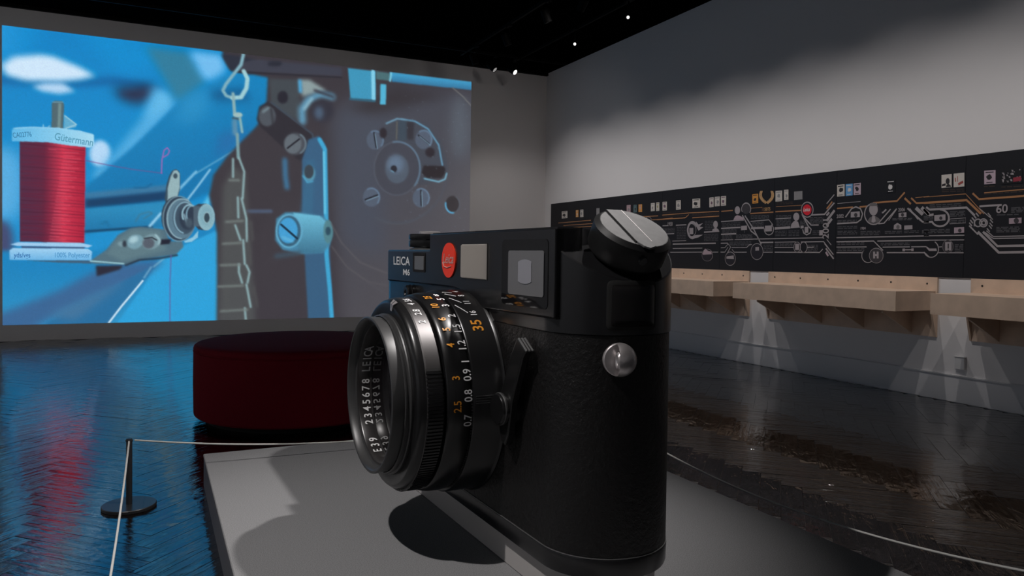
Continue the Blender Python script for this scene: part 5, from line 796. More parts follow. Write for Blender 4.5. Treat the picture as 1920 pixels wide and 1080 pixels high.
('p', [(880.9, 502.1), (880.3, 503.1), (879.0, 503.1), (878.4, 502.1), (879.0, 501.0), (880.3, 501.0)], (110, 125, 140), 0.7),
('p', [(867.9, 523.7), (867.3, 524.7), (866.0, 524.7), (865.4, 523.6), (866.0, 522.6), (867.2, 522.6)], (110, 125, 140), 0.7),
('p', [(849.7, 59.6), (849.1, 60.7), (847.9, 60.8), (847.2, 59.9), (847.8, 58.8), (849.1, 58.7)], (110, 125, 140), 0.7),
('p', [(836.9, 82.1), (836.3, 83.2), (835.1, 83.3), (834.5, 82.4), (835.1, 81.3), (836.3, 81.2)], (110, 125, 140), 0.7),
('p', [(989.7, 89.6), (989.0, 90.7), (987.7, 90.8), (987.1, 89.8), (987.7, 88.7), (989.0, 88.6)], (110, 125, 140), 0.7),
('p', [(976.1, 112.8), (975.4, 113.9), (974.1, 114.0), (973.5, 113.0), (974.1, 111.9), (975.4, 111.8)], (110, 125, 140), 0.7),
('p', [(962.6, 135.8), (961.9, 136.9), (960.6, 137.0), (960.0, 136.0), (960.6, 134.9), (961.9, 134.8)], (110, 125, 140), 0.7),
('p', [(949.1, 158.7), (948.5, 159.8), (947.2, 159.9), (946.5, 158.9), (947.2, 157.8), (948.5, 157.7)], (110, 125, 140), 0.7),
('p', [(935.7, 181.5), (935.1, 182.6), (933.8, 182.7), (933.2, 181.7), (933.8, 180.6), (935.1, 180.5)], (110, 125, 140), 0.7),
('p', [(922.4, 204.2), (921.8, 205.3), (920.5, 205.4), (919.9, 204.4), (920.5, 203.3), (921.8, 203.2)], (110, 125, 140), 0.7),
('p', [(909.2, 226.7), (908.6, 227.8), (907.3, 227.9), (906.7, 226.9), (907.3, 225.8), (908.6, 225.7)], (110, 125, 140), 0.7),
('p', [(896.0, 249.2), (895.4, 250.2), (894.2, 250.3), (893.5, 249.3), (894.1, 248.2), (895.4, 248.2)], (110, 125, 140), 0.7),
('p', [(882.9, 271.5), (882.3, 272.5), (881.1, 272.6), (880.4, 271.6), (881.1, 270.5), (882.3, 270.5)], (110, 125, 140), 0.7),
('p', [(869.9, 293.6), (869.3, 294.7), (868.1, 294.8), (867.4, 293.8), (868.1, 292.7), (869.3, 292.6)], (110, 125, 140), 0.7),
('p', [(857.0, 315.7), (856.4, 316.8), (855.1, 316.8), (854.5, 315.8), (855.1, 314.8), (856.4, 314.7)], (110, 125, 140), 0.7),
('p', [(844.1, 337.6), (843.5, 338.7), (842.3, 338.7), (841.6, 337.7), (842.3, 336.7), (843.5, 336.6)], (110, 125, 140), 0.7),
('p', [(831.3, 359.5), (830.7, 360.5), (829.5, 360.5), (828.9, 359.5), (829.5, 358.5), (830.7, 358.5)], (110, 125, 140), 0.7),
('p', [(984.2, 376.8), (983.6, 377.9), (982.3, 377.9), (981.6, 376.9), (982.2, 375.8), (983.5, 375.8)], (110, 125, 140), 0.7),
('p', [(970.6, 399.2), (970.0, 400.3), (968.7, 400.3), (968.0, 399.3), (968.6, 398.2), (969.9, 398.2)], (110, 125, 140), 0.7),
('p', [(957.1, 421.5), (956.4, 422.6), (955.1, 422.6), (954.5, 421.6), (955.1, 420.5), (956.4, 420.5)], (110, 125, 140), 0.7),
('p', [(943.6, 443.7), (943.0, 444.8), (941.7, 444.8), (941.0, 443.7), (941.7, 442.7), (942.9, 442.7)], (110, 125, 140), 0.7),
('p', [(930.2, 465.8), (929.6, 466.8), (928.3, 466.8), (927.6, 465.8), (928.3, 464.7), (929.6, 464.7)], (110, 125, 140), 0.7),
('p', [(916.9, 487.7), (916.3, 488.7), (915.0, 488.8), (914.3, 487.7), (915.0, 486.7), (916.2, 486.7)], (110, 125, 140), 0.7),
('p', [(903.6, 509.5), (903.0, 510.6), (901.8, 510.6), (901.1, 509.5), (901.7, 508.5), (903.0, 508.5)], (110, 125, 140), 0.7),
('p', [(890.5, 531.2), (889.9, 532.3), (888.6, 532.2), (888.0, 531.2), (888.6, 530.2), (889.8, 530.2)], (110, 125, 140), 0.7),
('p', [(872.0, 64.7), (871.4, 65.8), (870.1, 65.9), (869.5, 64.9), (870.1, 63.8), (871.3, 63.7)], (110, 125, 140), 0.7),
('p', [(859.1, 87.3), (858.4, 88.4), (857.2, 88.5), (856.6, 87.5), (857.2, 86.5), (858.4, 86.3)], (110, 125, 140), 0.7),
('p', [(846.2, 109.8), (845.6, 110.9), (844.4, 111.0), (843.7, 110.0), (844.3, 109.0), (845.6, 108.9)], (110, 125, 140), 0.7),
('p', [(833.4, 132.2), (832.8, 133.3), (831.6, 133.4), (831.0, 132.4), (831.6, 131.3), (832.8, 131.2)], (110, 125, 140), 0.7),
('p', [(986.0, 141.4), (985.4, 142.5), (984.1, 142.6), (983.4, 141.6), (984.1, 140.5), (985.4, 140.4)], (110, 125, 140), 0.7),
('p', [(972.5, 164.4), (971.8, 165.5), (970.5, 165.6), (969.9, 164.6), (970.5, 163.5), (971.8, 163.4)], (110, 125, 140), 0.7),
('p', [(958.9, 187.3), (958.3, 188.4), (957.0, 188.5), (956.4, 187.5), (957.0, 186.4), (958.3, 186.3)], (110, 125, 140), 0.7),
('p', [(945.5, 210.1), (944.9, 211.2), (943.6, 211.3), (942.9, 210.3), (943.6, 209.2), (944.9, 209.1)], (110, 125, 140), 0.7),
('p', [(932.1, 232.8), (931.5, 233.8), (930.2, 233.9), (929.6, 232.9), (930.2, 231.8), (931.5, 231.8)], (110, 125, 140), 0.7),
('p', [(918.9, 255.3), (918.2, 256.4), (917.0, 256.4), (916.3, 255.4), (916.9, 254.4), (918.2, 254.3)], (110, 125, 140), 0.7),
('p', [(905.6, 277.7), (905.0, 278.8), (903.7, 278.8), (903.1, 277.8), (903.7, 276.8), (905.0, 276.7)], (110, 125, 140), 0.7),
('p', [(892.5, 300.0), (891.9, 301.0), (890.6, 301.1), (890.0, 300.1), (890.6, 299.0), (891.8, 299.0)], (110, 125, 140), 0.7),
('p', [(879.4, 322.1), (878.8, 323.2), (877.5, 323.2), (876.9, 322.2), (877.5, 321.2), (878.8, 321.1)], (110, 125, 140), 0.7),
('p', [(866.4, 344.2), (865.8, 345.2), (864.6, 345.3), (863.9, 344.3), (864.5, 343.2), (865.8, 343.2)], (110, 125, 140), 0.7),
('p', [(409.7, 297.0), (434.0, 248.3), (456.6, 270.8), (468.9, 449.8), (483.7, 643.1), (400.1, 640.0), (405.8, 415.1)], (80, 82, 84), 5.5),
('l', [(451.9, -1.8), (446.4, 24.9), (430.8, 47.9), (415.4, 70.8), (408.8, 85.5), (415.5, 96.6), (428.8, 99.9)], 6.8, (130, 176, 190), 1.1),
('l', [(428.8, 99.9), (446.7, 96.9), (457.9, 75.6), (460.1, 54.1), (452.1, 38.4)], 8.9, (160, 206, 214), 1.3),
('l', [(429.9, 90.4), (433.4, 134.9)], 6.7, (140, 176, 180), 1.1),
('p', [(450.3, 135.7), (450.0, 137.0), (449.3, 138.4), (448.1, 139.6), (446.5, 140.7), (444.6, 141.5), (442.4, 142.2), (440.2, 142.5), (438.0, 142.6), (435.8, 142.3), (433.9, 141.8), (432.3, 141.0), (431.1, 140.0), (430.4, 138.8), (430.1, 137.5), (430.3, 136.2), (431.1, 134.9), (432.3, 133.7), (433.9, 132.6), (435.8, 131.7), (437.9, 131.1), (440.1, 130.7), (442.4, 130.6), (444.5, 130.9), (446.5, 131.4), (448.1, 132.2), (449.3, 133.2), (450.0, 134.4)], (160, 190, 190), 1.4),
('l', [(430.1, 144.6), (444.7, 145.7)], 4.5, (70, 80, 84), 1.1),
('l', [(433.5, 151.4), (434.8, 177.3)], 11.2, (90, 140, 170), 2.2),
('l', [(444.7, 143.3), (449.3, 173.7)], 5.6, (140, 180, 184), 1.1),
('l', [(439.2, 179.3), (441.7, 231.2)], 6.7, (124, 160, 166), 1.1),
('l', [(430.5, 234.4), (430.7, 274.6)], 4.5, (140, 172, 176), 1.1),
('l', [(442.9, 231.2), (454.3, 261.4), (451.2, 321.1)], 4.5, (140, 172, 176), 1.1),
('l', [(441.0, 319.2), (442.4, 364.3)], 4.5, (140, 172, 176), 1.1),
('l', [(448.9, 321.2), (459.4, 366.1), (460.7, 416.4)], 4.5, (140, 172, 176), 1.1),
('l', [(435.7, 381.2), (447.1, 414.3)], 4.5, (140, 172, 176), 1.1),
('l', [(452.8, 414.1), (456.4, 467.9)], 4.5, (140, 172, 176), 1.1),
('l', [(444.0, 468.0), (444.1, 486.0), (451.0, 509.9)], 4.5, (140, 172, 176), 1.1),
('l', [(459.9, 470.3), (466.8, 485.9), (462.3, 509.9)], 4.5, (140, 172, 176), 1.1),
('l', [(460.1, 513.5), (469.5, 564.2)], 4.5, (140, 172, 176), 1.1),
('l', [(456.9, 566.3), (460.6, 608.5)], 4.5, (140, 172, 176), 1.1),
('l', [(416.7, 374.6), (452.6, 371.1)], 4.4, (116, 126, 124), 1.7),
('l', [(410.2, 423.3), (448.3, 420.2)], 4.4, (116, 126, 124), 1.7),
('l', [(406.0, 470.7), (446.3, 469.2)], 4.4, (116, 126, 124), 1.7),
('l', [(400.7, 518.0), (453.3, 515.9)], 4.4, (116, 126, 124), 1.7),
('l', [(406.4, 572.5), (462.7, 570.0)], 4.4, (116, 126, 124), 1.7),
('l', [(422.9, 282.1), (443.1, 281.0)], 4.5, (116, 126, 124), 1.7),
('l', [(417.3, 521.6), (419.8, 569.2)], 3.3, (84, 86, 86), 2.2),
('l', [(468.5, 371.8), (473.3, 413.7)], 3.4, (84, 86, 86), 2.3),
('l', [(464.1, 413.9), (469.0, 467.9)], 3.4, (84, 86, 86), 2.3),
('l', [(475.0, 516.0), (484.4, 564.4)], 3.4, (84, 86, 86), 2.3),
('l', [(423.1, 320.0), (423.3, 367.3)], 3.3, (84, 86, 86), 2.2),
('l', [(430.1, 379.0), (430.3, 417.0)], 3.4, (84, 86, 86), 2.2),
('p', [(85.1, 144.2), (90.6, 139.4), (102.8, 139.2), (106.5, 145.4), (104.6, 197.5), (84.1, 197.0)], (82, 104, 112), 0.7),
('l', [(99.0, 146.1), (97.2, 193.8)], 4.7, (120, 148, 148), 1.4),
('l', [(86.0, 143.0), (104.7, 141.2)], 1.9, (110, 160, 180), 0.7),
('p', [(106.5, 167.0), (128.3, 183.5), (127.3, 190.2), (105.6, 196.3)], (96, 170, 205), 0.7),
('l', [(107.5, 168.0), (128.3, 184.6), (109.3, 193.8)], 1.9, (170, 210, 225), 0.6),
('l', [(70.2, 189.6), (70.2, 196.0), (77.6, 195.4), (81.3, 190.8)], 1.4, (190, 215, 230), 0.6),
('g', [(30.1, 222.7), (143.6, 227.1), (141.7, 426.0), (29.9, 426.0)], (31.9, 263.0), (84, 46, 70), (86.9, 259.3), (104, 40, 64), 0.6),
('g', [(72.1, 221.6), (143.6, 227.1), (141.7, 426.0), (68.2, 426.4)], (72.0, 260.3), (104, 40, 64), (103.7, 260.4), (206, 58, 82), 1.8),
('g', [(105.6, 223.4), (143.6, 227.1), (141.7, 426.0), (103.7, 425.7)], (105.6, 258.1), (206, 58, 82), (143.6, 257.8), (168, 36, 60), 0.7),
('l', [(31.9, 231.1), (86.9, 232.4), (142.6, 236.5)], 0.8, (70, 26, 46), 0.4),
('l', [(31.9, 240.1), (86.9, 239.8), (142.6, 241.9)], 0.8, (112, 26, 50), 0.4),
('l', [(31.9, 249.1), (86.9, 247.3), (142.6, 247.2)], 0.8, (112, 26, 50), 0.4),
('l', [(31.9, 253.5), (86.9, 254.7), (142.6, 258.6)], 0.8, (70, 26, 46), 0.4),
('l', [(31.9, 262.5), (86.9, 262.2), (142.6, 264.0)], 0.8, (112, 26, 50), 0.4),
('l', [(31.9, 271.6), (86.9, 269.6), (142.6, 269.4)], 0.8, (112, 26, 50), 0.4),
('l', [(31.9, 275.9), (86.9, 277.1), (142.6, 280.8)], 0.8, (70, 26, 46), 0.4),
('l', [(31.9, 285.0), (86.9, 284.5), (142.6, 286.2)], 0.8, (112, 26, 50), 0.4),
('l', [(31.8, 294.0), (86.9, 292.0), (142.6, 291.5)], 0.8, (112, 26, 50), 0.4),
('l', [(31.8, 298.4), (86.8, 299.4), (142.6, 303.0)], 0.8, (70, 26, 46), 0.4),
('l', [(31.8, 307.4), (86.8, 306.9), (142.6, 308.3)], 0.8, (112, 26, 50), 0.4),
('l', [(31.8, 311.8), (86.8, 314.3), (142.7, 319.8)], 0.8, (112, 26, 50), 0.4),
('l', [(31.8, 320.8), (86.8, 321.8), (142.7, 325.1)], 0.8, (70, 26, 46), 0.4),
('l', [(31.8, 329.9), (86.8, 329.3), (142.7, 330.5)], 0.8, (112, 26, 50), 0.4),
('l', [(31.8, 334.3), (86.8, 336.7), (142.7, 342.0)], 0.8, (112, 26, 50), 0.4),
('l', [(31.8, 343.3), (86.8, 344.2), (142.7, 347.3)], 0.8, (70, 26, 46), 0.4),
('l', [(31.8, 352.4), (86.8, 351.7), (142.7, 352.7)], 0.8, (112, 26, 50), 0.4),
('l', [(31.8, 356.7), (86.8, 359.1), (142.7, 364.2)], 0.8, (112, 26, 50), 0.4),
('l', [(31.8, 365.8), (86.8, 366.6), (142.7, 369.5)], 0.8, (70, 26, 46), 0.4),
('l', [(31.7, 374.9), (86.8, 374.1), (142.7, 374.9)], 0.8, (112, 26, 50), 0.4),
('l', [(31.7, 379.2), (86.8, 381.6), (142.7, 386.4)], 0.8, (112, 26, 50), 0.4),
('l', [(31.7, 388.3), (86.8, 389.0), (142.7, 391.8)], 0.8, (70, 26, 46), 0.4),
('l', [(31.7, 392.7), (86.8, 396.5), (142.7, 403.2)], 0.8, (112, 26, 50), 0.4),
('l', [(31.7, 401.8), (86.8, 404.0), (142.7, 408.6)], 0.8, (112, 26, 50), 0.4),
('l', [(31.7, 410.8), (86.8, 411.5), (142.7, 414.0)], 0.8, (70, 26, 46), 0.4),
('l', [(31.7, 415.2), (86.8, 418.9), (142.7, 425.5)], 0.8, (112, 26, 50), 0.4),
('l', [(79.4, 238.3), (92.5, 238.7)], 0.9, (226, 98, 118), 0.5),
('l', [(106.5, 242.6), (132.1, 242.2)], 0.9, (226, 98, 118), 0.5),
('l', [(105.6, 249.0), (124.5, 249.0)], 0.9, (226, 98, 118), 0.5),
('l', [(104.6, 255.4), (135.9, 254.6)], 0.9, (226, 98, 118), 0.5),
('l', [(103.7, 261.7), (128.3, 261.4)], 0.9, (226, 98, 118), 0.5),
('l', [(102.8, 268.1), (120.7, 268.2)], 0.9, (226, 98, 118), 0.5),
('l', [(101.8, 274.4), (132.1, 273.9)], 0.9, (226, 98, 118), 0.5),
('l', [(100.9, 280.8), (124.5, 280.7)], 0.9, (226, 98, 118), 0.5),
('l', [(99.9, 287.1), (116.9, 287.4)], 0.9, (226, 98, 118), 0.5),
('l', [(99.0, 293.4), (128.3, 293.1)], 0.9, (226, 98, 118), 0.5),
('l', [(98.1, 299.8), (120.7, 299.9)], 0.9, (226, 98, 118), 0.5),
('l', [(97.1, 306.1), (113.1, 306.6)], 0.9, (226, 98, 118), 0.5),
('l', [(96.2, 312.5), (124.5, 312.3)], 0.9, (226, 98, 118), 0.5),
('l', [(95.2, 318.8), (116.9, 319.0)], 0.9, (226, 98, 118), 0.5),
('l', [(94.3, 325.1), (109.3, 325.7)], 0.9, (226, 98, 118), 0.5),
('l', [(93.4, 331.5), (120.7, 331.5)], 0.9, (226, 98, 118), 0.5),
('l', [(92.4, 337.8), (113.1, 338.2)], 0.9, (226, 98, 118), 0.5),
('l', [(91.5, 344.1), (105.6, 344.8)], 0.9, (226, 98, 118), 0.5),
('l', [(90.6, 350.4), (116.9, 350.7)], 0.9, (226, 98, 118), 0.5),
('l', [(89.6, 356.8), (109.3, 357.3)], 0.9, (226, 98, 118), 0.5),
('l', [(88.7, 363.1), (101.8, 363.9)], 0.9, (226, 98, 118), 0.5),
('l', [(87.8, 369.4), (113.1, 369.8)], 0.9, (226, 98, 118), 0.5),
('l', [(86.8, 375.7), (105.6, 376.4)], 0.9, (226, 98, 118), 0.5),
('l', [(85.9, 382.0), (116.9, 382.3)], 0.9, (226, 98, 118), 0.5),
('l', [(84.9, 388.3), (109.3, 388.9)], 0.9, (226, 98, 118), 0.5),
('l', [(84.0, 394.6), (101.8, 395.4)], 0.9, (226, 98, 118), 0.5),
('l', [(83.1, 400.9), (113.1, 401.5)], 0.9, (226, 98, 118), 0.5),
('l', [(82.1, 407.2), (105.6, 408.0)], 0.9, (226, 98, 118), 0.5),
('l', [(81.2, 413.5), (98.0, 414.5)], 0.9, (226, 98, 118), 0.5),
('l', [(80.3, 419.8), (109.3, 420.5)], 0.9, (226, 98, 118), 0.5),
('g', [(16.7, 204.7), (24.8, 198.8), (50.1, 195.6), (96.2, 193.9), (134.0, 196.1), (160.0, 202.8), (160.0, 224.8), (151.3, 229.8), (115.0, 228.1), (77.6, 224.4), (16.7, 226.9)], (14.0, 211.3), (96, 182, 228), (160.9, 210.4), (168, 218, 240), 0.7),
('l', [(19.4, 201.4), (50.1, 196.7), (96.2, 194.9), (157.1, 201.9)], 1.8, (150, 208, 238), 0.7),
('p', [(13.7, 431.7), (26.3, 427.2), (134.1, 426.2), (157.2, 431.3), (149.4, 435.8), (26.3, 434.6)], (160, 204, 238), 0.6),
('p', [(31.7, 434.5), (143.7, 434.8), (141.7, 439.3), (33.5, 439.9)], (60, 90, 130), 0.9),
('g', [(12.8, 443.4), (17.3, 439.0), (148.5, 438.1), (156.2, 443.5), (155.3, 462.3), (12.7, 462.5)], (77.5, 439.2), (160, 208, 240), (77.5, 461.9), (110, 180, 228), 0.6),
('p', [(38.9, 463.3), (155.3, 462.3), (155.3, 468.9), (96.1, 467.2)], (66, 98, 124), 0.7),
('p', [(155.3, 461.2), (182.6, 439.7), (204.3, 408.0), (226.3, 394.0), (246.5, 390.1), (294.0, 394.5), (302.4, 419.5), (327.7, 419.0), (329.9, 431.7), (315.1, 448.1), (250.8, 459.1), (217.4, 470.7), (155.3, 468.9)], (84, 112, 126), 1.0),
('p', [(182.6, 447.5), (207.3, 413.6), (232.4, 396.1), (283.6, 397.0), (296.2, 440.3), (242.6, 452.4), (212.4, 464.0)], (96, 124, 134), 2.9),
('l', [(153.3, 463.4), (214.4, 468.5)], 2.9, (150, 196, 206), 0.7),
('l', [(218.4, 471.8), (244.6, 460.3), (283.7, 456.5), (317.2, 449.3)], 4.0, (44, 56, 70), 1.5),
('p', [(281.5, 416.5), (306.6, 414.8), (302.4, 425.3), (279.5, 428.0)], (38, 40, 54), 1.0),
('p', [(217.3, 426.8), (217.2, 428.1), (216.6, 429.3), (215.8, 430.4), (214.7, 431.3), (213.4, 432.0), (211.9, 432.4), (210.3, 432.6), (208.8, 432.5), (207.3, 432.1), (206.0, 431.4), (204.9, 430.6), (204.0, 429.5), (203.5, 428.4), (203.3, 427.1), (203.5, 425.9), (204.0, 424.7), (204.9, 423.6), (206.0, 422.7), (207.3, 422.0), (208.8, 421.5), (210.3, 421.4), (211.9, 421.5), (213.4, 421.9), (214.7, 422.5), (215.8, 423.4), (216.6, 424.4), (217.1, 425.6)], (120, 150, 160), 1.0),
('p', [(220.3, 426.8), (220.2, 428.3), (219.9, 429.7), (219.5, 431.0), (218.8, 432.1), (218.1, 432.9), (217.2, 433.4), (216.3, 433.6), (215.4, 433.5), (214.6, 433.0), (213.8, 432.2), (213.2, 431.1), (212.7, 429.9), (212.4, 428.4), (212.3, 426.9), (212.4, 425.4), (212.7, 424.0), (213.2, 422.7), (213.8, 421.6), (214.6, 420.8), (215.4, 420.3), (216.3, 420.1), (217.2, 420.3), (218.1, 420.8), (218.8, 421.5), (219.5, 422.6), (219.9, 423.9), (220.2, 425.3)], (50, 58, 70), 1.0),
('p', [(251.2, 414.0), (252.1, 417.2), (252.2, 420.6), (251.5, 424.0), (250.0, 427.4), (247.9, 430.5), (245.2, 433.1), (242.0, 435.2), (238.6, 436.6), (235.1, 437.3), (231.7, 437.2), (228.5, 436.4), (225.7, 434.8), (223.4, 432.6), (221.8, 429.9), (221.0, 426.7), (220.9, 423.4), (221.6, 420.0), (223.0, 416.6), (225.1, 413.5), (227.8, 410.9), (230.9, 408.8), (234.3, 407.4), (237.8, 406.6), (241.2, 406.7), (244.5, 407.5), (247.3, 409.1), (249.6, 411.3)], (120, 158, 172), 1.0),
('p', [(241.7, 413.0), (242.0, 414.5), (242.0, 416.1), (241.5, 417.8), (240.6, 419.5), (239.3, 421.1), (237.8, 422.5), (236.0, 423.6), (234.1, 424.4), (232.2, 424.9), (230.3, 425.1), (228.6, 424.8), (227.1, 424.2), (226.0, 423.2), (225.2, 422.0), (224.8, 420.5), (224.9, 418.9), (225.4, 417.2), (226.3, 415.6), (227.5, 414.0), (229.1, 412.6), (230.8, 411.4), (232.7, 410.6), (234.7, 410.1), (236.5, 410.0), (238.3, 410.2), (239.7, 410.8), (240.9, 411.8)], (166, 200, 210), 2.0),
('p', [(285.0, 415.7), (285.4, 419.3), (284.9, 422.9), (283.5, 426.5), (281.2, 429.9), (278.3, 432.8), (274.7, 435.1), (270.8, 436.7), (266.8, 437.6), (262.7, 437.6), (258.9, 436.9), (255.5, 435.3), (252.7, 433.1), (250.6, 430.3), (249.3, 427.0), (248.9, 423.5), (249.4, 419.8), (250.8, 416.3), (253.0, 412.9), (256.0, 410.1), (259.4, 407.7), (263.3, 406.1), (267.4, 405.2), (271.4, 405.1), (275.3, 405.8), (278.7, 407.4), (281.6, 409.6), (283.7, 412.4)], (120, 150, 160), 1.0),
('p', [(273.3, 424.7), (273.0, 427.2), (272.2, 429.6), (270.8, 431.8), (269.0, 433.7), (266.9, 435.1), (264.5, 435.9), (262.0, 436.3), (259.5, 436.0), (257.1, 435.2), (254.9, 433.9), (253.2, 432.1), (251.8, 430.0), (251.0, 427.6), (250.7, 425.1), (251.0, 422.6), (251.8, 420.2), (253.1, 418.0), (254.9, 416.1), (257.0, 414.7), (259.4, 413.9), (261.9, 413.5), (264.4, 413.7), (266.8, 414.5), (269.0, 415.8), (270.8, 417.6), (272.1, 419.7), (273.0, 422.1)], (88, 96, 108), 1.5),
('l', [(253.7, 414.8), (268.1, 412.2), (277.4, 417.7)], 2.5, (44, 48, 58), 0.8),
('l', [(275.3, 406.4), (283.6, 417.6), (281.6, 426.8)], 3.1, (166, 200, 208), 1.0),
('p', [(295.9, 342.8), (292.7, 328.1), (295.8, 300.5), (301.0, 279.6), (307.2, 267.8), (314.6, 263.9), (320.9, 268.1), (323.0, 278.3), (323.1, 306.0), (316.9, 329.3)], (60, 80, 96), 0.7),
('p', [(298.0, 339.3), (298.9, 304.9), (304.1, 281.7), (310.4, 267.6), (316.7, 266.1), (322.0, 272.6), (322.1, 303.7), (316.9, 327.0)], (148, 178, 184), 0.8),
('p', [(317.8, 278.6), (317.7, 279.9), (317.4, 281.2), (316.9, 282.3), (316.2, 283.2), (315.4, 284.0), (314.5, 284.4), (313.6, 284.6), (312.6, 284.5), (311.7, 284.2), (310.9, 283.5), (310.3, 282.6), (309.8, 281.6), (309.5, 280.4), (309.3, 279.1), (309.4, 277.8), (309.8, 276.6), (310.3, 275.5), (310.9, 274.5), (311.7, 273.8), (312.6, 273.3), (313.5, 273.1), (314.5, 273.2), (315.4, 273.6), (316.2, 274.2), (316.8, 275.1), (317.3, 276.2), (317.7, 277.4)], (64, 84, 96), 0.7),
('p', [(351.8, 364.6), (352.4, 375.5), (351.3, 386.1), (348.6, 396.0), (344.4, 404.5), (339.0, 411.4), (332.5, 416.1), (325.4, 418.6), (318.0, 418.7), (310.7, 416.3), (303.9, 411.7), (297.8, 405.0), (292.8, 396.7), (289.1, 387.1), (286.9, 376.7), (286.4, 366.0), (287.4, 355.6), (290.0, 345.9), (294.1, 337.4), (299.4, 330.5), (305.8, 325.7), (312.8, 323.1), (320.1, 322.8), (327.5, 325.0), (334.4, 329.5), (340.6, 336.0), (345.7, 344.4), (349.5, 354.1)], (50, 64, 80), 0.9),
('l', [(353.2, 369.6), (352.3, 381.3), (349.6, 392.4), (345.2, 402.2), (339.5, 410.2), (332.6, 415.8), (325.2, 418.7), (317.5, 418.9), (310.1, 416.2), (303.4, 411.0), (297.7, 403.4), (293.4, 393.9), (290.7, 383.2), (289.7, 371.7), (290.6, 360.1), (293.2, 349.2), (297.5, 339.5), (303.2, 331.6), (309.9, 325.9), (317.2, 322.7), (324.9, 322.4), (332.4, 324.9), (339.2, 330.0), (345.0, 337.5), (349.4, 347.0), (352.2, 357.9), (353.2, 369.6)], 2.1, (120, 150, 164), 0.6),
('p', [(355.4, 369.5), (354.6, 379.4), (352.5, 388.8), (348.9, 397.3), (344.2, 404.4), (338.5, 409.8), (332.2, 413.2), (325.6, 414.4), (319.0, 413.5), (312.7, 410.4), (307.1, 405.3), (302.4, 398.5), (298.9, 390.3), (296.7, 381.1), (296.0, 371.5), (296.7, 361.8), (298.8, 352.5), (302.3, 344.1), (306.9, 337.0), (312.5, 331.5), (318.7, 328.0), (325.3, 326.6), (331.9, 327.5), (338.2, 330.4), (343.9, 335.4), (348.7, 342.2), (352.3, 350.5), (354.6, 359.7)], (92, 122, 140), 0.9),
('l', [(326.6, 413.3), (322.6, 412.9), (318.7, 411.7), (314.9, 409.8), (311.4, 407.0), (308.1, 403.5), (305.3, 399.4), (302.8, 394.7), (300.8, 389.5), (299.4, 384.0), (298.5, 378.2), (298.1, 372.3), (298.3, 366.3), (299.0, 360.4), (300.3, 354.7), (302.1, 349.3), (304.4, 344.3), (307.1, 339.9), (310.2, 336.0), (313.6, 332.8), (317.3, 330.3), (321.2, 328.7), (325.2, 327.8), (329.3, 327.8), (333.2, 328.7), (337.1, 330.4), (340.8, 332.9)], 2.1, (150, 180, 190), 0.7),
('p', [(355.4, 367.2), (354.8, 375.3), (353.1, 382.9), (350.3, 389.9), (346.6, 395.7), (342.1, 400.1), (337.1, 402.9), (331.9, 403.9), (326.7, 403.1), (321.8, 400.6), (317.4, 396.4), (313.7, 390.9), (310.9, 384.2), (309.1, 376.7), (308.5, 368.8), (309.1, 360.8), (310.8, 353.2), (313.5, 346.3), (317.2, 340.5), (321.6, 336.1), (326.5, 333.3), (331.7, 332.1), (336.9, 332.8), (341.9, 335.3), (346.4, 339.4), (350.1, 344.9), (353.0, 351.6), (354.7, 359.2)], (64, 82, 98), 0.9),
('l', [(329.3, 401.1), (326.5, 400.1), (323.9, 398.5), (321.4, 396.4), (319.1, 393.8), (317.1, 390.7), (315.3, 387.2), (313.9, 383.3), (312.8, 379.2), (312.1, 374.9), (311.7, 370.5), (311.8, 366.0), (312.2, 361.5), (312.9, 357.2), (314.1, 353.1), (315.5, 349.2), (317.3, 345.6), (319.4, 342.5), (321.7, 339.8), (324.2, 337.6), (326.9, 336.0), (329.6, 334.9), (332.5, 334.4), (335.3, 334.5), (338.2, 335.3), (340.9, 336.6), (343.5, 338.5)], 3.2, (130, 168, 186), 0.8),
('p', [(355.4, 367.2), (355.0, 373.2), (353.7, 378.9), (351.7, 384.0), (349.0, 388.3), (345.7, 391.6), (342.1, 393.7), (338.3, 394.4), (334.5, 393.9), (330.9, 392.0), (327.7, 388.9), (324.9, 384.8), (322.9, 379.8), (321.6, 374.2), (321.2, 368.3), (321.6, 362.4), (322.8, 356.8), (324.8, 351.7), (327.5, 347.4), (330.7, 344.1), (334.3, 342.0), (338.1, 341.1), (341.9, 341.6), (345.6, 343.5), (348.8, 346.5), (351.5, 350.7), (353.6, 355.7), (354.9, 361.3)], (50, 62, 78), 1.1),
('l', [(329.6, 371.5), (328.8, 369.3), (328.1, 367.0), (327.7, 364.5), (327.6, 362.0), (327.6, 359.5), (327.8, 357.0), (328.3, 354.6), (328.9, 352.2), (329.8, 350.0), (330.9, 347.9), (332.1, 346.0), (333.4, 344.3), (334.9, 342.9), (336.5, 341.7), (338.2, 340.8), (340.0, 340.2), (341.8, 339.8), (343.6, 339.8), (345.4, 340.1), (347.1, 340.7), (348.8, 341.6), (350.4, 342.7), (351.9, 344.1), (353.2, 345.8), (354.4, 347.7), (355.4, 349.7)], 3.2, (150, 190, 204), 0.8),
('l', [(337.5, 370.1), (336.9, 368.1), (336.5, 366.0), (336.2, 363.9), (336.1, 361.6), (336.1, 359.4), (336.3, 357.2), (336.6, 355.0), (337.1, 352.9), (337.7, 350.9), (338.4, 349.1), (339.3, 347.4), (340.3, 345.9), (341.3, 344.6), (342.5, 343.6), (343.7, 342.8), (345.0, 342.3), (346.2, 342.0), (347.5, 342.0), (348.8, 342.2), (350.1, 342.8), (351.3, 343.6), (352.4, 344.6), (353.5, 345.9), (354.4, 347.4), (355.3, 349.0), (356.0, 350.9)], 2.7, (130, 170, 188), 0.9),
('l', [(330.7, 361.1), (338.3, 381.7)], 4.2, (130, 160, 174), 1.3),
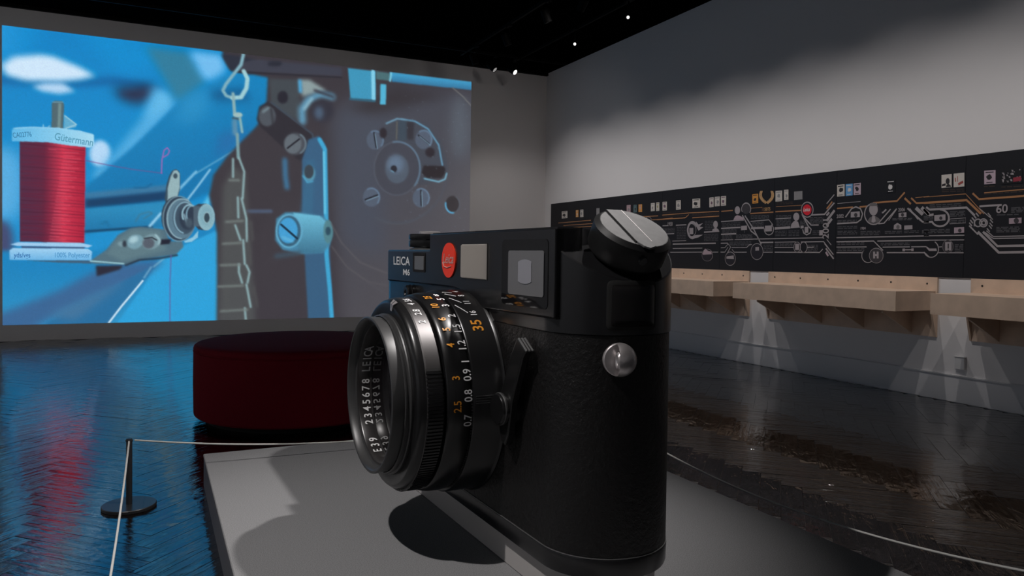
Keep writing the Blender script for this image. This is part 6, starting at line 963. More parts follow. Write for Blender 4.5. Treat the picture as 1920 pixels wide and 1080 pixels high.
('p', [(349.0, 379.0), (348.8, 381.4), (348.2, 383.6), (347.3, 385.6), (346.2, 387.3), (344.7, 388.6), (343.1, 389.4), (341.5, 389.7), (339.8, 389.5), (338.2, 388.8), (336.8, 387.6), (335.6, 386.0), (334.7, 384.0), (334.2, 381.8), (334.0, 379.5), (334.2, 377.2), (334.7, 375.0), (335.6, 373.0), (336.8, 371.3), (338.2, 370.0), (339.8, 369.1), (341.4, 368.8), (343.1, 369.0), (344.7, 369.8), (346.1, 371.0), (347.3, 372.6), (348.2, 374.5), (348.8, 376.7)], (70, 86, 100), 1.6),
('p', [(330.9, 419.0), (349.1, 409.3), (359.8, 395.0), (358.7, 410.2), (346.9, 419.8), (333.0, 422.4)], (140, 196, 222), 0.9),
('p', [(348.8, 344.2), (359.6, 336.8), (376.9, 336.1), (377.1, 394.6), (359.8, 392.7), (349.0, 379.0)], (56, 68, 82), 0.9),
('l', [(351.0, 341.8), (351.1, 386.0)], 0.9, (104, 128, 142), 0.4),
('l', [(352.6, 341.9), (352.7, 385.9)], 0.9, (104, 128, 142), 0.4),
('l', [(354.2, 342.1), (354.4, 385.9)], 0.9, (104, 128, 142), 0.4),
('l', [(355.8, 342.3), (356.0, 385.8)], 0.9, (104, 128, 142), 0.4),
('l', [(357.4, 342.5), (357.6, 385.8)], 0.9, (104, 128, 142), 0.4),
('l', [(359.0, 342.6), (359.2, 385.7)], 0.9, (104, 128, 142), 0.4),
('l', [(360.7, 342.8), (360.8, 385.7)], 0.9, (104, 128, 142), 0.4),
('l', [(362.3, 343.0), (362.4, 385.6)], 0.9, (104, 128, 142), 0.4),
('p', [(393.4, 364.8), (393.0, 371.3), (391.7, 377.6), (389.7, 383.2), (386.9, 387.9), (383.6, 391.5), (379.9, 393.8), (376.0, 394.6), (372.2, 394.0), (368.5, 391.9), (365.2, 388.5), (362.4, 384.0), (360.3, 378.5), (359.0, 372.4), (358.6, 365.9), (359.0, 359.4), (360.3, 353.2), (362.3, 347.6), (365.0, 342.9), (368.3, 339.3), (372.0, 337.0), (375.8, 336.1), (379.7, 336.7), (383.4, 338.7), (386.7, 342.1), (389.5, 346.6), (391.6, 352.1), (393.0, 358.2)], (140, 180, 192), 0.9),
('p', [(389.0, 362.6), (388.7, 367.5), (387.8, 372.3), (386.2, 376.6), (384.2, 380.2), (381.7, 382.9), (378.9, 384.6), (376.0, 385.3), (373.1, 384.8), (370.3, 383.2), (367.9, 380.6), (365.8, 377.2), (364.2, 373.0), (363.2, 368.4), (362.9, 363.5), (363.2, 358.5), (364.2, 353.8), (365.7, 349.5), (367.7, 345.9), (370.2, 343.2), (372.9, 341.5), (375.8, 340.8), (378.7, 341.2), (381.5, 342.8), (384.0, 345.3), (386.1, 348.8), (387.7, 352.9), (388.7, 357.6)], (126, 168, 182), 2.2),
('p', [(384.1, 366.3), (384.0, 369.1), (383.4, 371.9), (382.6, 374.3), (381.5, 376.4), (380.1, 378.0), (378.6, 379.0), (377.1, 379.4), (375.5, 379.1), (374.0, 378.2), (372.7, 376.7), (371.5, 374.7), (370.7, 372.3), (370.1, 369.6), (370.0, 366.7), (370.1, 363.9), (370.6, 361.1), (371.5, 358.7), (372.6, 356.6), (373.9, 355.0), (375.4, 354.0), (377.0, 353.6), (378.6, 353.9), (380.1, 354.8), (381.4, 356.3), (382.5, 358.3), (383.4, 360.7), (383.9, 363.4)], (150, 184, 192), 0.8),
('p', [(382.5, 366.3), (382.4, 368.7), (382.0, 370.9), (381.3, 372.9), (380.5, 374.6), (379.4, 375.9), (378.3, 376.7), (377.1, 377.0), (375.9, 376.8), (374.7, 376.1), (373.7, 374.8), (372.8, 373.2), (372.1, 371.2), (371.7, 369.0), (371.6, 366.7), (371.7, 364.3), (372.1, 362.1), (372.7, 360.1), (373.6, 358.4), (374.6, 357.1), (375.8, 356.3), (377.0, 356.0), (378.2, 356.2), (379.4, 356.9), (380.4, 358.1), (381.3, 359.8), (381.9, 361.7), (382.3, 364.0)], (56, 74, 86), 0.9),
('l', [(143.6, 256.7), (182.4, 263.0), (232.2, 270.0), (288.4, 274.6)], 1.4, (120, 80, 140), 0.6),
('l', [(286.4, 274.7), (287.3, 246.2), (291.4, 225.3), (297.7, 219.2), (301.9, 225.8), (298.8, 234.0), (290.4, 240.2)], 1.9, (190, 100, 180), 0.5),
('l', [(305.6, 449.4), (303.7, 509.3), (303.9, 604.0)], 1.9, (100, 96, 160), 0.6)]
PICTURE_TEXT = [('CA02776', (18.5, 219.9), (50.1, 214.8), (62, 128, 168)), ('G\u00fctermann', (88.7, 218.2), (157.1, 226.1), (92, 158, 186)), ('yds/vgs', (19.0, 457.7), (47.1, 457.9), (52, 110, 170)), ('100% Polyester', (89.6, 456.9), (152.4, 456.2), (78, 146, 196))]
# ================================================================== MATERIALS
M_WALL = mat('white_wall_paint', (0.72, 0.70, 0.70), 0.85, bump=(60, 0.08, 0.004))
M_DARKWALL = mat('dark_wall_paint', (0.04, 0.04, 0.043), 0.9)
M_BLACKCEIL = mat('matt_black_ceiling', (0.0012, 0.0012, 0.0012), 1.0, spec=0.0)
M_BASE = mat('baseboard_paint', (0.66, 0.65, 0.66), 0.5)
M_CARPET = mat('grey_felt_covering', (0.275, 0.275, 0.28), 0.95, spec=0.1, bump=(420, 0.5, 0.003), vary=(260, 0.4))
M_PLINTH = mat('light_grey_plinth_paint', (0.42, 0.40, 0.39), 0.7)
M_SATIN = mat('satin_black_paint', (0.010, 0.010, 0.011), 0.24, spec=0.6, bump=(350, 0.05, 0.001))
M_GLOSSB = mat('gloss_black_paint', (0.009, 0.008, 0.008), 0.26, spec=0.55)
M_LENS = mat('anodised_black_metal', (0.008, 0.008, 0.0085), 0.28, spec=0.55)
M_RIM = mat('worn_black_lens_rim', (0.042, 0.042, 0.043), 0.40, spec=0.6)
M_APER = mat('dark_grey_aperture_ring', (0.125, 0.12, 0.12), 0.42, metal=1.0)
M_LEATHER = mat('black_leatherette', (0.006, 0.0055, 0.0055), 0.38, spec=0.4, bump=(48, 0.8, 0.008))
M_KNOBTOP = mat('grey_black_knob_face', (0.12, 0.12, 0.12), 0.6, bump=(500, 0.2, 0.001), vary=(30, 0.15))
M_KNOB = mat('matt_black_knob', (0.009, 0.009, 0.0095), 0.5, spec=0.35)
M_SILVER = mat('brushed_silver', (0.62, 0.58, 0.58), 0.36, metal=0.75, bump=(300, 0.05, 0.001))
M_SEAM = mat('lit_edge_metal', (0.22, 0.22, 0.22), 0.4, metal=0.6)  # grey lightened so the seam and grip ridges look lit
M_RED = mat('red_badge_enamel', S(240, 62, 34), 0.35, spec=0.3)
M_REDTXT = mat('pale_badge_lettering', S(205, 150, 140), 0.4)
M_WHITE = mat('white_engraving_paint', (0.80, 0.80, 0.80), 0.5)
M_ORANGE = mat('orange_engraving_paint', (0.85, 0.34, 0.03), 0.5)
M_GLASSD = mat('dark_front_element', (0.004, 0.003, 0.004), 0.015, spec=1.0)
M_WINPANE = mat('grey_window_pane', (0.145, 0.145, 0.152), 0.22, spec=0.5)
M_WINCORE = mat('pale_window_core', (0.27, 0.27, 0.30), 0.3, spec=0.4)
M_WINBLK = mat('black_window_surround', (0.004, 0.004, 0.005), 0.06, spec=0.6)
M_RIDGE = mat('frosted_ridged_window', (0.42, 0.39, 0.36), 0.45)
M_FABRIC = mat('dark_red_upholstery', (0.26, 0.010, 0.024), 0.85, spec=0.15, bump=(700, 0.3, 0.002), vary=(250, 0.3))
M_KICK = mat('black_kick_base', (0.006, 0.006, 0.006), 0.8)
M_POST = mat('black_powder_coat', (0.025, 0.025, 0.028), 0.42)
M_DISC = mat('dark_steel_disc', (0.022, 0.023, 0.025), 0.35)
M_CORD = mat('pale_grey_cord', (0.62, 0.61, 0.58), 0.7)
M_WOOD = mat('pale_birch_plywood', (0.66, 0.49, 0.37), 0.55, vary=(6, 0.12))
M_SCREW = mat('dark_screw', (0.05, 0.045, 0.04), 0.4, metal=0.5)
M_OUTLET = mat('white_outlet_plastic', (0.66, 0.65, 0.65), 0.45)
M_TRACK = mat('black_track_metal', (0.0015, 0.0015, 0.0015), 0.7, spec=0.1)
M_LAMPFACE = mat('lit_lamp_face', (0.8, 0.8, 0.8), 0.5, emit=(1, 0.97, 0.94), estr=1.6)
M_LAMPDIM = mat('dim_lamp_face', (0.5, 0.5, 0.5), 0.5, emit=(1, 0.97, 0.94), estr=0.25)
M_BOARD = mat('black_printed_board', (0.011, 0.011, 0.014), 0.55, spec=0.3)

# parquet: lacquered black wood with rippled, worn surface running along each block
def floor_mat():
    m = bpy.data.materials.new('black_lacquered_parquet'); m.use_nodes = True
    nt = m.node_tree; N = nt.nodes; Lk = nt.links.new; b = N['Principled BSDF']
    uv = N.new('ShaderNodeUVMap'); uv.uv_map = 'UVMap'
    oi = N.new('ShaderNodeObjectInfo')
    mul = N.new('ShaderNodeMath'); mul.operation = 'MULTIPLY'; mul.inputs[1].default_value = 61.0
    Lk(oi.outputs['Random'], mul.inputs[0])
    add = N.new('ShaderNodeVectorMath'); add.operation = 'ADD'; Lk(uv.outputs[0], add.inputs[0]); Lk(mul.outputs[0], add.inputs[1])
    def noise(sx, sy, detail, rough, dist=0.0):
        mp = N.new('ShaderNodeMapping'); mp.inputs['Scale'].default_value = (sx, sy, 1); Lk(add.outputs[0], mp.inputs['Vector'])
        n = N.new('ShaderNodeTexNoise'); n.inputs['Scale'].default_value = 1; n.inputs['Detail'].default_value = detail
        n.inputs['Roughness'].default_value = rough; n.inputs['Distortion'].default_value = dist
        Lk(mp.outputs[0], n.inputs['Vector']); return n
    n1 = noise(2.2, 26.0, 5, 0.62, 0.8)      # grain ripples along the block
    n2 = noise(5.0, 9.0, 2, 0.5, 0.8)       # slow swells
    n3 = noise(14.0, 120.0, 3, 0.6)
    b1 = N.new('ShaderNodeBump'); b1.inputs['Strength'].default_value = 0.55; b1.inputs['Distance'].default_value = 0.0042
    b2 = N.new('ShaderNodeBump'); b2.inputs['Strength'].default_value = 0.5; b2.inputs['Distance'].default_value = 0.007
    b3 = N.new('ShaderNodeBump'); b3.inputs['Strength'].default_value = 0.3; b3.inputs['Distance'].default_value = 0.0007
    Lk(n2.outputs['Fac'], b2.inputs['Height']); Lk(n1.outputs['Fac'], b1.inputs['Height']); Lk(n3.outputs['Fac'], b3.inputs['Height'])
    Lk(b2.outputs[0], b1.inputs['Normal']); Lk(b1.outputs[0], b3.inputs['Normal']); Lk(b3.outputs[0], b.inputs['Normal'])
    cr_ = N.new('ShaderNodeValToRGB'); cr_.color_ramp.elements[0].position = 0.3; cr_.color_ramp.elements[0].color = (0.0015, 0.0011, 0.001, 1)
    cr_.color_ramp.elements[1].position = 0.8; cr_.color_ramp.elements[1].color = (0.009, 0.006, 0.0045, 1)
    Lk(n1.outputs['Fac'], cr_.inputs[0]); Lk(cr_.outputs[0], b.inputs['Base Color'])
    rr = N.new('ShaderNodeMapRange'); rr.inputs[3].default_value = 0.02; rr.inputs[4].default_value = 0.07
    Lk(n3.outputs['Fac'], rr.inputs[0]); Lk(rr.outputs[0], b.inputs['Roughness'])
    b.inputs['Specular IOR Level'].default_value = 0.5; b.inputs['IOR'].default_value = 2.25
    return m
M_FLOOR = floor_mat()

# ================================================================== ROOM SHELL
XR, YB, ZC = 7.725, 14.596, 5.4385
XL, YF = -7.0, -5.0
def struct(name, mb, m, **k): return tag(mb.build(name, m, **k), kind='structure')
floor = struct('floor', MB().box(XL, YF, -0.10, XR, YB, -0.012), M_KICK)
struct('wall_back', MB().box(XL, YB, -0.1, XR+0.15, YB+0.15, ZC), M_WALL)
struct('wall_right', MB().box(XR, YF, -0.1, XR+0.15, YB, ZC), M_WALL)
struct('wall_left', MB().box(XL-0.15, YF, -0.1, XL, YB+0.15, ZC), M_WALL)
struct('wall_front', MB().box(XL, YF-0.15, -0.1, XR+0.15, YF, ZC), M_WALL)
struct('ceiling', MB().box(XL-0.15, YF-0.15, ZC, XR+0.15, YB+0.15, ZC+0.12), M_BLACKCEIL)
struct('baseboard_right', MB().box(XR-0.018, YF, 0.002, XR, YB, 0.280).box(XR-0.030, YF, 0.280, XR, YB, 0.292), M_BASE)
struct('trim_1', MB().box(XL, YB-0.07, ZC-0.055, XR, YB, ZC), M_TRACK)          # black rail where the screen wall meets the ceiling

# ---- parquet blocks in herringbone, 45 degrees to the walls
PW, PN = 0.13, 6
def proj(p):
    d = Vector(p)-EYE; z = d.dot(fwd)
    if z <= 0.05: return None
    return (960+FPX*d.dot(cam_r)/z, CY-FPX*d.dot(cam_u)/z, z)
c45 = math.sqrt(0.5)
blocks = []
def place(x0, y0, lx, ly):
    cx, cy = (x0+lx/2)*PW, (y0+ly/2)*PW
    wx, wy = (cx-cy)*c45, (cx+cy)*c45+4.0
    if wx < -4.6 or wx > XR-0.02 or wy < -1.0 or wy > YB-0.02: return
    blocks.append((wx, wy, 45 if lx > ly else 135))
R0 = 150
for r in range(-R0, R0):
    for c in range(-R0, R0):
        if (c-r) % (2*PN) == 0: place(c, r, PN, 1)
        if (r-c-1) % (2*PN) == 0: place(c, r, 1, PN)
def in_view(b):
    if 0.25 < b[0] < 2.88 and 1.55 < b[1] < 5.25: return False
    q = proj((b[0], b[1], 0)); return q is not None and -40 < q[0] < 1960 and 0 < q[1] < 1110
vis = [b for b in blocks if in_view(b)]
vis.sort(key=lambda b: b[0]**2+b[1]**2)
near = vis[:300]; nearset = set(near)
g, L2, W2 = 0.0005, PN*PW/2, PW/2
def block_mesh():
    me = bpy.data.meshes.new('parquet_block')
    a, b_ = L2-g, W2-g; c = 0.0008
    v = [(-a,-b_,-0.011),(a,-b_,-0.011),(a,b_,-0.011),(-a,b_,-0.011),(-a,-b_,-c*0.5),(a,-b_,-c*0.5),(a,b_,-c*0.5),(-a,b_,-c*0.5),
         (-a+c,-b_+c,0),(a-c,-b_+c,0),(a-c,b_-c,0),(-a+c,b_-c,0)]
    f = [(8,9,10,11)]+[(i, (i+1) % 4, 4+(i+1) % 4, 4+i) for i in range(4)]+[(4+i, 4+(i+1) % 4, 8+(i+1) % 4, 8+i) for i in range(4)]
    me.from_pydata(v, [], f); me.update()
    u = me.uv_layers.new(name='UVMap')
    for lp in me.loops: u.data[lp.index].uv = (v[lp.vertex_index][0], v[lp.vertex_index][1])
    me.materials.append(M_FLOOR); return me, v, f
bme, bv, bf = block_mesh()
for b in near:
    o = bpy.data.objects.new('parquet_block', bme); COL.objects.link(o); o.parent = floor
    o.location = (b[0], b[1], rnd.uniform(-0.0006, 0.0))
    o.rotation_euler = (rnd.gauss(0, 0.0035), rnd.gauss(0, 0.0012), math.radians(b[2]+rnd.choice((0, 180)))+rnd.gauss(0, 0.002))
V, F, UV = [], [], []
for b in blocks:
    if b in nearset: continue
    mt = Matrix.Translation((b[0], b[1], rnd.uniform(-0.0006, 0))) @ Matrix.Rotation(math.radians(b[2])+rnd.gauss(0, 0.002), 4, 'Z') @ Matrix.Rotation(rnd.gauss(0, 0.0035), 4, 'X') @ Matrix.Rotation(rnd.gauss(0, 0.0012), 4, 'Y')
    o0 = len(V); off = (rnd.uniform(0, 50), rnd.uniform(0, 50))
    V += [tuple(mt @ Vector(p)) for p in bv]; UV += [(p[0]+off[0], p[1]+off[1]) for p in bv]
    F += [tuple(i+o0 for i in q) for q in bf]
me = bpy.data.meshes.new('parquet_blocks'); me.from_pydata(V, [], F); me.update()
ul = me.uv_layers.new(name='UVMap')
flat = np.array([UV[l.vertex_index] for l in me.loops], dtype=np.float32).ravel(); ul.data.foreach_set('uv', flat)
me.materials.append(M_FLOOR)
o = bpy.data.objects.new('parquet_blocks', me); COL.objects.link(o); o.parent = floor; tag(o, kind='stuff')

# ================================================================== PROJECTED PICTURE on the back wall
SX0, SX1, SZ0, SZ1 = -2.182, 5.961, 0.256, 5.085
def box_blur(a, r):
    if r < 1: return a
    k = 2*r+1
    for ax in (0, 1):
        p = np.pad(a, [(r+1, r) if i == ax else (0, 0) for i in (0, 1)], mode='edge')
        c = np.cumsum(p, axis=ax)
        a = (np.take(c, range(k, c.shape[ax]), axis=ax)-np.take(c, range(0, c.shape[ax]-k), axis=ax))/k
    return a
def paint_picture(NX, NY):
    SS = 2; W, H = NX*SS, NY*SS; k = W/1000.0
    img = np.zeros((H, W, 3), np.float32); img[:] = (64, 60, 66)
    def region(pts, pad):
        xs = [p[0]*k for p in pts]; ys = [p[1]*k for p in pts]
        return (max(0, int(min(xs)-pad)), min(W, int(max(xs)+pad)+2), max(0, int(min(ys)-pad)), min(H, int(max(ys)+pad)+2))
    for sh in PICTURE:
        t, pts = sh[0], sh[1]
        bl = sh[-1]*k; pad = bl*3.4+2
        wl = sh[2]*k if t == 'l' else 0
        x0, x1, y0, y1 = region(pts, pad+wl)
        if x1 <= x0 or y1 <= y0: continue
        X, Y = np.meshgrid(np.arange(x0, x1)+0.5, np.arange(y0, y1)+0.5)
        if t in 'pg':
            m = np.zeros(X.shape, bool); n = len(pts)
            for i in range(n):
                ax, ay = pts[i][0]*k, pts[i][1]*k; bx, by = pts[(i+1) % n][0]*k, pts[(i+1) % n][1]*k
                if ay == by: continue
                m ^= ((ay > Y) != (by > Y)) & (X < (bx-ax)*(Y-ay)/(by-ay)+ax)
            m = m.astype(np.float32)
        else:
            d = np.full(X.shape, 1e9, np.float32)
            for i in range(len(pts)-1):
                ax, ay = pts[i][0]*k, pts[i][1]*k; bx, by = pts[i+1][0]*k, pts[i+1][1]*k
                dx, dy = bx-ax, by-ay; q = dx*dx+dy*dy+1e-6
                tt = np.clip(((X-ax)*dx+(Y-ay)*dy)/q, 0, 1)
                d = np.minimum(d, np.hypot(X-ax-tt*dx, Y-ay-tt*dy))
            m = np.clip(wl/2-d+0.5, 0, 1).astype(np.float32)
        r = int(round(bl*1.15))
        for _ in range(2): m = box_blur(m, r)
        if t == 'g':
            (gx, gy), c0, (hx, hy), c1 = sh[2], sh[3], sh[4], sh[5]
            dx, dy = (hx-gx)*k, (hy-gy)*k
            tt = np.clip(((X-gx*k)*dx+(Y-gy*k)*dy)/(dx*dx+dy*dy+1e-6), 0, 1)[..., None]
            col = np.array(c0, np.float32)*(1-tt)+np.array(c1, np.float32)*tt
        else: col = np.array(sh[3] if t == 'l' else sh[2], np.float32)
        m = m[..., None]
        img[y0:y1, x0:x1] = img[y0:y1, x0:x1]*(1-m)+col*m
    rs = np.random.RandomState(3)
    img = img.reshape(NY, SS, NX, SS, 3).mean(axis=(1, 3))
    img *= 1+rs.normal(0, 0.018, (NY, NX, 1))
    c = np.clip(img, 0, 255)/255.0
    return np.where(c <= 0.04045, c/12.92, ((c+0.055)/1.055)**2.4)
AMBIENT = np.array((0.012, 0.012, 0.012))       # light the wall already gets from the room
def emit_of(c): return tuple(float(max(0.0, v-a)) for v, a in zip(c, AMBIENT))
NX, NY = 720, 427
pic = np.clip(paint_picture(NX, NY)-AMBIENT, 0, None)
m = bpy.data.materials.new('projected_light_on_wall'); m.use_nodes = True
nt = m.node_tree; b = nt.nodes['Principled BSDF']; b.inputs['Base Color'].default_value = (0.16, 0.16, 0.16, 1); b.inputs['Roughness'].default_value = 0.85
at = nt.nodes.new('ShaderNodeAttribute'); at.attribute_name = 'picture'; nt.links.new(at.outputs['Color'], b.inputs['Emission Color']); b.inputs['Emission Strength'].default_value = 1.0
xs = np.linspace(SX0, SX1, NX); zs = np.linspace(SZ1, SZ0, NY)
gx, gz = np.meshgrid(xs, zs)
co = np.stack([gx, np.full_like(gx, YB-0.004), gz], -1).reshape(-1, 3)
idx = np.arange(NX*NY).reshape(NY, NX)
quads = np.stack([idx[:-1, :-1], idx[1:, :-1], idx[1:, 1:], idx[:-1, 1:]], -1).reshape(-1, 4)
me = bpy.data.meshes.new('projected_picture')
me.vertices.add(len(co)); me.vertices.foreach_set('co', co.astype(np.float32).ravel())
me.loops.add(quads.size); me.loops.foreach_set('vertex_index', quads.astype(np.int32).ravel())
me.polygons.add(len(quads)); me.polygons.foreach_set('loop_start', (np.arange(len(quads))*4).astype(np.int32))
me.update(calc_edges=True); me.validate()
ca = me.color_attributes.new('picture', 'FLOAT_COLOR', 'POINT')
rgba = np.ones((NX*NY, 4), np.float32); rgba[:, :3] = pic.reshape(-1, 3); ca.data.foreach_set('color', rgba.ravel())
me.materials.append(m)
screen = empty('projected_picture', ((SX0+SX1)/2, YB-0.004, SZ0), 'large blue projected picture of a red thread spool and sewing machine parts', 'projection')
o = bpy.data.objects.new('picture_area', me); COL.objects.link(o); o.parent = screen; o.location = -screen.location
for body, p0, p1, c in PICTURE_TEXT:
    k = (SX1-SX0)/1000; vv, ff, wdt = text_shape(body)
    ax, az = SX0+p0[0]*k, SZ1-p0[1]*k; bx, bz = SX0+p1[0]*k, SZ1-p1[1]*k
    ln = math.hypot(bx-ax, bz-az); s = ln/wdt; ux, uz = (bx-ax)/ln, (bz-az)/ln
    s2 = max(s, 0.085 if body != PICTURE_TEXT[1][0] else 0.125)
    tb = MB(); tb.add([(ax+x*s*ux-y*s2*uz, YB-0.0085, az+x*s*uz+y*s2*ux) for x, y in vv], ff)
    t_ = tb.build('projected_lettering', mat('projected_letter_light', (0.16, 0.16, 0.16), 0.85, emit=emit_of(S(*c)), estr=1.0), screen)
    t_.location = -screen.location

# ================================================================== DISPLAY PLATFORM, PLINTH
DX0, DX1, DY0, DY1, DH = 0.30, 2.835, 1.45, 5.20, 0.20
pf = empty('display_platform', ((DX0+DX1)/2, (DY0+DY1)/2, 0), 'low grey felt covered platform under the giant camera', 'platform')
lx, ly = (DX1-DX0)/2, (DY1-DY0)/2
MB().cbox(-lx, -ly, 0.185, lx, ly, DH, 0.004).build('felt_top', M_CARPET, pf)
MB().box(-lx+0.003, -ly+0.003, 0.0, lx-0.003, ly-0.003, 0.1848).build('skirt', mat('shaded_grey_skirt', (0.10, 0.10, 0.11), 0.5), pf)  # darker than the felt: the unlit look of the sides is in the colour

CAM_RZ = math.radians(-88.1)
a_ = math.radians(-1.9)
Uv = Vector((-math.sin(a_), -math.cos(a_), 0)); Vv = Vector((-math.cos(a_), math.sin(a_), 0))
ORG = Uv*-3.3625+Vv*-1.668
pl = empty('plinth', (ORG.x, ORG.y, DH), 'light grey plinth block directly under the giant camera', 'plinth', CAM_RZ)
pst = stadium(-1.125, 1.125, 0.222, 20)
MB().loops([[(x, y, 0.0042) for x, y in pst], [(x, y, 0.1345) for x, y in pst]]).build('plinth_block', M_PLINTH, pl, smooth=30)
pst = stadium(-1.122, 1.122, 0.219, 20)
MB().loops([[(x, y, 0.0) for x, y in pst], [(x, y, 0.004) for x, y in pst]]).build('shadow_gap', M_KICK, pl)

# ================================================================== GIANT CAMERA  (x: along body to the rewind end, -y: lens side)
giant = empty('giant_camera', (ORG.x, ORG.y, 0.335), 'giant black rangefinder camera model with lens on grey platform', 'camera model', CAM_RZ)
FY = -0.258; XA, XB, RR = -1.1675, 1.1675, 0.258
def ring_at(xa, xb, inset, z, n=28): return [(x, y, z) for x, y in stadium(xa, xb, RR, n, inset=inset)]
# base plate, seam drawn pale as a lit edge, leather, chassis strip
b = MB().loops([ring_at(XA, XB, i, z) for i, z in ((-0.012, 0.0), (-0.003, 0.003), (0.0, 0.012), (0.002, 0.070), (0.0, 0.076), (-0.006, 0.078))])
bp_ = b.build('base_plate', M_SATIN, giant, smooth=40)
b = MB().loops([ring_at(XA, XB, i, z) for i, z in ((-0.010, 0.0775), (0.0012, 0.0775), (0.0012, 0.0805), (-0.010, 0.0805))])
b.build('seam_line', M_SEAM, bp_)
b = MB().loops([ring_at(XA, XB, i, z, 40) for i, z in ((-0.006, 0.0806), (-0.001, 0.083), (-0.001, 0.881), (-0.006, 0.884))])
b.build('leatherette_wrap', M_LEATHER, giant, smooth=40)
b = MB().loops([ring_at(XA, XB, i, z) for i, z in ((-0.004, 0.8841), (-0.002, 0.886), (-0.002, 1.04))])
b.build('body_shell', M_GLOSSB, giant, smooth=40)
# top plate: low shoulder, tall viewfinder housing, slanted rewind end
XSTEP, XEND = -0.252, 0.998
def slant(x): return 1.8185-0.633*x
tp = MB()
sh = stadium(XA-0.004, XSTEP+0.05, RR+0.004, 28, sides=(True, False))
tp.loops([[(x, y, 1.006) for x, y in sh], [(x, y, 1.180) for x, y in sh], [(x*1.0+0.003 if x < -0.9 else x, y*0.982, 1.187) for x, y in sh]])
nr = stadium(0.60, XB+0.004, RR+0.004, 40, sides=(False, True))
tp.loops([[(x, y, 0.8845) for x, y in nr], [(x, y, min(1.262, slant(x))-0.006) for x, y in nr], [(x*0.997, y*0.984, min(1.262, slant(x))) for x, y in nr]])
hs = [(XSTEP, -0.262), (XEND, -0.262), (XEND, -0.165), (XEND-0.010, -0.148), (XEND-0.035, -0.138), (0.90, -0.11), (0.865, -0.05), (0.86, 0.0), (0.865, 0.08), (0.90, 0.14), (0.90, 0.262), (XSTEP, 0.262)]
tp.loops([[(x, y, 0.95) for x, y in hs], [(x, y, 1.262) for x, y in hs], [(x+(0.006 if x == XSTEP else -0.004), y*0.975, 1.271) for x, y in hs]])
tpo = tp.build('top_plate', M_SATIN, giant, smooth=30)
# raised front face with the curved cut around the lens
SY = FY-0.013
fp = [(-0.925, 1.009), (-0.06, 1.012), (0.06, 1.010), (0.14, 1.002), (0.22, 0.982), (0.29, 0.957), (0.345, 0.935), (XEND, 0.937), (XEND, 1.266), (XSTEP, 1.266), (XSTEP, 1.184), (-0.925, 1.184)]
MB().prism(fp, lambda x, z: (x, SY, z), lambda x, z: (x, FY+0.03, z)).build('front_face_plate', M_SATIN, tpo, bevel=0.005)
# groove under the top plate
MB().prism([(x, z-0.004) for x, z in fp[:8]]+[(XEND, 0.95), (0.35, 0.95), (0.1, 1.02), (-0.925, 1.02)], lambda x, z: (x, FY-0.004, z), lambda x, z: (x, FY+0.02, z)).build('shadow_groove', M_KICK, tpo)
def fx(u, z):                                   # plane of the front face: length coordinate and height to local x, z
    return (u*0.9908+3.3625, 1.5+(z-1.5)*0.9908-0.335)
def plate(name, pts, y0, y1, m, parent, bevel=None):
    return MB().prism(pts, lambda x, z: (x, y0, z), lambda x, z: (x, y1, z)).build(name, m, parent, bevel=bevel)
def frect(u0, z0, u1, z1, r):
    p, q = fx(u0, z0), fx(u1, z1); return rrect(p[0], p[1], q[0], q[1], r)
# viewfinder window
vf = plate('viewfinder_window', frect(-2.815, 1.299, -2.432, 1.563, 0.022), SY-0.002, SY+0.01, M_WINBLK, giant)
plate('viewfinder_pane', frect(-2.751, 1.343, -2.459, 1.519, 0.012), SY-0.0045, SY, M_WINPANE, vf)
p0, p1 = fx(-2.661, 1.388), fx(-2.551, 1.484)
core = []
for k in range(9): t = math.pi*(0.18+0.64*k/8); core.append(((p0[0]+p1[0])/2+(p1[0]-p0[0])*0.59*math.cos(t), p1[1]-0.022+0.022*math.sin(t)/1.0))
for k in range(9): t = math.pi*(1.18+0.64*k/8); core.append(((p0[0]+p1[0])/2+(p1[0]-p0[0])*0.59*math.cos(t), p0[1]+0.022+0.022*math.sin(t)/1.0))
plate('viewfinder_core', core, SY-0.0065, SY-0.004, M_WINCORE, vf)
# frame illumination window with ridges
il = plate('illumination_window', frect(-3.228, 1.389, -2.954, 1.550, 0.003), SY-0.0015, SY+0.01, M_WINBLK, giant)
q0, q1 = fx(-3.226, 1.392), fx(-2.956, 1.547); nrd = 15
rb = MB()
for k in range(nrd):
    xa = q0[0]+(q1[0]-q0[0])*k/nrd; xb = q0[0]+(q1[0]-q0[0])*(k+0.66)/nrd; xm = (xa+xb)/2
    rb.loops([[(xa, SY-0.0015, q0[1]), (xb, SY-0.0015, q0[1]), (xm, SY-0.012, q0[1]+0.006)], [(xa, SY-0.0015, q1[1]), (xb, SY-0.0015, q1[1]), (xm, SY-0.012, q1[1]-0.006)]])
rb.build('ridge_set', M_RIDGE, il)
# rangefinder window
rf = plate('rangefinder_window', frect(-3.892, 1.403, -3.708, 1.507, 0.010), SY-0.002, SY+0.01, M_WINBLK, giant)
plate('rangefinder_pane', frect(-3.860, 1.417, -3.722, 1.489, 0.004), SY-0.0045, SY, mat('dull_grey_pane', (0.13, 0.125, 0.12), 0.35), rf)
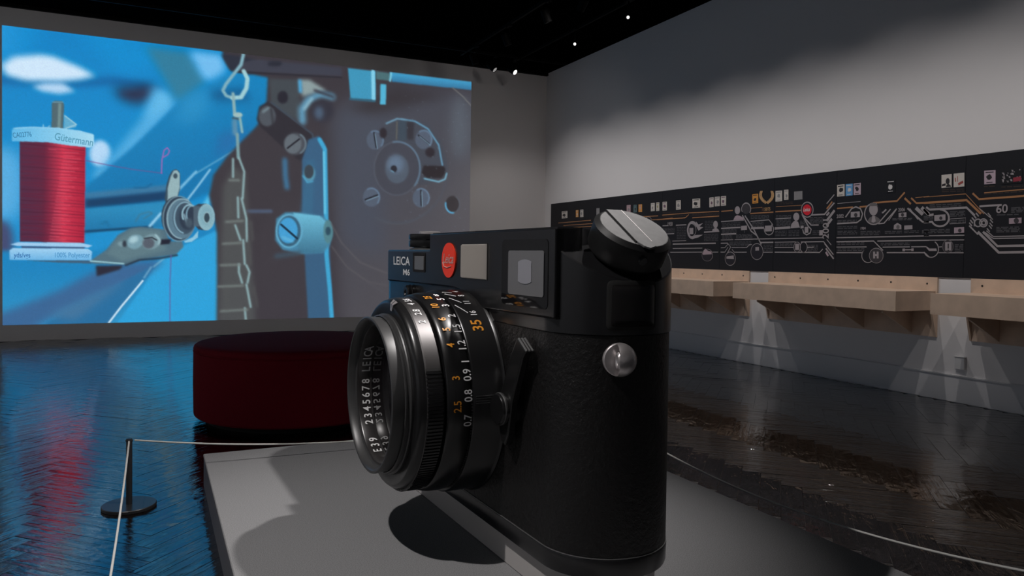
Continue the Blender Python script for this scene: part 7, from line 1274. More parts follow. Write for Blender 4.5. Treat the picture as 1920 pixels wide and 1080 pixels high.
# red badge
bc = fx(-3.384, 1.4715); br = 0.0835
badge = plate('red_badge', [(bc[0]+br*math.cos(2*math.pi*k/48), bc[1]+br*math.sin(2*math.pi*k/48)) for k in range(48)], SY-0.006, SY+0.004, M_RED, giant)
def flat_text(name, body, x, z, h, width, y, m, parent, shear=0.0):
    vv, ff, wdt = text_shape(body, shear); sx = width/wdt
    tb = MB(); tb.add([(x+vx*sx, y, z+vy*h) for vx, vy in vv], ff); return tb.build(name, m, parent)
flat_text('badge_script', 'Leica', bc[0]-0.068, bc[1]-0.014, 0.048, 0.135, SY-0.0072, M_REDTXT, badge, 0.35)
MB().tube([(bc[0]-0.066, SY-0.0068, bc[1]-0.012), (bc[0]-0.05, SY-0.0068, bc[1]-0.030), (bc[0]-0.01, SY-0.0068, bc[1]-0.036), (bc[0]+0.035, SY-0.0068, bc[1]-0.028)], 0.0028, 6).build('script_flourish', M_REDTXT, badge)
p, q = fx(-4.222, 1.437), fx(-3.942, 1.486)
flat_text('maker_lettering', 'LEICA', p[0], p[1], q[1]-p[1], q[0]-p[0], SY-0.001, M_WHITE, giant)
p, q = fx(-4.052, 1.382), fx(-3.942, 1.416)
flat_text('model_lettering', 'M6', p[0], p[1], q[1]-p[1], q[0]-p[0], SY-0.001, M_WHITE, giant)
# rounded pad on the rewind end
def end_pt(k, rad, z):
    t = math.radians(k); return (XB-RR+rad*math.cos(t), -rad*math.sin(t), z)
def end_patch(k0, k1, z0, z1, r0, r1, corner, n=16):
    mb = MB(); outer = []
    mm = rrect(0, 0, 1, 1, 0.001); w_m = math.radians(k1-k0)*r0; h_m = z1-z0
    pts = rrect(0, 0, w_m, h_m, corner, 5); dense = []
    for i in range(len(pts)):
        a, c = pts[i], pts[(i+1) % len(pts)]; d = math.hypot(c[0]-a[0], c[1]-a[1]); st = max(1, int(d/0.02))
        dense += [(a[0]+(c[0]-a[0])*j/st, a[1]+(c[1]-a[1])*j/st) for j in range(st)]
    cx, cy = w_m/2, h_m/2
    rings = []
    for s_, rd in ((1.0, r0), (1.0, r1), (0.97, r1+0.0015), (0.66, r1+0.002), (0.33, r1+0.002), (0.02, r1+0.002)):
        rings.append([end_pt(k0+(k1-k0)*((cx+(x-cx)*s_)/w_m), rd, z0+(cy+(y-cy)*s_)) for x, y in dense])
    mb.loops(rings, True); return mb
end_patch(-12.5, 31, 0.902, 1.080, RR, RR+0.0048, 0.02).build('pad_groove', M_KICK, giant, smooth=50)
end_patch(-11, 27.5, 0.914, 1.066, RR+0.002, RR+0.0058, 0.014).build('end_pad', M_GLOSSB, giant, smooth=50)
# strap lug: silver half ball with slot and eyelet
lug_c = Vector(end_pt(20, RR+0.002, 1.133-0.335)); lug_d = Vector((math.cos(math.radians(20)), -math.sin(math.radians(20)), 0))
LF = lug_d.to_track_quat('Z', 'Y').to_matrix().to_4x4(); LF.translation = lug_c
def lug_half(side):
    mb = MB(); prof = [(0.060*math.cos(t), 0.058*math.sin(t)+0.006) for t in [math.pi/2*k/12 for k in range(13)]]
    mb.lathe([(0.060, -0.02)]+prof, 40, LF); return mb
lug = lug_half(0).build('strap_lug', M_SILVER, giant, smooth=60)
MB().lathe([(0.0605, -0.02), (0.0605, 0.004), (0.057, 0.007), (0.0, 0.007)], 40, LF).build('lug_base', M_SILVER, lug, smooth=40)
# flat face cut and eyelet seen from the lens side
cutd = Vector((-math.sin(math.radians(20)), -math.cos(math.radians(20)), 0))
bm = bmesh.new(); bm.from_mesh(lug.data)
plane_co = lug_c+lug_d*0.036+cutd*0.014
r_ = bmesh.ops.bisect_plane(bm, geom=bm.verts[:]+bm.edges[:]+bm.faces[:], plane_co=plane_co, plane_no=cutd, clear_outer=True)
ed = [e for e in r_['geom_cut'] if isinstance(e, bmesh.types.BMEdge)]
bmesh.ops.edgeloop_fill(bm, edges=ed); bmesh.ops.recalc_face_normals(bm, faces=bm.faces)
bm.to_mesh(lug.data); bm.free(); lug.data.set_sharp_from_angle(angle=math.radians(30))
EF = cutd.to_track_quat('Z', 'Y').to_matrix().to_4x4(); EF.translation = plane_co
MB().lathe([(0.012, 0.001), (0.015, 0.006), (0.021, 0.006), (0.024, 0.0)], 28, EF @ Matrix.Scale(1.35, 4, (0, 1, 0))).build('eyelet_rim', M_SILVER, lug, smooth=60)
MB().lathe([(0.0, 0.0012), (0.0125, 0.0012)], 24, EF @ Matrix.Scale(1.35, 4, (0, 1, 0))).build('eyelet_hole', mat('grey_eyelet', (0.18, 0.17, 0.17), 0.4), lug)
# rewind knob on the slant
KN = Vector((0.535, 0, 0.845)).normalized(); KT = Vector((0.845, 0, -0.535)).normalized()
KF = Matrix(((KT.x, 0, KN.x, 1.0345), (KT.y, 1, KN.y, 0.002), (KT.z, 0, KN.z, 1.164), (0, 0, 0, 1)))
knob = MB().lathe([(0.0, 0.0), (0.118, 0.0), (0.120, 0.012), (0.138, 0.016), (0.1475, 0.03), (0.1475, 0.112), (0.131, 0.1275), (0.127, 0.1265), (0.0, 0.1265)], 72, KF).build('rewind_knob', M_KNOB, giant, smooth=35)
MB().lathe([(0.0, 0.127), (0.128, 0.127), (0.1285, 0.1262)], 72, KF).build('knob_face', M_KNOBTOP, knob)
cr_bar = MB()
hw, y_c = 0.034, -0.022
xa = -math.sqrt(0.1285**2-0.05**2); 
bar = [(-0.122, y_c-hw+0.0), (0.10, y_c-hw), (0.137, y_c-hw*0.55), (0.150, y_c+0.0), (0.137, y_c+hw), (-0.122, y_c+hw)]
cr_bar.loops([[tuple(KF @ Vector((x, y, 0.1268))) for x, y in bar], [tuple(KF @ Vector((x, y, 0.131))) for x, y in bar], [tuple(KF @ Vector((x*0.992, y_c+(y-y_c)*0.94, 0.1335))) for x, y in bar]])
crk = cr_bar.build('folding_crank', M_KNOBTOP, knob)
for s_ in (-1, 1):
    MB().loops([[tuple(KF @ Vector(p)) for p in ((-0.120, y_c+s_*hw-0.0016, 0.1272), (0.105, y_c+s_*hw-0.0016, 0.1272), (0.105, y_c+s_*hw+0.0016, 0.1272), (-0.120, y_c+s_*hw+0.0016, 0.1272))],
                [tuple(KF @ Vector(p)) for p in ((-0.120, y_c+s_*hw-0.0012, 0.1340), (0.105, y_c+s_*hw-0.0012, 0.1340), (0.105, y_c+s_*hw+0.0012, 0.1340), (-0.120, y_c+s_*hw+0.0012, 0.1340))]]).build('crank_edge', M_KICK if s_ < 0 else M_SILVER, crk)
MB().lathe([(0.0, 0.02), (0.015, 0.02), (0.015, -0.004)], 20, KF @ Matrix.Translation((0.132, -0.03, 0.075)) @ Matrix.Rotation(math.radians(90), 4, 'Y')).build('crank_tip', M_RIM, crk, smooth=40)
# wind lever hub and release at the far end
WX, WY = -0.955, 0.0
hub = MB().lathe([(0.0, 1.187), (0.118, 1.187), (0.118, 1.198), (0.100, 1.200), (0.100, 1.206), (0.123, 1.208), (0.126, 1.214), (0.126, 1.244), (0.118, 1.247), (0.118, 1.251), (0.124, 1.253), (0.126, 1.258), (0.126, 1.279), (0.120, 1.285), (0.0, 1.285)], 56, Matrix.Translation((WX, WY, 0))).build('wind_lever_hub', M_SATIN, giant, smooth=35)
MB().lathe([(0.0, 1.302), (0.060, 1.302), (0.066, 1.298), (0.066, 1.284)], 40, Matrix.Translation((WX, WY, 0))).build('release_button', M_SILVER, hub, smooth=40)
MB().lathe([(0.119, 1.188), (0.1215, 1.190), (0.1215, 1.196), (0.119, 1.198)], 56, Matrix.Translation((WX, WY, 0))).build('hub_ring', M_SEAM, hub)
MB().cbox(-1.125, -0.06, 1.187, -1.04, 0.02, 1.203, 0.006).build('wind_lever_tip', M_SATIN, hub)
MB().lathe([(0.0, 1.187), (0.09, 1.187), (0.09, 1.235), (0.08, 1.24), (0.0, 1.24)], 40, Matrix.Translation((-0.60, 0.06, 0))).build('shutter_dial', M_SATIN, giant, smooth=35)
# small black screw knob under the top plate
NF = Matrix(((1, 0, 0, 0), (0, 0, -1, 0), (0, 1, 0, 0), (0, 0, 0, 1)))       # z -> -y
pk = fx(-3.965, 1.288)
nb = MB().lathe([(0.040, -0.02), (0.040, 0.03), (0.034, 0.036), (0.018, 0.036), (0.014, 0.030), (0.0, 0.030)], 32, Matrix.Translation((pk[0]+0.015, FY, pk[1])) @ NF).build('sync_knob', M_LENS, giant, smooth=40)
MB().lathe([(0.041, 0.006), (0.044, 0.009), (0.041, 0.012)], 32, Matrix.Translation((pk[0]+0.015, FY, pk[1])) @ NF).build('knob_bead', M_GLOSSB, nb)

# ---------------- lens
LX, LZ = 0.1475, 0.549
LFm = Matrix.Translation((LX, FY, LZ)) @ NF
def lathe_part(name, prof, m, parent=giant, seg=128, smooth=35, a0=0, a1=360): return MB().lathe(prof, seg, LFm, a0, a1).build(name, m, parent, smooth=smooth)
lens = lathe_part('lens_mount_ring', [(0.40, -0.004), (0.462, -0.004), (0.462, 0.004), (0.456, 0.010), (0.4535, 0.014), (0.4525, 0.138), (0.448, 0.1445), (0.425, 0.1450)], M_LENS)
lathe_part('focus_ring', [(0.425, 0.1462), (0.4345, 0.1470), (0.4375, 0.150), (0.4405, 0.165), (0.4415, 0.185), (0.4405, 0.215), (0.4345, 0.242), (0.427, 0.2495), (0.405, 0.252)], M_LENS)
lathe_part('lens_barrel', [(0.405, 0.245), (0.402, 0.2585), (0.408, 0.2620)], M_KICK)
ap = lathe_part('aperture_ring', [(0.400, 0.2622), (0.4175, 0.2625), (0.4205, 0.266), (0.4205, 0.326), (0.416, 0.3315)], M_APER)
lathe_part('ring_bevel', [(0.416, 0.3315), (0.4145, 0.338), (0.4125, 0.352), (0.402, 0.3645), (0.396, 0.367)], M_LENS)
lathe_part('front_shoulder', [(0.396, 0.367), (0.392, 0.3675), (0.360, 0.3640), (0.350, 0.362), (0.340, 0.362)], M_LENS)
# knurled grip on the lower part of the aperture ring
kb = MB()
ph = 20.0
while ph > -214:
    t0, t1 = math.radians(ph), math.radians(ph-1.25)
    v = []
    for hh in (0.2655, 0.3310):
        for tt, rd in ((t0, 0.4195), (t0-0.002, 0.4285), (t1+0.002, 0.4285), (t1, 0.4195)):
            v.append(tuple(LFm @ Vector((rd*math.cos(tt), rd*math.sin(tt), hh))))
    kb.add(v, [(0, 1, 2, 3), (7, 6, 5, 4), (0, 4, 5, 1), (1, 5, 6, 2), (2, 6, 7, 3)])
    ph -= 2.05
kb.build('knurled_grip', M_LENS, ap)
MB().lathe([(0.4203, 0.2655), (0.4218, 0.2660), (0.4218, 0.3300), (0.4203, 0.3305)], 3, LFm, 20.6, 22.2).build('grip_edge_line', M_KICK, ap)
kb = MB(); ph = 5.0
while ph > -60:                                                              # fine teeth behind the focus ring
    t0, t1 = math.radians(ph), math.radians(ph-0.7)
    v = [tuple(LFm @ Vector((rd*math.cos(tt), rd*math.sin(tt), hh))) for hh in (0.1445, 0.1485) for tt, rd in ((t0, 0.430), (t0, 0.4415), (t1, 0.4415), (t1, 0.430))]
    kb.add(v, [(0, 1, 2, 3), (7, 6, 5, 4), (0, 4, 5, 1), (1, 5, 6, 2), (2, 6, 7, 3)]); ph -= 1.6
kb.build('fine_teeth', M_RIM, lens)
# silver index notch on top of the ring
nv = []
for hh, rd, w_ in ((0.350, 0.4165, 2.4), (0.3665, 0.402, 1.6), (0.3685, 0.372, 1.0)):
    nv.append([tuple(LFm @ Vector(((rd+0.004)*math.cos(math.radians(a)), (rd+0.004)*math.sin(math.radians(a)), hh+0.003))) for a in (79-w_*1.6, 79-w_*0.2, 79+w_*0.2, 79+w_*1.6)])
nb_ = MB(); nb_.add([p for r_ in nv for p in r_], [(r_*4+i, r_*4+i+1, r_*4+5+i, r_*4+4+i) for r_ in range(2) for i in (0, 2)])
no = nb_.build('index_notch', M_SILVER, ap)
no.modifiers.new('thick', 'SOLIDIFY').thickness = 0.004
# front barrel and rim
lathe_part('front_barrel', [(0.350, 0.358), (0.352, 0.372), (0.349, 0.377), (0.3435, 0.379), (0.3435, 0.386), (0.346, 0.388), (0.346, 0.394), (0.340, 0.397)], M_RIM, seg=128)
rim = lathe_part('front_rim', [(0.336, 0.396), (0.3365, 0.404), (0.340, 0.440), (0.339, 0.4465), (0.334, 0.450), (0.327, 0.4485), (0.320, 0.440), (0.3165, 0.415), (0.307, 0.4115)], M_RIM, seg=128)
lathe_part('inner_ring', [(0.307, 0.4115), (0.300, 0.409), (0.297, 0.404), (0.2945, 0.350), (0.286, 0.3455)], mat('inner_ring_black', (0.02, 0.018, 0.018), 0.3, spec=0.6), rim)
lathe_part('front_element', [(0.292, 0.3455), (0.24, 0.3475), (0.16, 0.3495), (0.08, 0.3505), (0.0, 0.351)], M_GLASSD, giant, 96)
# lettering around the cylinders
def ring_text(name, body, R, h_mid, phi, cap, m, parent, inside=False, cond=0.86):
    vv, ff, wdt = text_shape(body); tb = MB(); out = []
    for x, y in vv:
        s_ = (x-wdt/2)*cap*cond; hh = h_mid+(y-0.5)*cap
        t = math.radians(phi)+(-s_/R if inside else s_/R)
        out.append(tuple(LFm @ Vector((R*math.cos(t), R*math.sin(t), hh))))
    tb.add(out, ff); return tb.build(name, m, parent)
fo = bpy.data.objects['focus_ring']
for body, hh, ph in (('0.7', .167, -6.8), ('0.8', .166, 6.2), ('0.9', .165, 17.0), ('1', .165, 24.2), ('1.2', .166, 33.7), ('1.5', .166, 44.3), ('2', .168, 53.7), ('3', .170, 63.4), ('5', .170, 71.5), ('\u221e', .170, 79)):
    ring_text('metre_number', body, 0.4432, hh, ph, 0.035, M_WHITE, fo)
for body, hh, ph in (('2.5', .213, 0.8), ('3', .215, 15.7), ('4', .215, 33.7), ('5', .215, 43.8), ('6', .217, 51.3), ('10', .219, 63.6), ('25', .221, 74.5)):
    ring_text('feet_number', body, 0.4430, hh, ph, 0.034, M_ORANGE, fo)
for body, hh, ph in (('2', .298, 52.4), ('2.8', .300, 61.5), ('4', .302, 71.6), ('5.6', .302, 79.0)):
    ring_text('aperture_number', body, 0.4225, hh, ph, 0.032, M_WHITE, ap)
ring_text('focal_length_number', '35', 0.4555, 0.079, 44.6, 0.050, M_ORANGE, lens, cond=0.95)
for body, ph in (('16', 53.9), ('11', 63.8), ('8', 72.6), ('4', 80.5)):
    ring_text('depth_scale_number', body, 0.4550, 0.071, ph, 0.030, M_WHITE, lens)
for (h0, p0), (h1, p1) in (((.133, 61.4), (.093, 54.2)), ((.136, 69.6), (.095, 63.9)), ((.137, 76.1), (.095, 72.2)), ((.137, 80.0), (.095, 78.5))):
    MB().tube([tuple(LFm @ Vector((0.4530*math.cos(math.radians(p0+(p1-p0)*k/6)), 0.4530*math.sin(math.radians(p0+(p1-p0)*k/6)), h0+(h1-h0)*k/6))) for k in range(7)], 0.0022, 6).build('depth_scale_line', M_WHITE, lens)
ir = bpy.data.objects['inner_ring']
for k, ch in enumerate('2345678'): ring_text('front_ring_letter', ch, 0.2930, 0.373, 217-6.4*k, 0.038, M_WHITE, rim, True)
for k, ch in enumerate('LEICA'): ring_text('front_ring_letter', ch, 0.2930, 0.374, 167-5.4*k, 0.042, M_WHITE, rim, True)
for ch, ph in (('E', 251), ('3', 243), ('9', 236)): ring_text('front_ring_letter', ch, 0.2930, 0.374, ph, 0.040, M_WHITE, rim, True)
# frame selector lever
lv = fx(-2.70, 0.902); LVX, LVZ = lv[0]-0.01, lv[1]
lever = MB().prism([(LVX-0.055, LVZ-0.02), (LVX-0.015, LVZ-0.15), (LVX+0.02, LVZ-0.165), (LVX+0.045, LVZ-0.12), (LVX+0.075, LVZ+0.02), (LVX+0.160, LVZ+0.205), (LVX+0.185, LVZ+0.232), (LVX+0.115, LVZ+0.275), (LVX+0.06, LVZ+0.20), (LVX-0.01, LVZ+0.06)],
                   lambda x, z: (x, FY-0.02, z), lambda x, z: (x, FY-0.055, z)).build('frame_lever', M_LENS, giant, bevel=0.006)
for k in range(3):
    d = Vector((0.045, -0.035)); s0 = Vector((LVX+0.118+0.000, LVZ+0.272)); off = -0.022-0.013*k
    MB().tube([(s0.x, FY+off, s0.y), (s0.x+0.066, FY+off, s0.y-0.042)], 0.0048, 6).build('grip_ridge', M_SEAM, lever)  # ridges in the lightened grey, as if catching light
MB().lathe([(0.062, -0.01), (0.062, 0.075), (0.058, 0.082), (0.0, 0.082)], 40, Matrix.Translation((LVX+0.0, FY, LVZ-0.02)) @ NF).build('lever_pivot', M_LENS, giant, smooth=40)
MB().lathe([(0.0625, 0.060), (0.0655, 0.063), (0.0655, 0.069), (0.0625, 0.072)], 40, Matrix.Translation((LVX+0.0, FY, LVZ-0.02)) @ NF).build('pivot_bead', M_RIM, giant, smooth=40)
# row of tiny ribs on the lens mount
for k in range(4):
    t = math.radians(5.5-k*1.2)
    MB().tube([tuple(LFm @ Vector((0.4535*math.cos(t), 0.4535*math.sin(t), hh))) for hh in (0.02, 0.07, 0.135)], 0.0018, 5).build('mount_rib', M_RIM, lens)

# ================================================================== OTTOMAN
oc = Vector((1.232, 7.18, 0)); OR = 0.90
ot = empty('round_ottoman', tuple(oc), 'large round dark red upholstered ottoman in front of the projection', 'ottoman')
prof = [(OR-0.012, 0.055), (OR-0.004, 0.062), (OR, 0.08), (OR+0.004, 0.35), (OR+0.002, 0.60), (OR-0.004, 0.618)]
MB().lathe(prof, 96).build('side_upholstery', M_FABRIC, ot, smooth=50)
prof = [(OR-0.006, 0.619), (OR+0.001, 0.628), (OR+0.003, 0.645), (OR-0.004, 0.664), (OR-0.022, 0.678), (OR-0.06, 0.688), (OR*0.6, 0.697), (0.0, 0.700)]
MB().lathe(prof, 96).build('seat_cushion', M_FABRIC, ot, smooth=60)
MB().lathe([(OR-0.002, 0.612), (OR+0.005, 0.617), (OR+0.005, 0.621), (OR-0.002, 0.625)], 96).build('piping', M_FABRIC, ot, smooth=60)
MB().lathe([(0.0, 0.0), (OR-0.10, 0.0), (OR-0.10, 0.056), (0.0, 0.056)], 64).build('kick_base', M_KICK, ot, smooth=40)

# ================================================================== STANCHIONS AND CORDS
POSTS = [(-0.117, 4.915), (3.00, 4.915), (3.00, 1.38), (-0.17, 1.38)]
PLAB = ['slim black stanchion with round disc foot left of the platform', 'black stanchion standing behind the giant camera body', 'black stanchion at the near right of the platform', 'black stanchion at the near left of the platform']
post0 = None
for i, (x, y) in enumerate(POSTS):
    t = empty('stanchion', (x, y, 0), PLAB[i], 'stanchion', group='low stanchions around the platform')
    if i == 0:
        parts = [MB().lathe([(0.0, 0.001), (0.146, 0.001), (0.1465, 0.016), (0.143, 0.0195), (0.0, 0.0195)], 64).build('base_disc', M_DISC, t, smooth=35),
                 MB().lathe([(0.0, 0.0195), (0.0165, 0.0195), (0.0165, 0.398), (0.015, 0.402), (0.0, 0.402)], 24).build('post', M_POST, t, smooth=35),
                 MB().lathe([(0.0165, 0.384), (0.0195, 0.386), (0.0195, 0.394), (0.0165, 0.396)], 24).build('cord_collar', M_POST, t, smooth=35)]
    else:
        for p_ in parts:
            c = p_.copy(); COL.objects.link(c); c.parent = t
def cord(a, b_, sag, label):
    path = []
    for k in range(41):
        t = k/40; path.append((a[0]+(b_[0]-a[0])*t, a[1]+(b_[1]-a[1])*t, 0.390-4*sag*t*(1-t)))
    MB_ = MB().tube(path, 0.0052, 8); tag(MB_.build('barrier_cord', M_CORD, smooth=60), label, 'cord', 'barrier cords around the platform')
def edge_pt(i, j, d=0.027):
    a, b_ = Vector((*POSTS[i], 0)), Vector((*POSTS[j], 0)); v = (b_-a).normalized()*d; return (a+v, b_-v)
a, b_ = edge_pt(0, 1); cord(a, b_, 0.130, 'thin pale cord crossing behind the lens above the platform')
a, b_ = edge_pt(1, 2); cord(a, b_, 0.193, 'thin pale cord sagging along the right side of the platform')
a, b_ = edge_pt(0, 3); cord(a, b_, 0.150, 'thin pale cord running from the visible stanchion towards the viewer')

# ================================================================== WOODEN LEDGES on the right wall
def ledge(y0, y1, label):
    t = empty('wall_ledge', (XR, (y0+y1)/2, 0.66), label, 'ledge', group='plywood ledges under the timeline')
    h = (y1-y0)/2; Z = -0.66
    MB().box(-0.022, -h, 0.67+Z, 0.0, h, 1.3205+Z).build('back_board', M_WOOD, t)
    MB().box(-0.65, -h+0.02, 0.962+Z, -0.632, h-0.0, 1.172+Z).build('fascia_board', M_WOOD, t)
    MB().box(-0.632, -h+0.02, 1.154+Z, -0.0222, h-0.02, 1.1718+Z).build('top_board', M_WOOD, t)
    MB().box(-0.632, -h+0.04, 0.962+Z, -0.0222, h-0.04, 0.98+Z).build('bottom_board', M_WOOD, t)
    for s_ in (-1, 1):
        ya, yb = (-h+0.02, -h+0.038) if s_ < 0 else (h-0.038, h-0.02)
        MB().box(-0.6318, ya, 0.9622+Z, -0.0224, yb, 1.1538+Z).build('end_board', M_WOOD, t)
    ng = 4
    for k in range(ng):
        yc = -h+0.30+(2*h-0.60)*k/(ng-1)
        MB().prism([(-0.0222, 0.69+Z), (-0.0222, 0.9618+Z), (-0.50, 0.9618+Z), (-0.50, 0.93+Z)], lambda x, z: (x, yc-0.011, z), lambda x, z: (x, yc+0.011, z)).build('gusset', M_WOOD, t)
    for s_ in (-1, 1):
        yc = s_*(h-0.011)
        MB().prism([(-0.0222, 0.672+Z), (-0.0222, 0.9618+Z), (-0.10, 0.9618+Z)], lambda x, z: (x, yc-0.011, z), lambda x, z: (x, yc+0.011, z)).build('end_cleat', M_WOOD, t)
    for k in range(6):
        yc = -h+0.12+(2*h-0.24)*k/5
        MB().lathe([(0.0, 0.004), (0.009, 0.004), (0.012, 0.0)], 12, Matrix.Translation((-0.022, yc, 1.248+Z)) @ Matrix.Rotation(math.radians(-90), 4, 'Y')).build('screw', M_SCREW, t)
ledge(5.43, 7.925, 'plywood ledge in the middle of the right wall below the timeline')
ledge(2.56, 5.057, 'nearest plywood ledge, cut by the right edge of the photo')
ledge(8.297, 10.79, 'farthest plywood ledge, partly hidden behind the giant camera')
ledge(11.165, 13.66, 'plywood ledge in the far corner, hidden behind the giant camera')
# outlet
ol = empty('wall_outlet', (XR, 5.155, 0.36), 'small white outlet box low on the right wall', 'outlet')
MB().cbox(-0.03, -0.055, 0.0, 0.0, 0.055, 0.125, 0.004).build('outlet_box', M_OUTLET, ol)
MB().cbox(-0.036, -0.058, 0.1255, 0.0, 0.058, 0.135, 0.002).build('outlet_lid', M_OUTLET, ol)

# ================================================================== TIMELINE PANEL
PX = XR-0.012
panel = empty('timeline_panel', (XR, 8.2, 1.311), 'long black printed timeline panel along the right wall', 'panel')
INK = {'W': (0.33, 0.305, 0.315), 'W2': (0.75, 0.7, 0.7), 'M': (0.33, 0.30, 0.315), 'O': (0.38, 0.185, 0.085), 'O2': (0.50, 0.30, 0.14), 'G': (0.085, 0.083, 0.09), 'B2': (0.05, 0.035, 0.028),
       'D1': (0.022, 0.02, 0.026), 'D2': (0.05, 0.045, 0.05), 'D3': (0.14, 0.13, 0.135), 'R1': (0.38, 0.30, 0.34), 'RED': (0.62, 0.02, 0.035),
       'cream': (0.55, 0.51, 0.47), 'amber': (0.62, 0.28, 0.06), 'grey': (0.24, 0.235, 0.24), 'rose': (0.45, 0.30, 0.33), 'teal': (0.10, 0.16, 0.17), 'olive': (0.30, 0.28, 0.12), 'plum': (0.16, 0.09, 0.13),
       'blue': (0.13, 0.33, 0.60), 'mauve': (0.46, 0.36, 0.42), 'black': (0.012, 0.012, 0.014), 'dark': (0.03, 0.028, 0.03), 'white': (0.6, 0.58, 0.58)}
INKM = {k: mat('ink_'+k, v, 0.5, spec=0.3) for k, v in INK.items()}
def pbuild(mb, name, m, par=None):
    o = mb.build(name, m, par or panel)
    if par is None: o.location = -panel.location
    return o
ys = [2.0]+PANEL_SEAMS+[14.302]
for i in range(len(ys)-1):
    pbuild(MB().box(PX, ys[i]+0.002, 1.322, XR-0.0005, ys[i+1]-0.002, 2.607), 'panel_board', M_BOARD)
def stroke(pts, wd, x):
    v, f = [], []
    n = len(pts)
    for i, (y, z) in enumerate(pts):
        a = pts[max(i-1, 0)]; c = pts[min(i+1, n-1)]
        dy, dz = c[0]-a[0], c[1]-a[1]; l = math.hypot(dy, dz) or 1
        ny, nz = -dz/l*wd/2, dy/l*wd/2
        v += [(x, y+ny, z+nz), (x, y-ny, z-nz)]
        if i: f.append((2*i-2, 2*i-1, 2*i+1, 2*i))
    return v, f
LINES, FINE = {}, {}
seq = 0
for it in PANEL:
    seq += 1; eps = 0.0006*(seq % 5)/5
    if it[0] == 'L':
        v, f = stroke(it[1], it[2]*0.66, PX-0.0012-eps); pbuild(MB().add(v, f), 'track_line', INKM[it[3]])
    elif it[0] == 'P':
        x = PX-0.0018-0.0012*it[2]-eps; n = len(it[1])
        pbuild(MB().add([(x, y, z) for y, z in it[1]], [tuple(range(n))]), 'printed_shape', INKM[it[3]])
    elif it[0] == 'D':
        (ya, za), (yb, zb) = it[1], it[2]; d = FINE.setdefault(it[4], MB()); r2 = random.Random(it[5])
        t = 0.0; L_ = abs(ya-yb)
        while t < 1:
            w_ = r2.uniform(0.03, 0.09)/max(L_, 0.05); t1 = min(1, t+w_)
            y0_, y1_ = ya+(yb-ya)*t, ya+(yb-ya)*t1; z0_, z1_ = za+(zb-za)*t, za+(zb-za)*t1; h_ = it[3]/2*0.55
            d.add([(PX-0.001, y0_, z0_-h_), (PX-0.001, y1_, z1_-h_), (PX-0.001, y1_, z1_+h_), (PX-0.001, y0_, z0_+h_)], [(0, 1, 2, 3)])
            t = t1+0.014/max(L_, 0.05)
    elif it[0] == 'T':
        vv, ff, wdt = text_shape(it[1], 0.25 if it[1] == 'Leica' else 0.0); (y, z), h_ = it[2], it[3]
        pbuild(MB().add([(PX-0.0062, y-vx*h_*it[5], z+vy*h_) for vx, vy in vv], ff), 'printed_lettering', INKM[it[4]])
    elif it[0] == 'V':
        vv, ff, wdt = text_shape(it[1]); (y, z), h_ = it[2], it[3]
        pbuild(MB().add([(PX-0.0045, y+vy*h_, z+vx*h_) for vx, vy in vv], ff), 'printed_lettering', INKM[it[4]])
    elif it[0] == 'B':
        q = it[1]; x = PX-0.004
        mb = MB().add([(x, *p) for p in q]+[(PX, *p) for p in q], [(0, 1, 2, 3), (0, 4, 5, 1), (1, 5, 6, 2), (2, 6, 7, 3), (3, 7, 4, 0)])
        cv = pbuild(mb, 'cover_print', INKM[it[2]])
        def pt(s_, t_):
            y = (q[0][0]*(1-s_)+q[1][0]*s_)*(1-t_)+(q[3][0]*(1-s_)+q[2][0]*s_)*t_
            z = (q[0][1]*(1-s_)+q[1][1]*s_)*(1-t_)+(q[3][1]*(1-s_)+q[2][1]*s_)*t_
            return (x-0.001, y, z)
        r2 = random.Random(seq); im = MB(); kind = it[3]
        def patch(pts): im.add([pt(*p) for p in pts], [tuple(range(len(pts)))])
        if kind == 'face':
            patch([(0.62+0.2*math.cos(k/12*6.283), 0.52+0.24*math.sin(k/12*6.283)) for k in range(12)]); patch([(0.45, 0.96), (0.5, 0.8), (0.7, 0.72), (0.9, 0.85), (0.95, 0.96)]); patch([(0.05, 0.72), (0.42, 0.66), (0.42, 0.84), (0.05, 0.88)]); im_m = INKM['dark']
        elif kind == 'redp':
            patch([(0.42, 0.72), (0.88, 0.56), (0.92, 0.74), (0.46, 0.9)]); patch([(0.12, 0.32), (0.2, 0.3), (0.24, 0.6), (0.14, 0.62)]); patch([(0.34, 0.2), (0.4, 0.2), (0.42, 0.62), (0.36, 0.62)]); im_m = mat('dull_red_print', (0.3, 0.06, 0.05), 0.5)
        elif kind == 'crowd':
            for k in range(26):
                cx, cy, s_ = r2.uniform(0.08, 0.92), r2.uniform(0.1, 0.85), r2.uniform(0.02, 0.06)
                patch([(cx-s_, cy-s_*1.4), (cx+s_*0.8, cy-s_), (cx+s_, cy+s_*1.3), (cx-s_*0.5, cy+s_)])
            im_m = INKM['M']
        else:
            cx, cy = r2.uniform(0.4, 0.6), r2.uniform(0.45, 0.6)
            patch([(cx+r2.uniform(0.15, 0.33)*math.cos(k/9*6.283), cy+r2.uniform(0.14, 0.26)*math.sin(k/9*6.283)) for k in range(9)])
            patch([(0.12, 0.1), (0.85, 0.1), (0.85, 0.17), (0.12, 0.17)]); patch([(0.2, 0.86), (0.75, 0.86), (0.75, 0.91), (0.2, 0.91)]); im_m = INKM[kind]
        io = im.build('cover_image', im_m, cv)
        if kind == 'crowd':
            MB().add([(p[0]-0.0015, p[1], p[2]) for p in (pt(0.58, 0.62), pt(0.95, 0.58), pt(0.95, 0.86), pt(0.58, 0.9))], [(0, 1, 2, 3)]).build('cover_title', mat('dark_red_title', (0.28, 0.03, 0.05), 0.5), cv)
for k, d in FINE.items():
    tag(pbuild(d, 'fine_print', INKM[k]), kind='stuff')

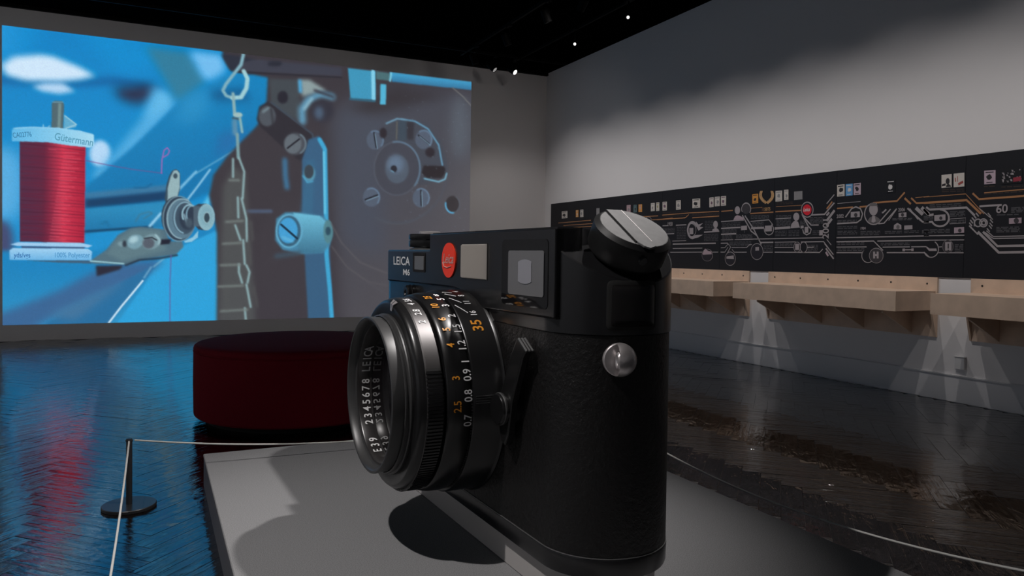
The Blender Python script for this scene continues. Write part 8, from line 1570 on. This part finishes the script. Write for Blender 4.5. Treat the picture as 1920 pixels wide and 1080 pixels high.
# ================================================================== CEILING TRACKS AND LAMPS
struct('trim_7', MB().box(WASH_X-0.02, -2.0, ZC-0.05, WASH_X+0.02, 13.9, ZC), M_TRACK)
struct('trim_8', MB().box(-5.0, 13.55, ZC-0.05, XR-0.1, 13.59, ZC), M_TRACK)
struct('trim_9', MB().box(KEY_POS[0]-0.02, -2.0, ZC-0.05, KEY_POS[0]+0.02, 6.0, ZC), M_TRACK)
struct('trim_10', MB().box(SIDE_POS[0]-0.02, -2.0, ZC-0.05, SIDE_POS[0]+0.02, 6.0, ZC), M_TRACK)
def lamp(pos, aim, face, label, s=1.0):
    pos = Vector(pos); d = (Vector(aim)-pos).normalized()
    t = empty('track_lamp', (pos.x, pos.y, ZC-0.05), label, 'track lamp', group='ceiling track lamps')
    inv = Matrix.Translation((-pos.x, -pos.y, -(ZC-0.05)))
    A_ = inv
    stem = Vector((pos.x, pos.y, ZC-0.05)); back = pos-d*0.14
    MB().box(-0.03, -0.07, -0.03, 0.03, 0.07, 0.0).build('track_adapter', M_TRACK, t)
    MB().tube([tuple(A_ @ stem), tuple(A_ @ Vector((pos.x, pos.y, back.z+0.05))), tuple(A_ @ back)], 0.013, 8).build('arm', M_TRACK, t)
    FM = d.to_track_quat('Z', 'Y').to_matrix().to_4x4(); FM.translation = A_ @ (pos-d*0.03*s); FM = FM @ Matrix.Scale(s, 4)
    MB().lathe([(0.0, -0.20), (0.05, -0.20), (0.058, -0.19), (0.062, 0.0), (0.056, 0.0), (0.054, -0.012), (0.0, -0.012)], 32, FM).build('lamp_head', M_TRACK, t, smooth=35)
    MB().lathe([(0.0, -0.010), (0.052, -0.010)], 28, FM).build('lamp_face', face, t)
    return t
wl = ['track lamp on the right ceiling rail, %s' % s_ for s_ in ('first from the viewer', 'second from the viewer', 'third from the viewer', 'fourth from the viewer', 'fifth from the viewer', 'sixth from the viewer', 'seventh from the viewer', 'nearest the far corner')]
for y, l_ in zip(WASH_Y, wl): lamp((WASH_X, y, WASH_Z), (7.70, y, 0.1), M_LAMPFACE, l_)
struct('trim_11', MB().box(-5.0, FLOOD_Y-0.02, ZC-0.05, 6.0, FLOOD_Y+0.02, ZC), M_TRACK)  # unseen rail carrying the added fill floods
for x, l_ in zip(FLOOD_X, ('first', 'second', 'third', 'fourth')):
    lamp((x, FLOOD_Y, 5.05), (x, 14.6, 1.2), M_LAMPFACE, 'added fill flood on an unseen crosswise rail, %s from the left' % l_)
struct('trim_12', MB().box(-5.0, -1.62, ZC-0.05, 6.0, -1.58, ZC), M_TRACK)  # unseen rail for the fill lamps behind the viewer
for p_, l_ in zip(REAR_FILL_POS, ('left', 'right')): lamp(p_, (p_[0], -5.0, 1.5), M_LAMPFACE, 'added fill lamp behind the viewer aimed at the unseen wall there, %s one' % l_)
lamp(KEY_POS, KEY_AIM, M_LAMPFACE, 'track lamp above the right of the giant camera')
lamp(SIDE_POS, SIDE_AIM, M_LAMPFACE, 'track lamp above the left of the giant camera')
struct('trim_13', MB().box(6.58, -2.0, ZC-0.04, 6.62, 13.9, ZC), M_TRACK)
lamp((6.52, 11.31, 5.12), (5.9, 9.6, 4.5), M_LAMPFACE, 'lower of the two glinting lamps under the right side of the ceiling', 0.45)
lamp((6.50, 9.675, 5.12), (5.9, 7.9, 4.5), M_LAMPFACE, 'upper of the two glinting lamps under the right side of the ceiling', 0.45)
struct('trim_14', MB().box(-5.22, -2.0, ZC-0.05, -5.18, 13.0, ZC), M_TRACK)  # unseen rail for the fill lamps on the left
for y, l_ in zip(LEFT_FILL_Y, ('first', 'second', 'third', 'fourth', 'fifth')): lamp((-5.2, y, 5.05), (-7.0, y, 1.6), M_LAMPFACE, 'added fill lamp before the unseen left wall, %s from the viewer' % l_)
lamp((6.06, 13.57, 5.09), (6.75, 12.75, 4.1), M_LAMPDIM, 'dim track lamp before the back wall, left of the bright one')
lamp((6.50, 13.57, 5.10), (7.0, 12.5, 4.35), M_LAMPFACE, 'bright faced track lamp before the back wall near the corner')
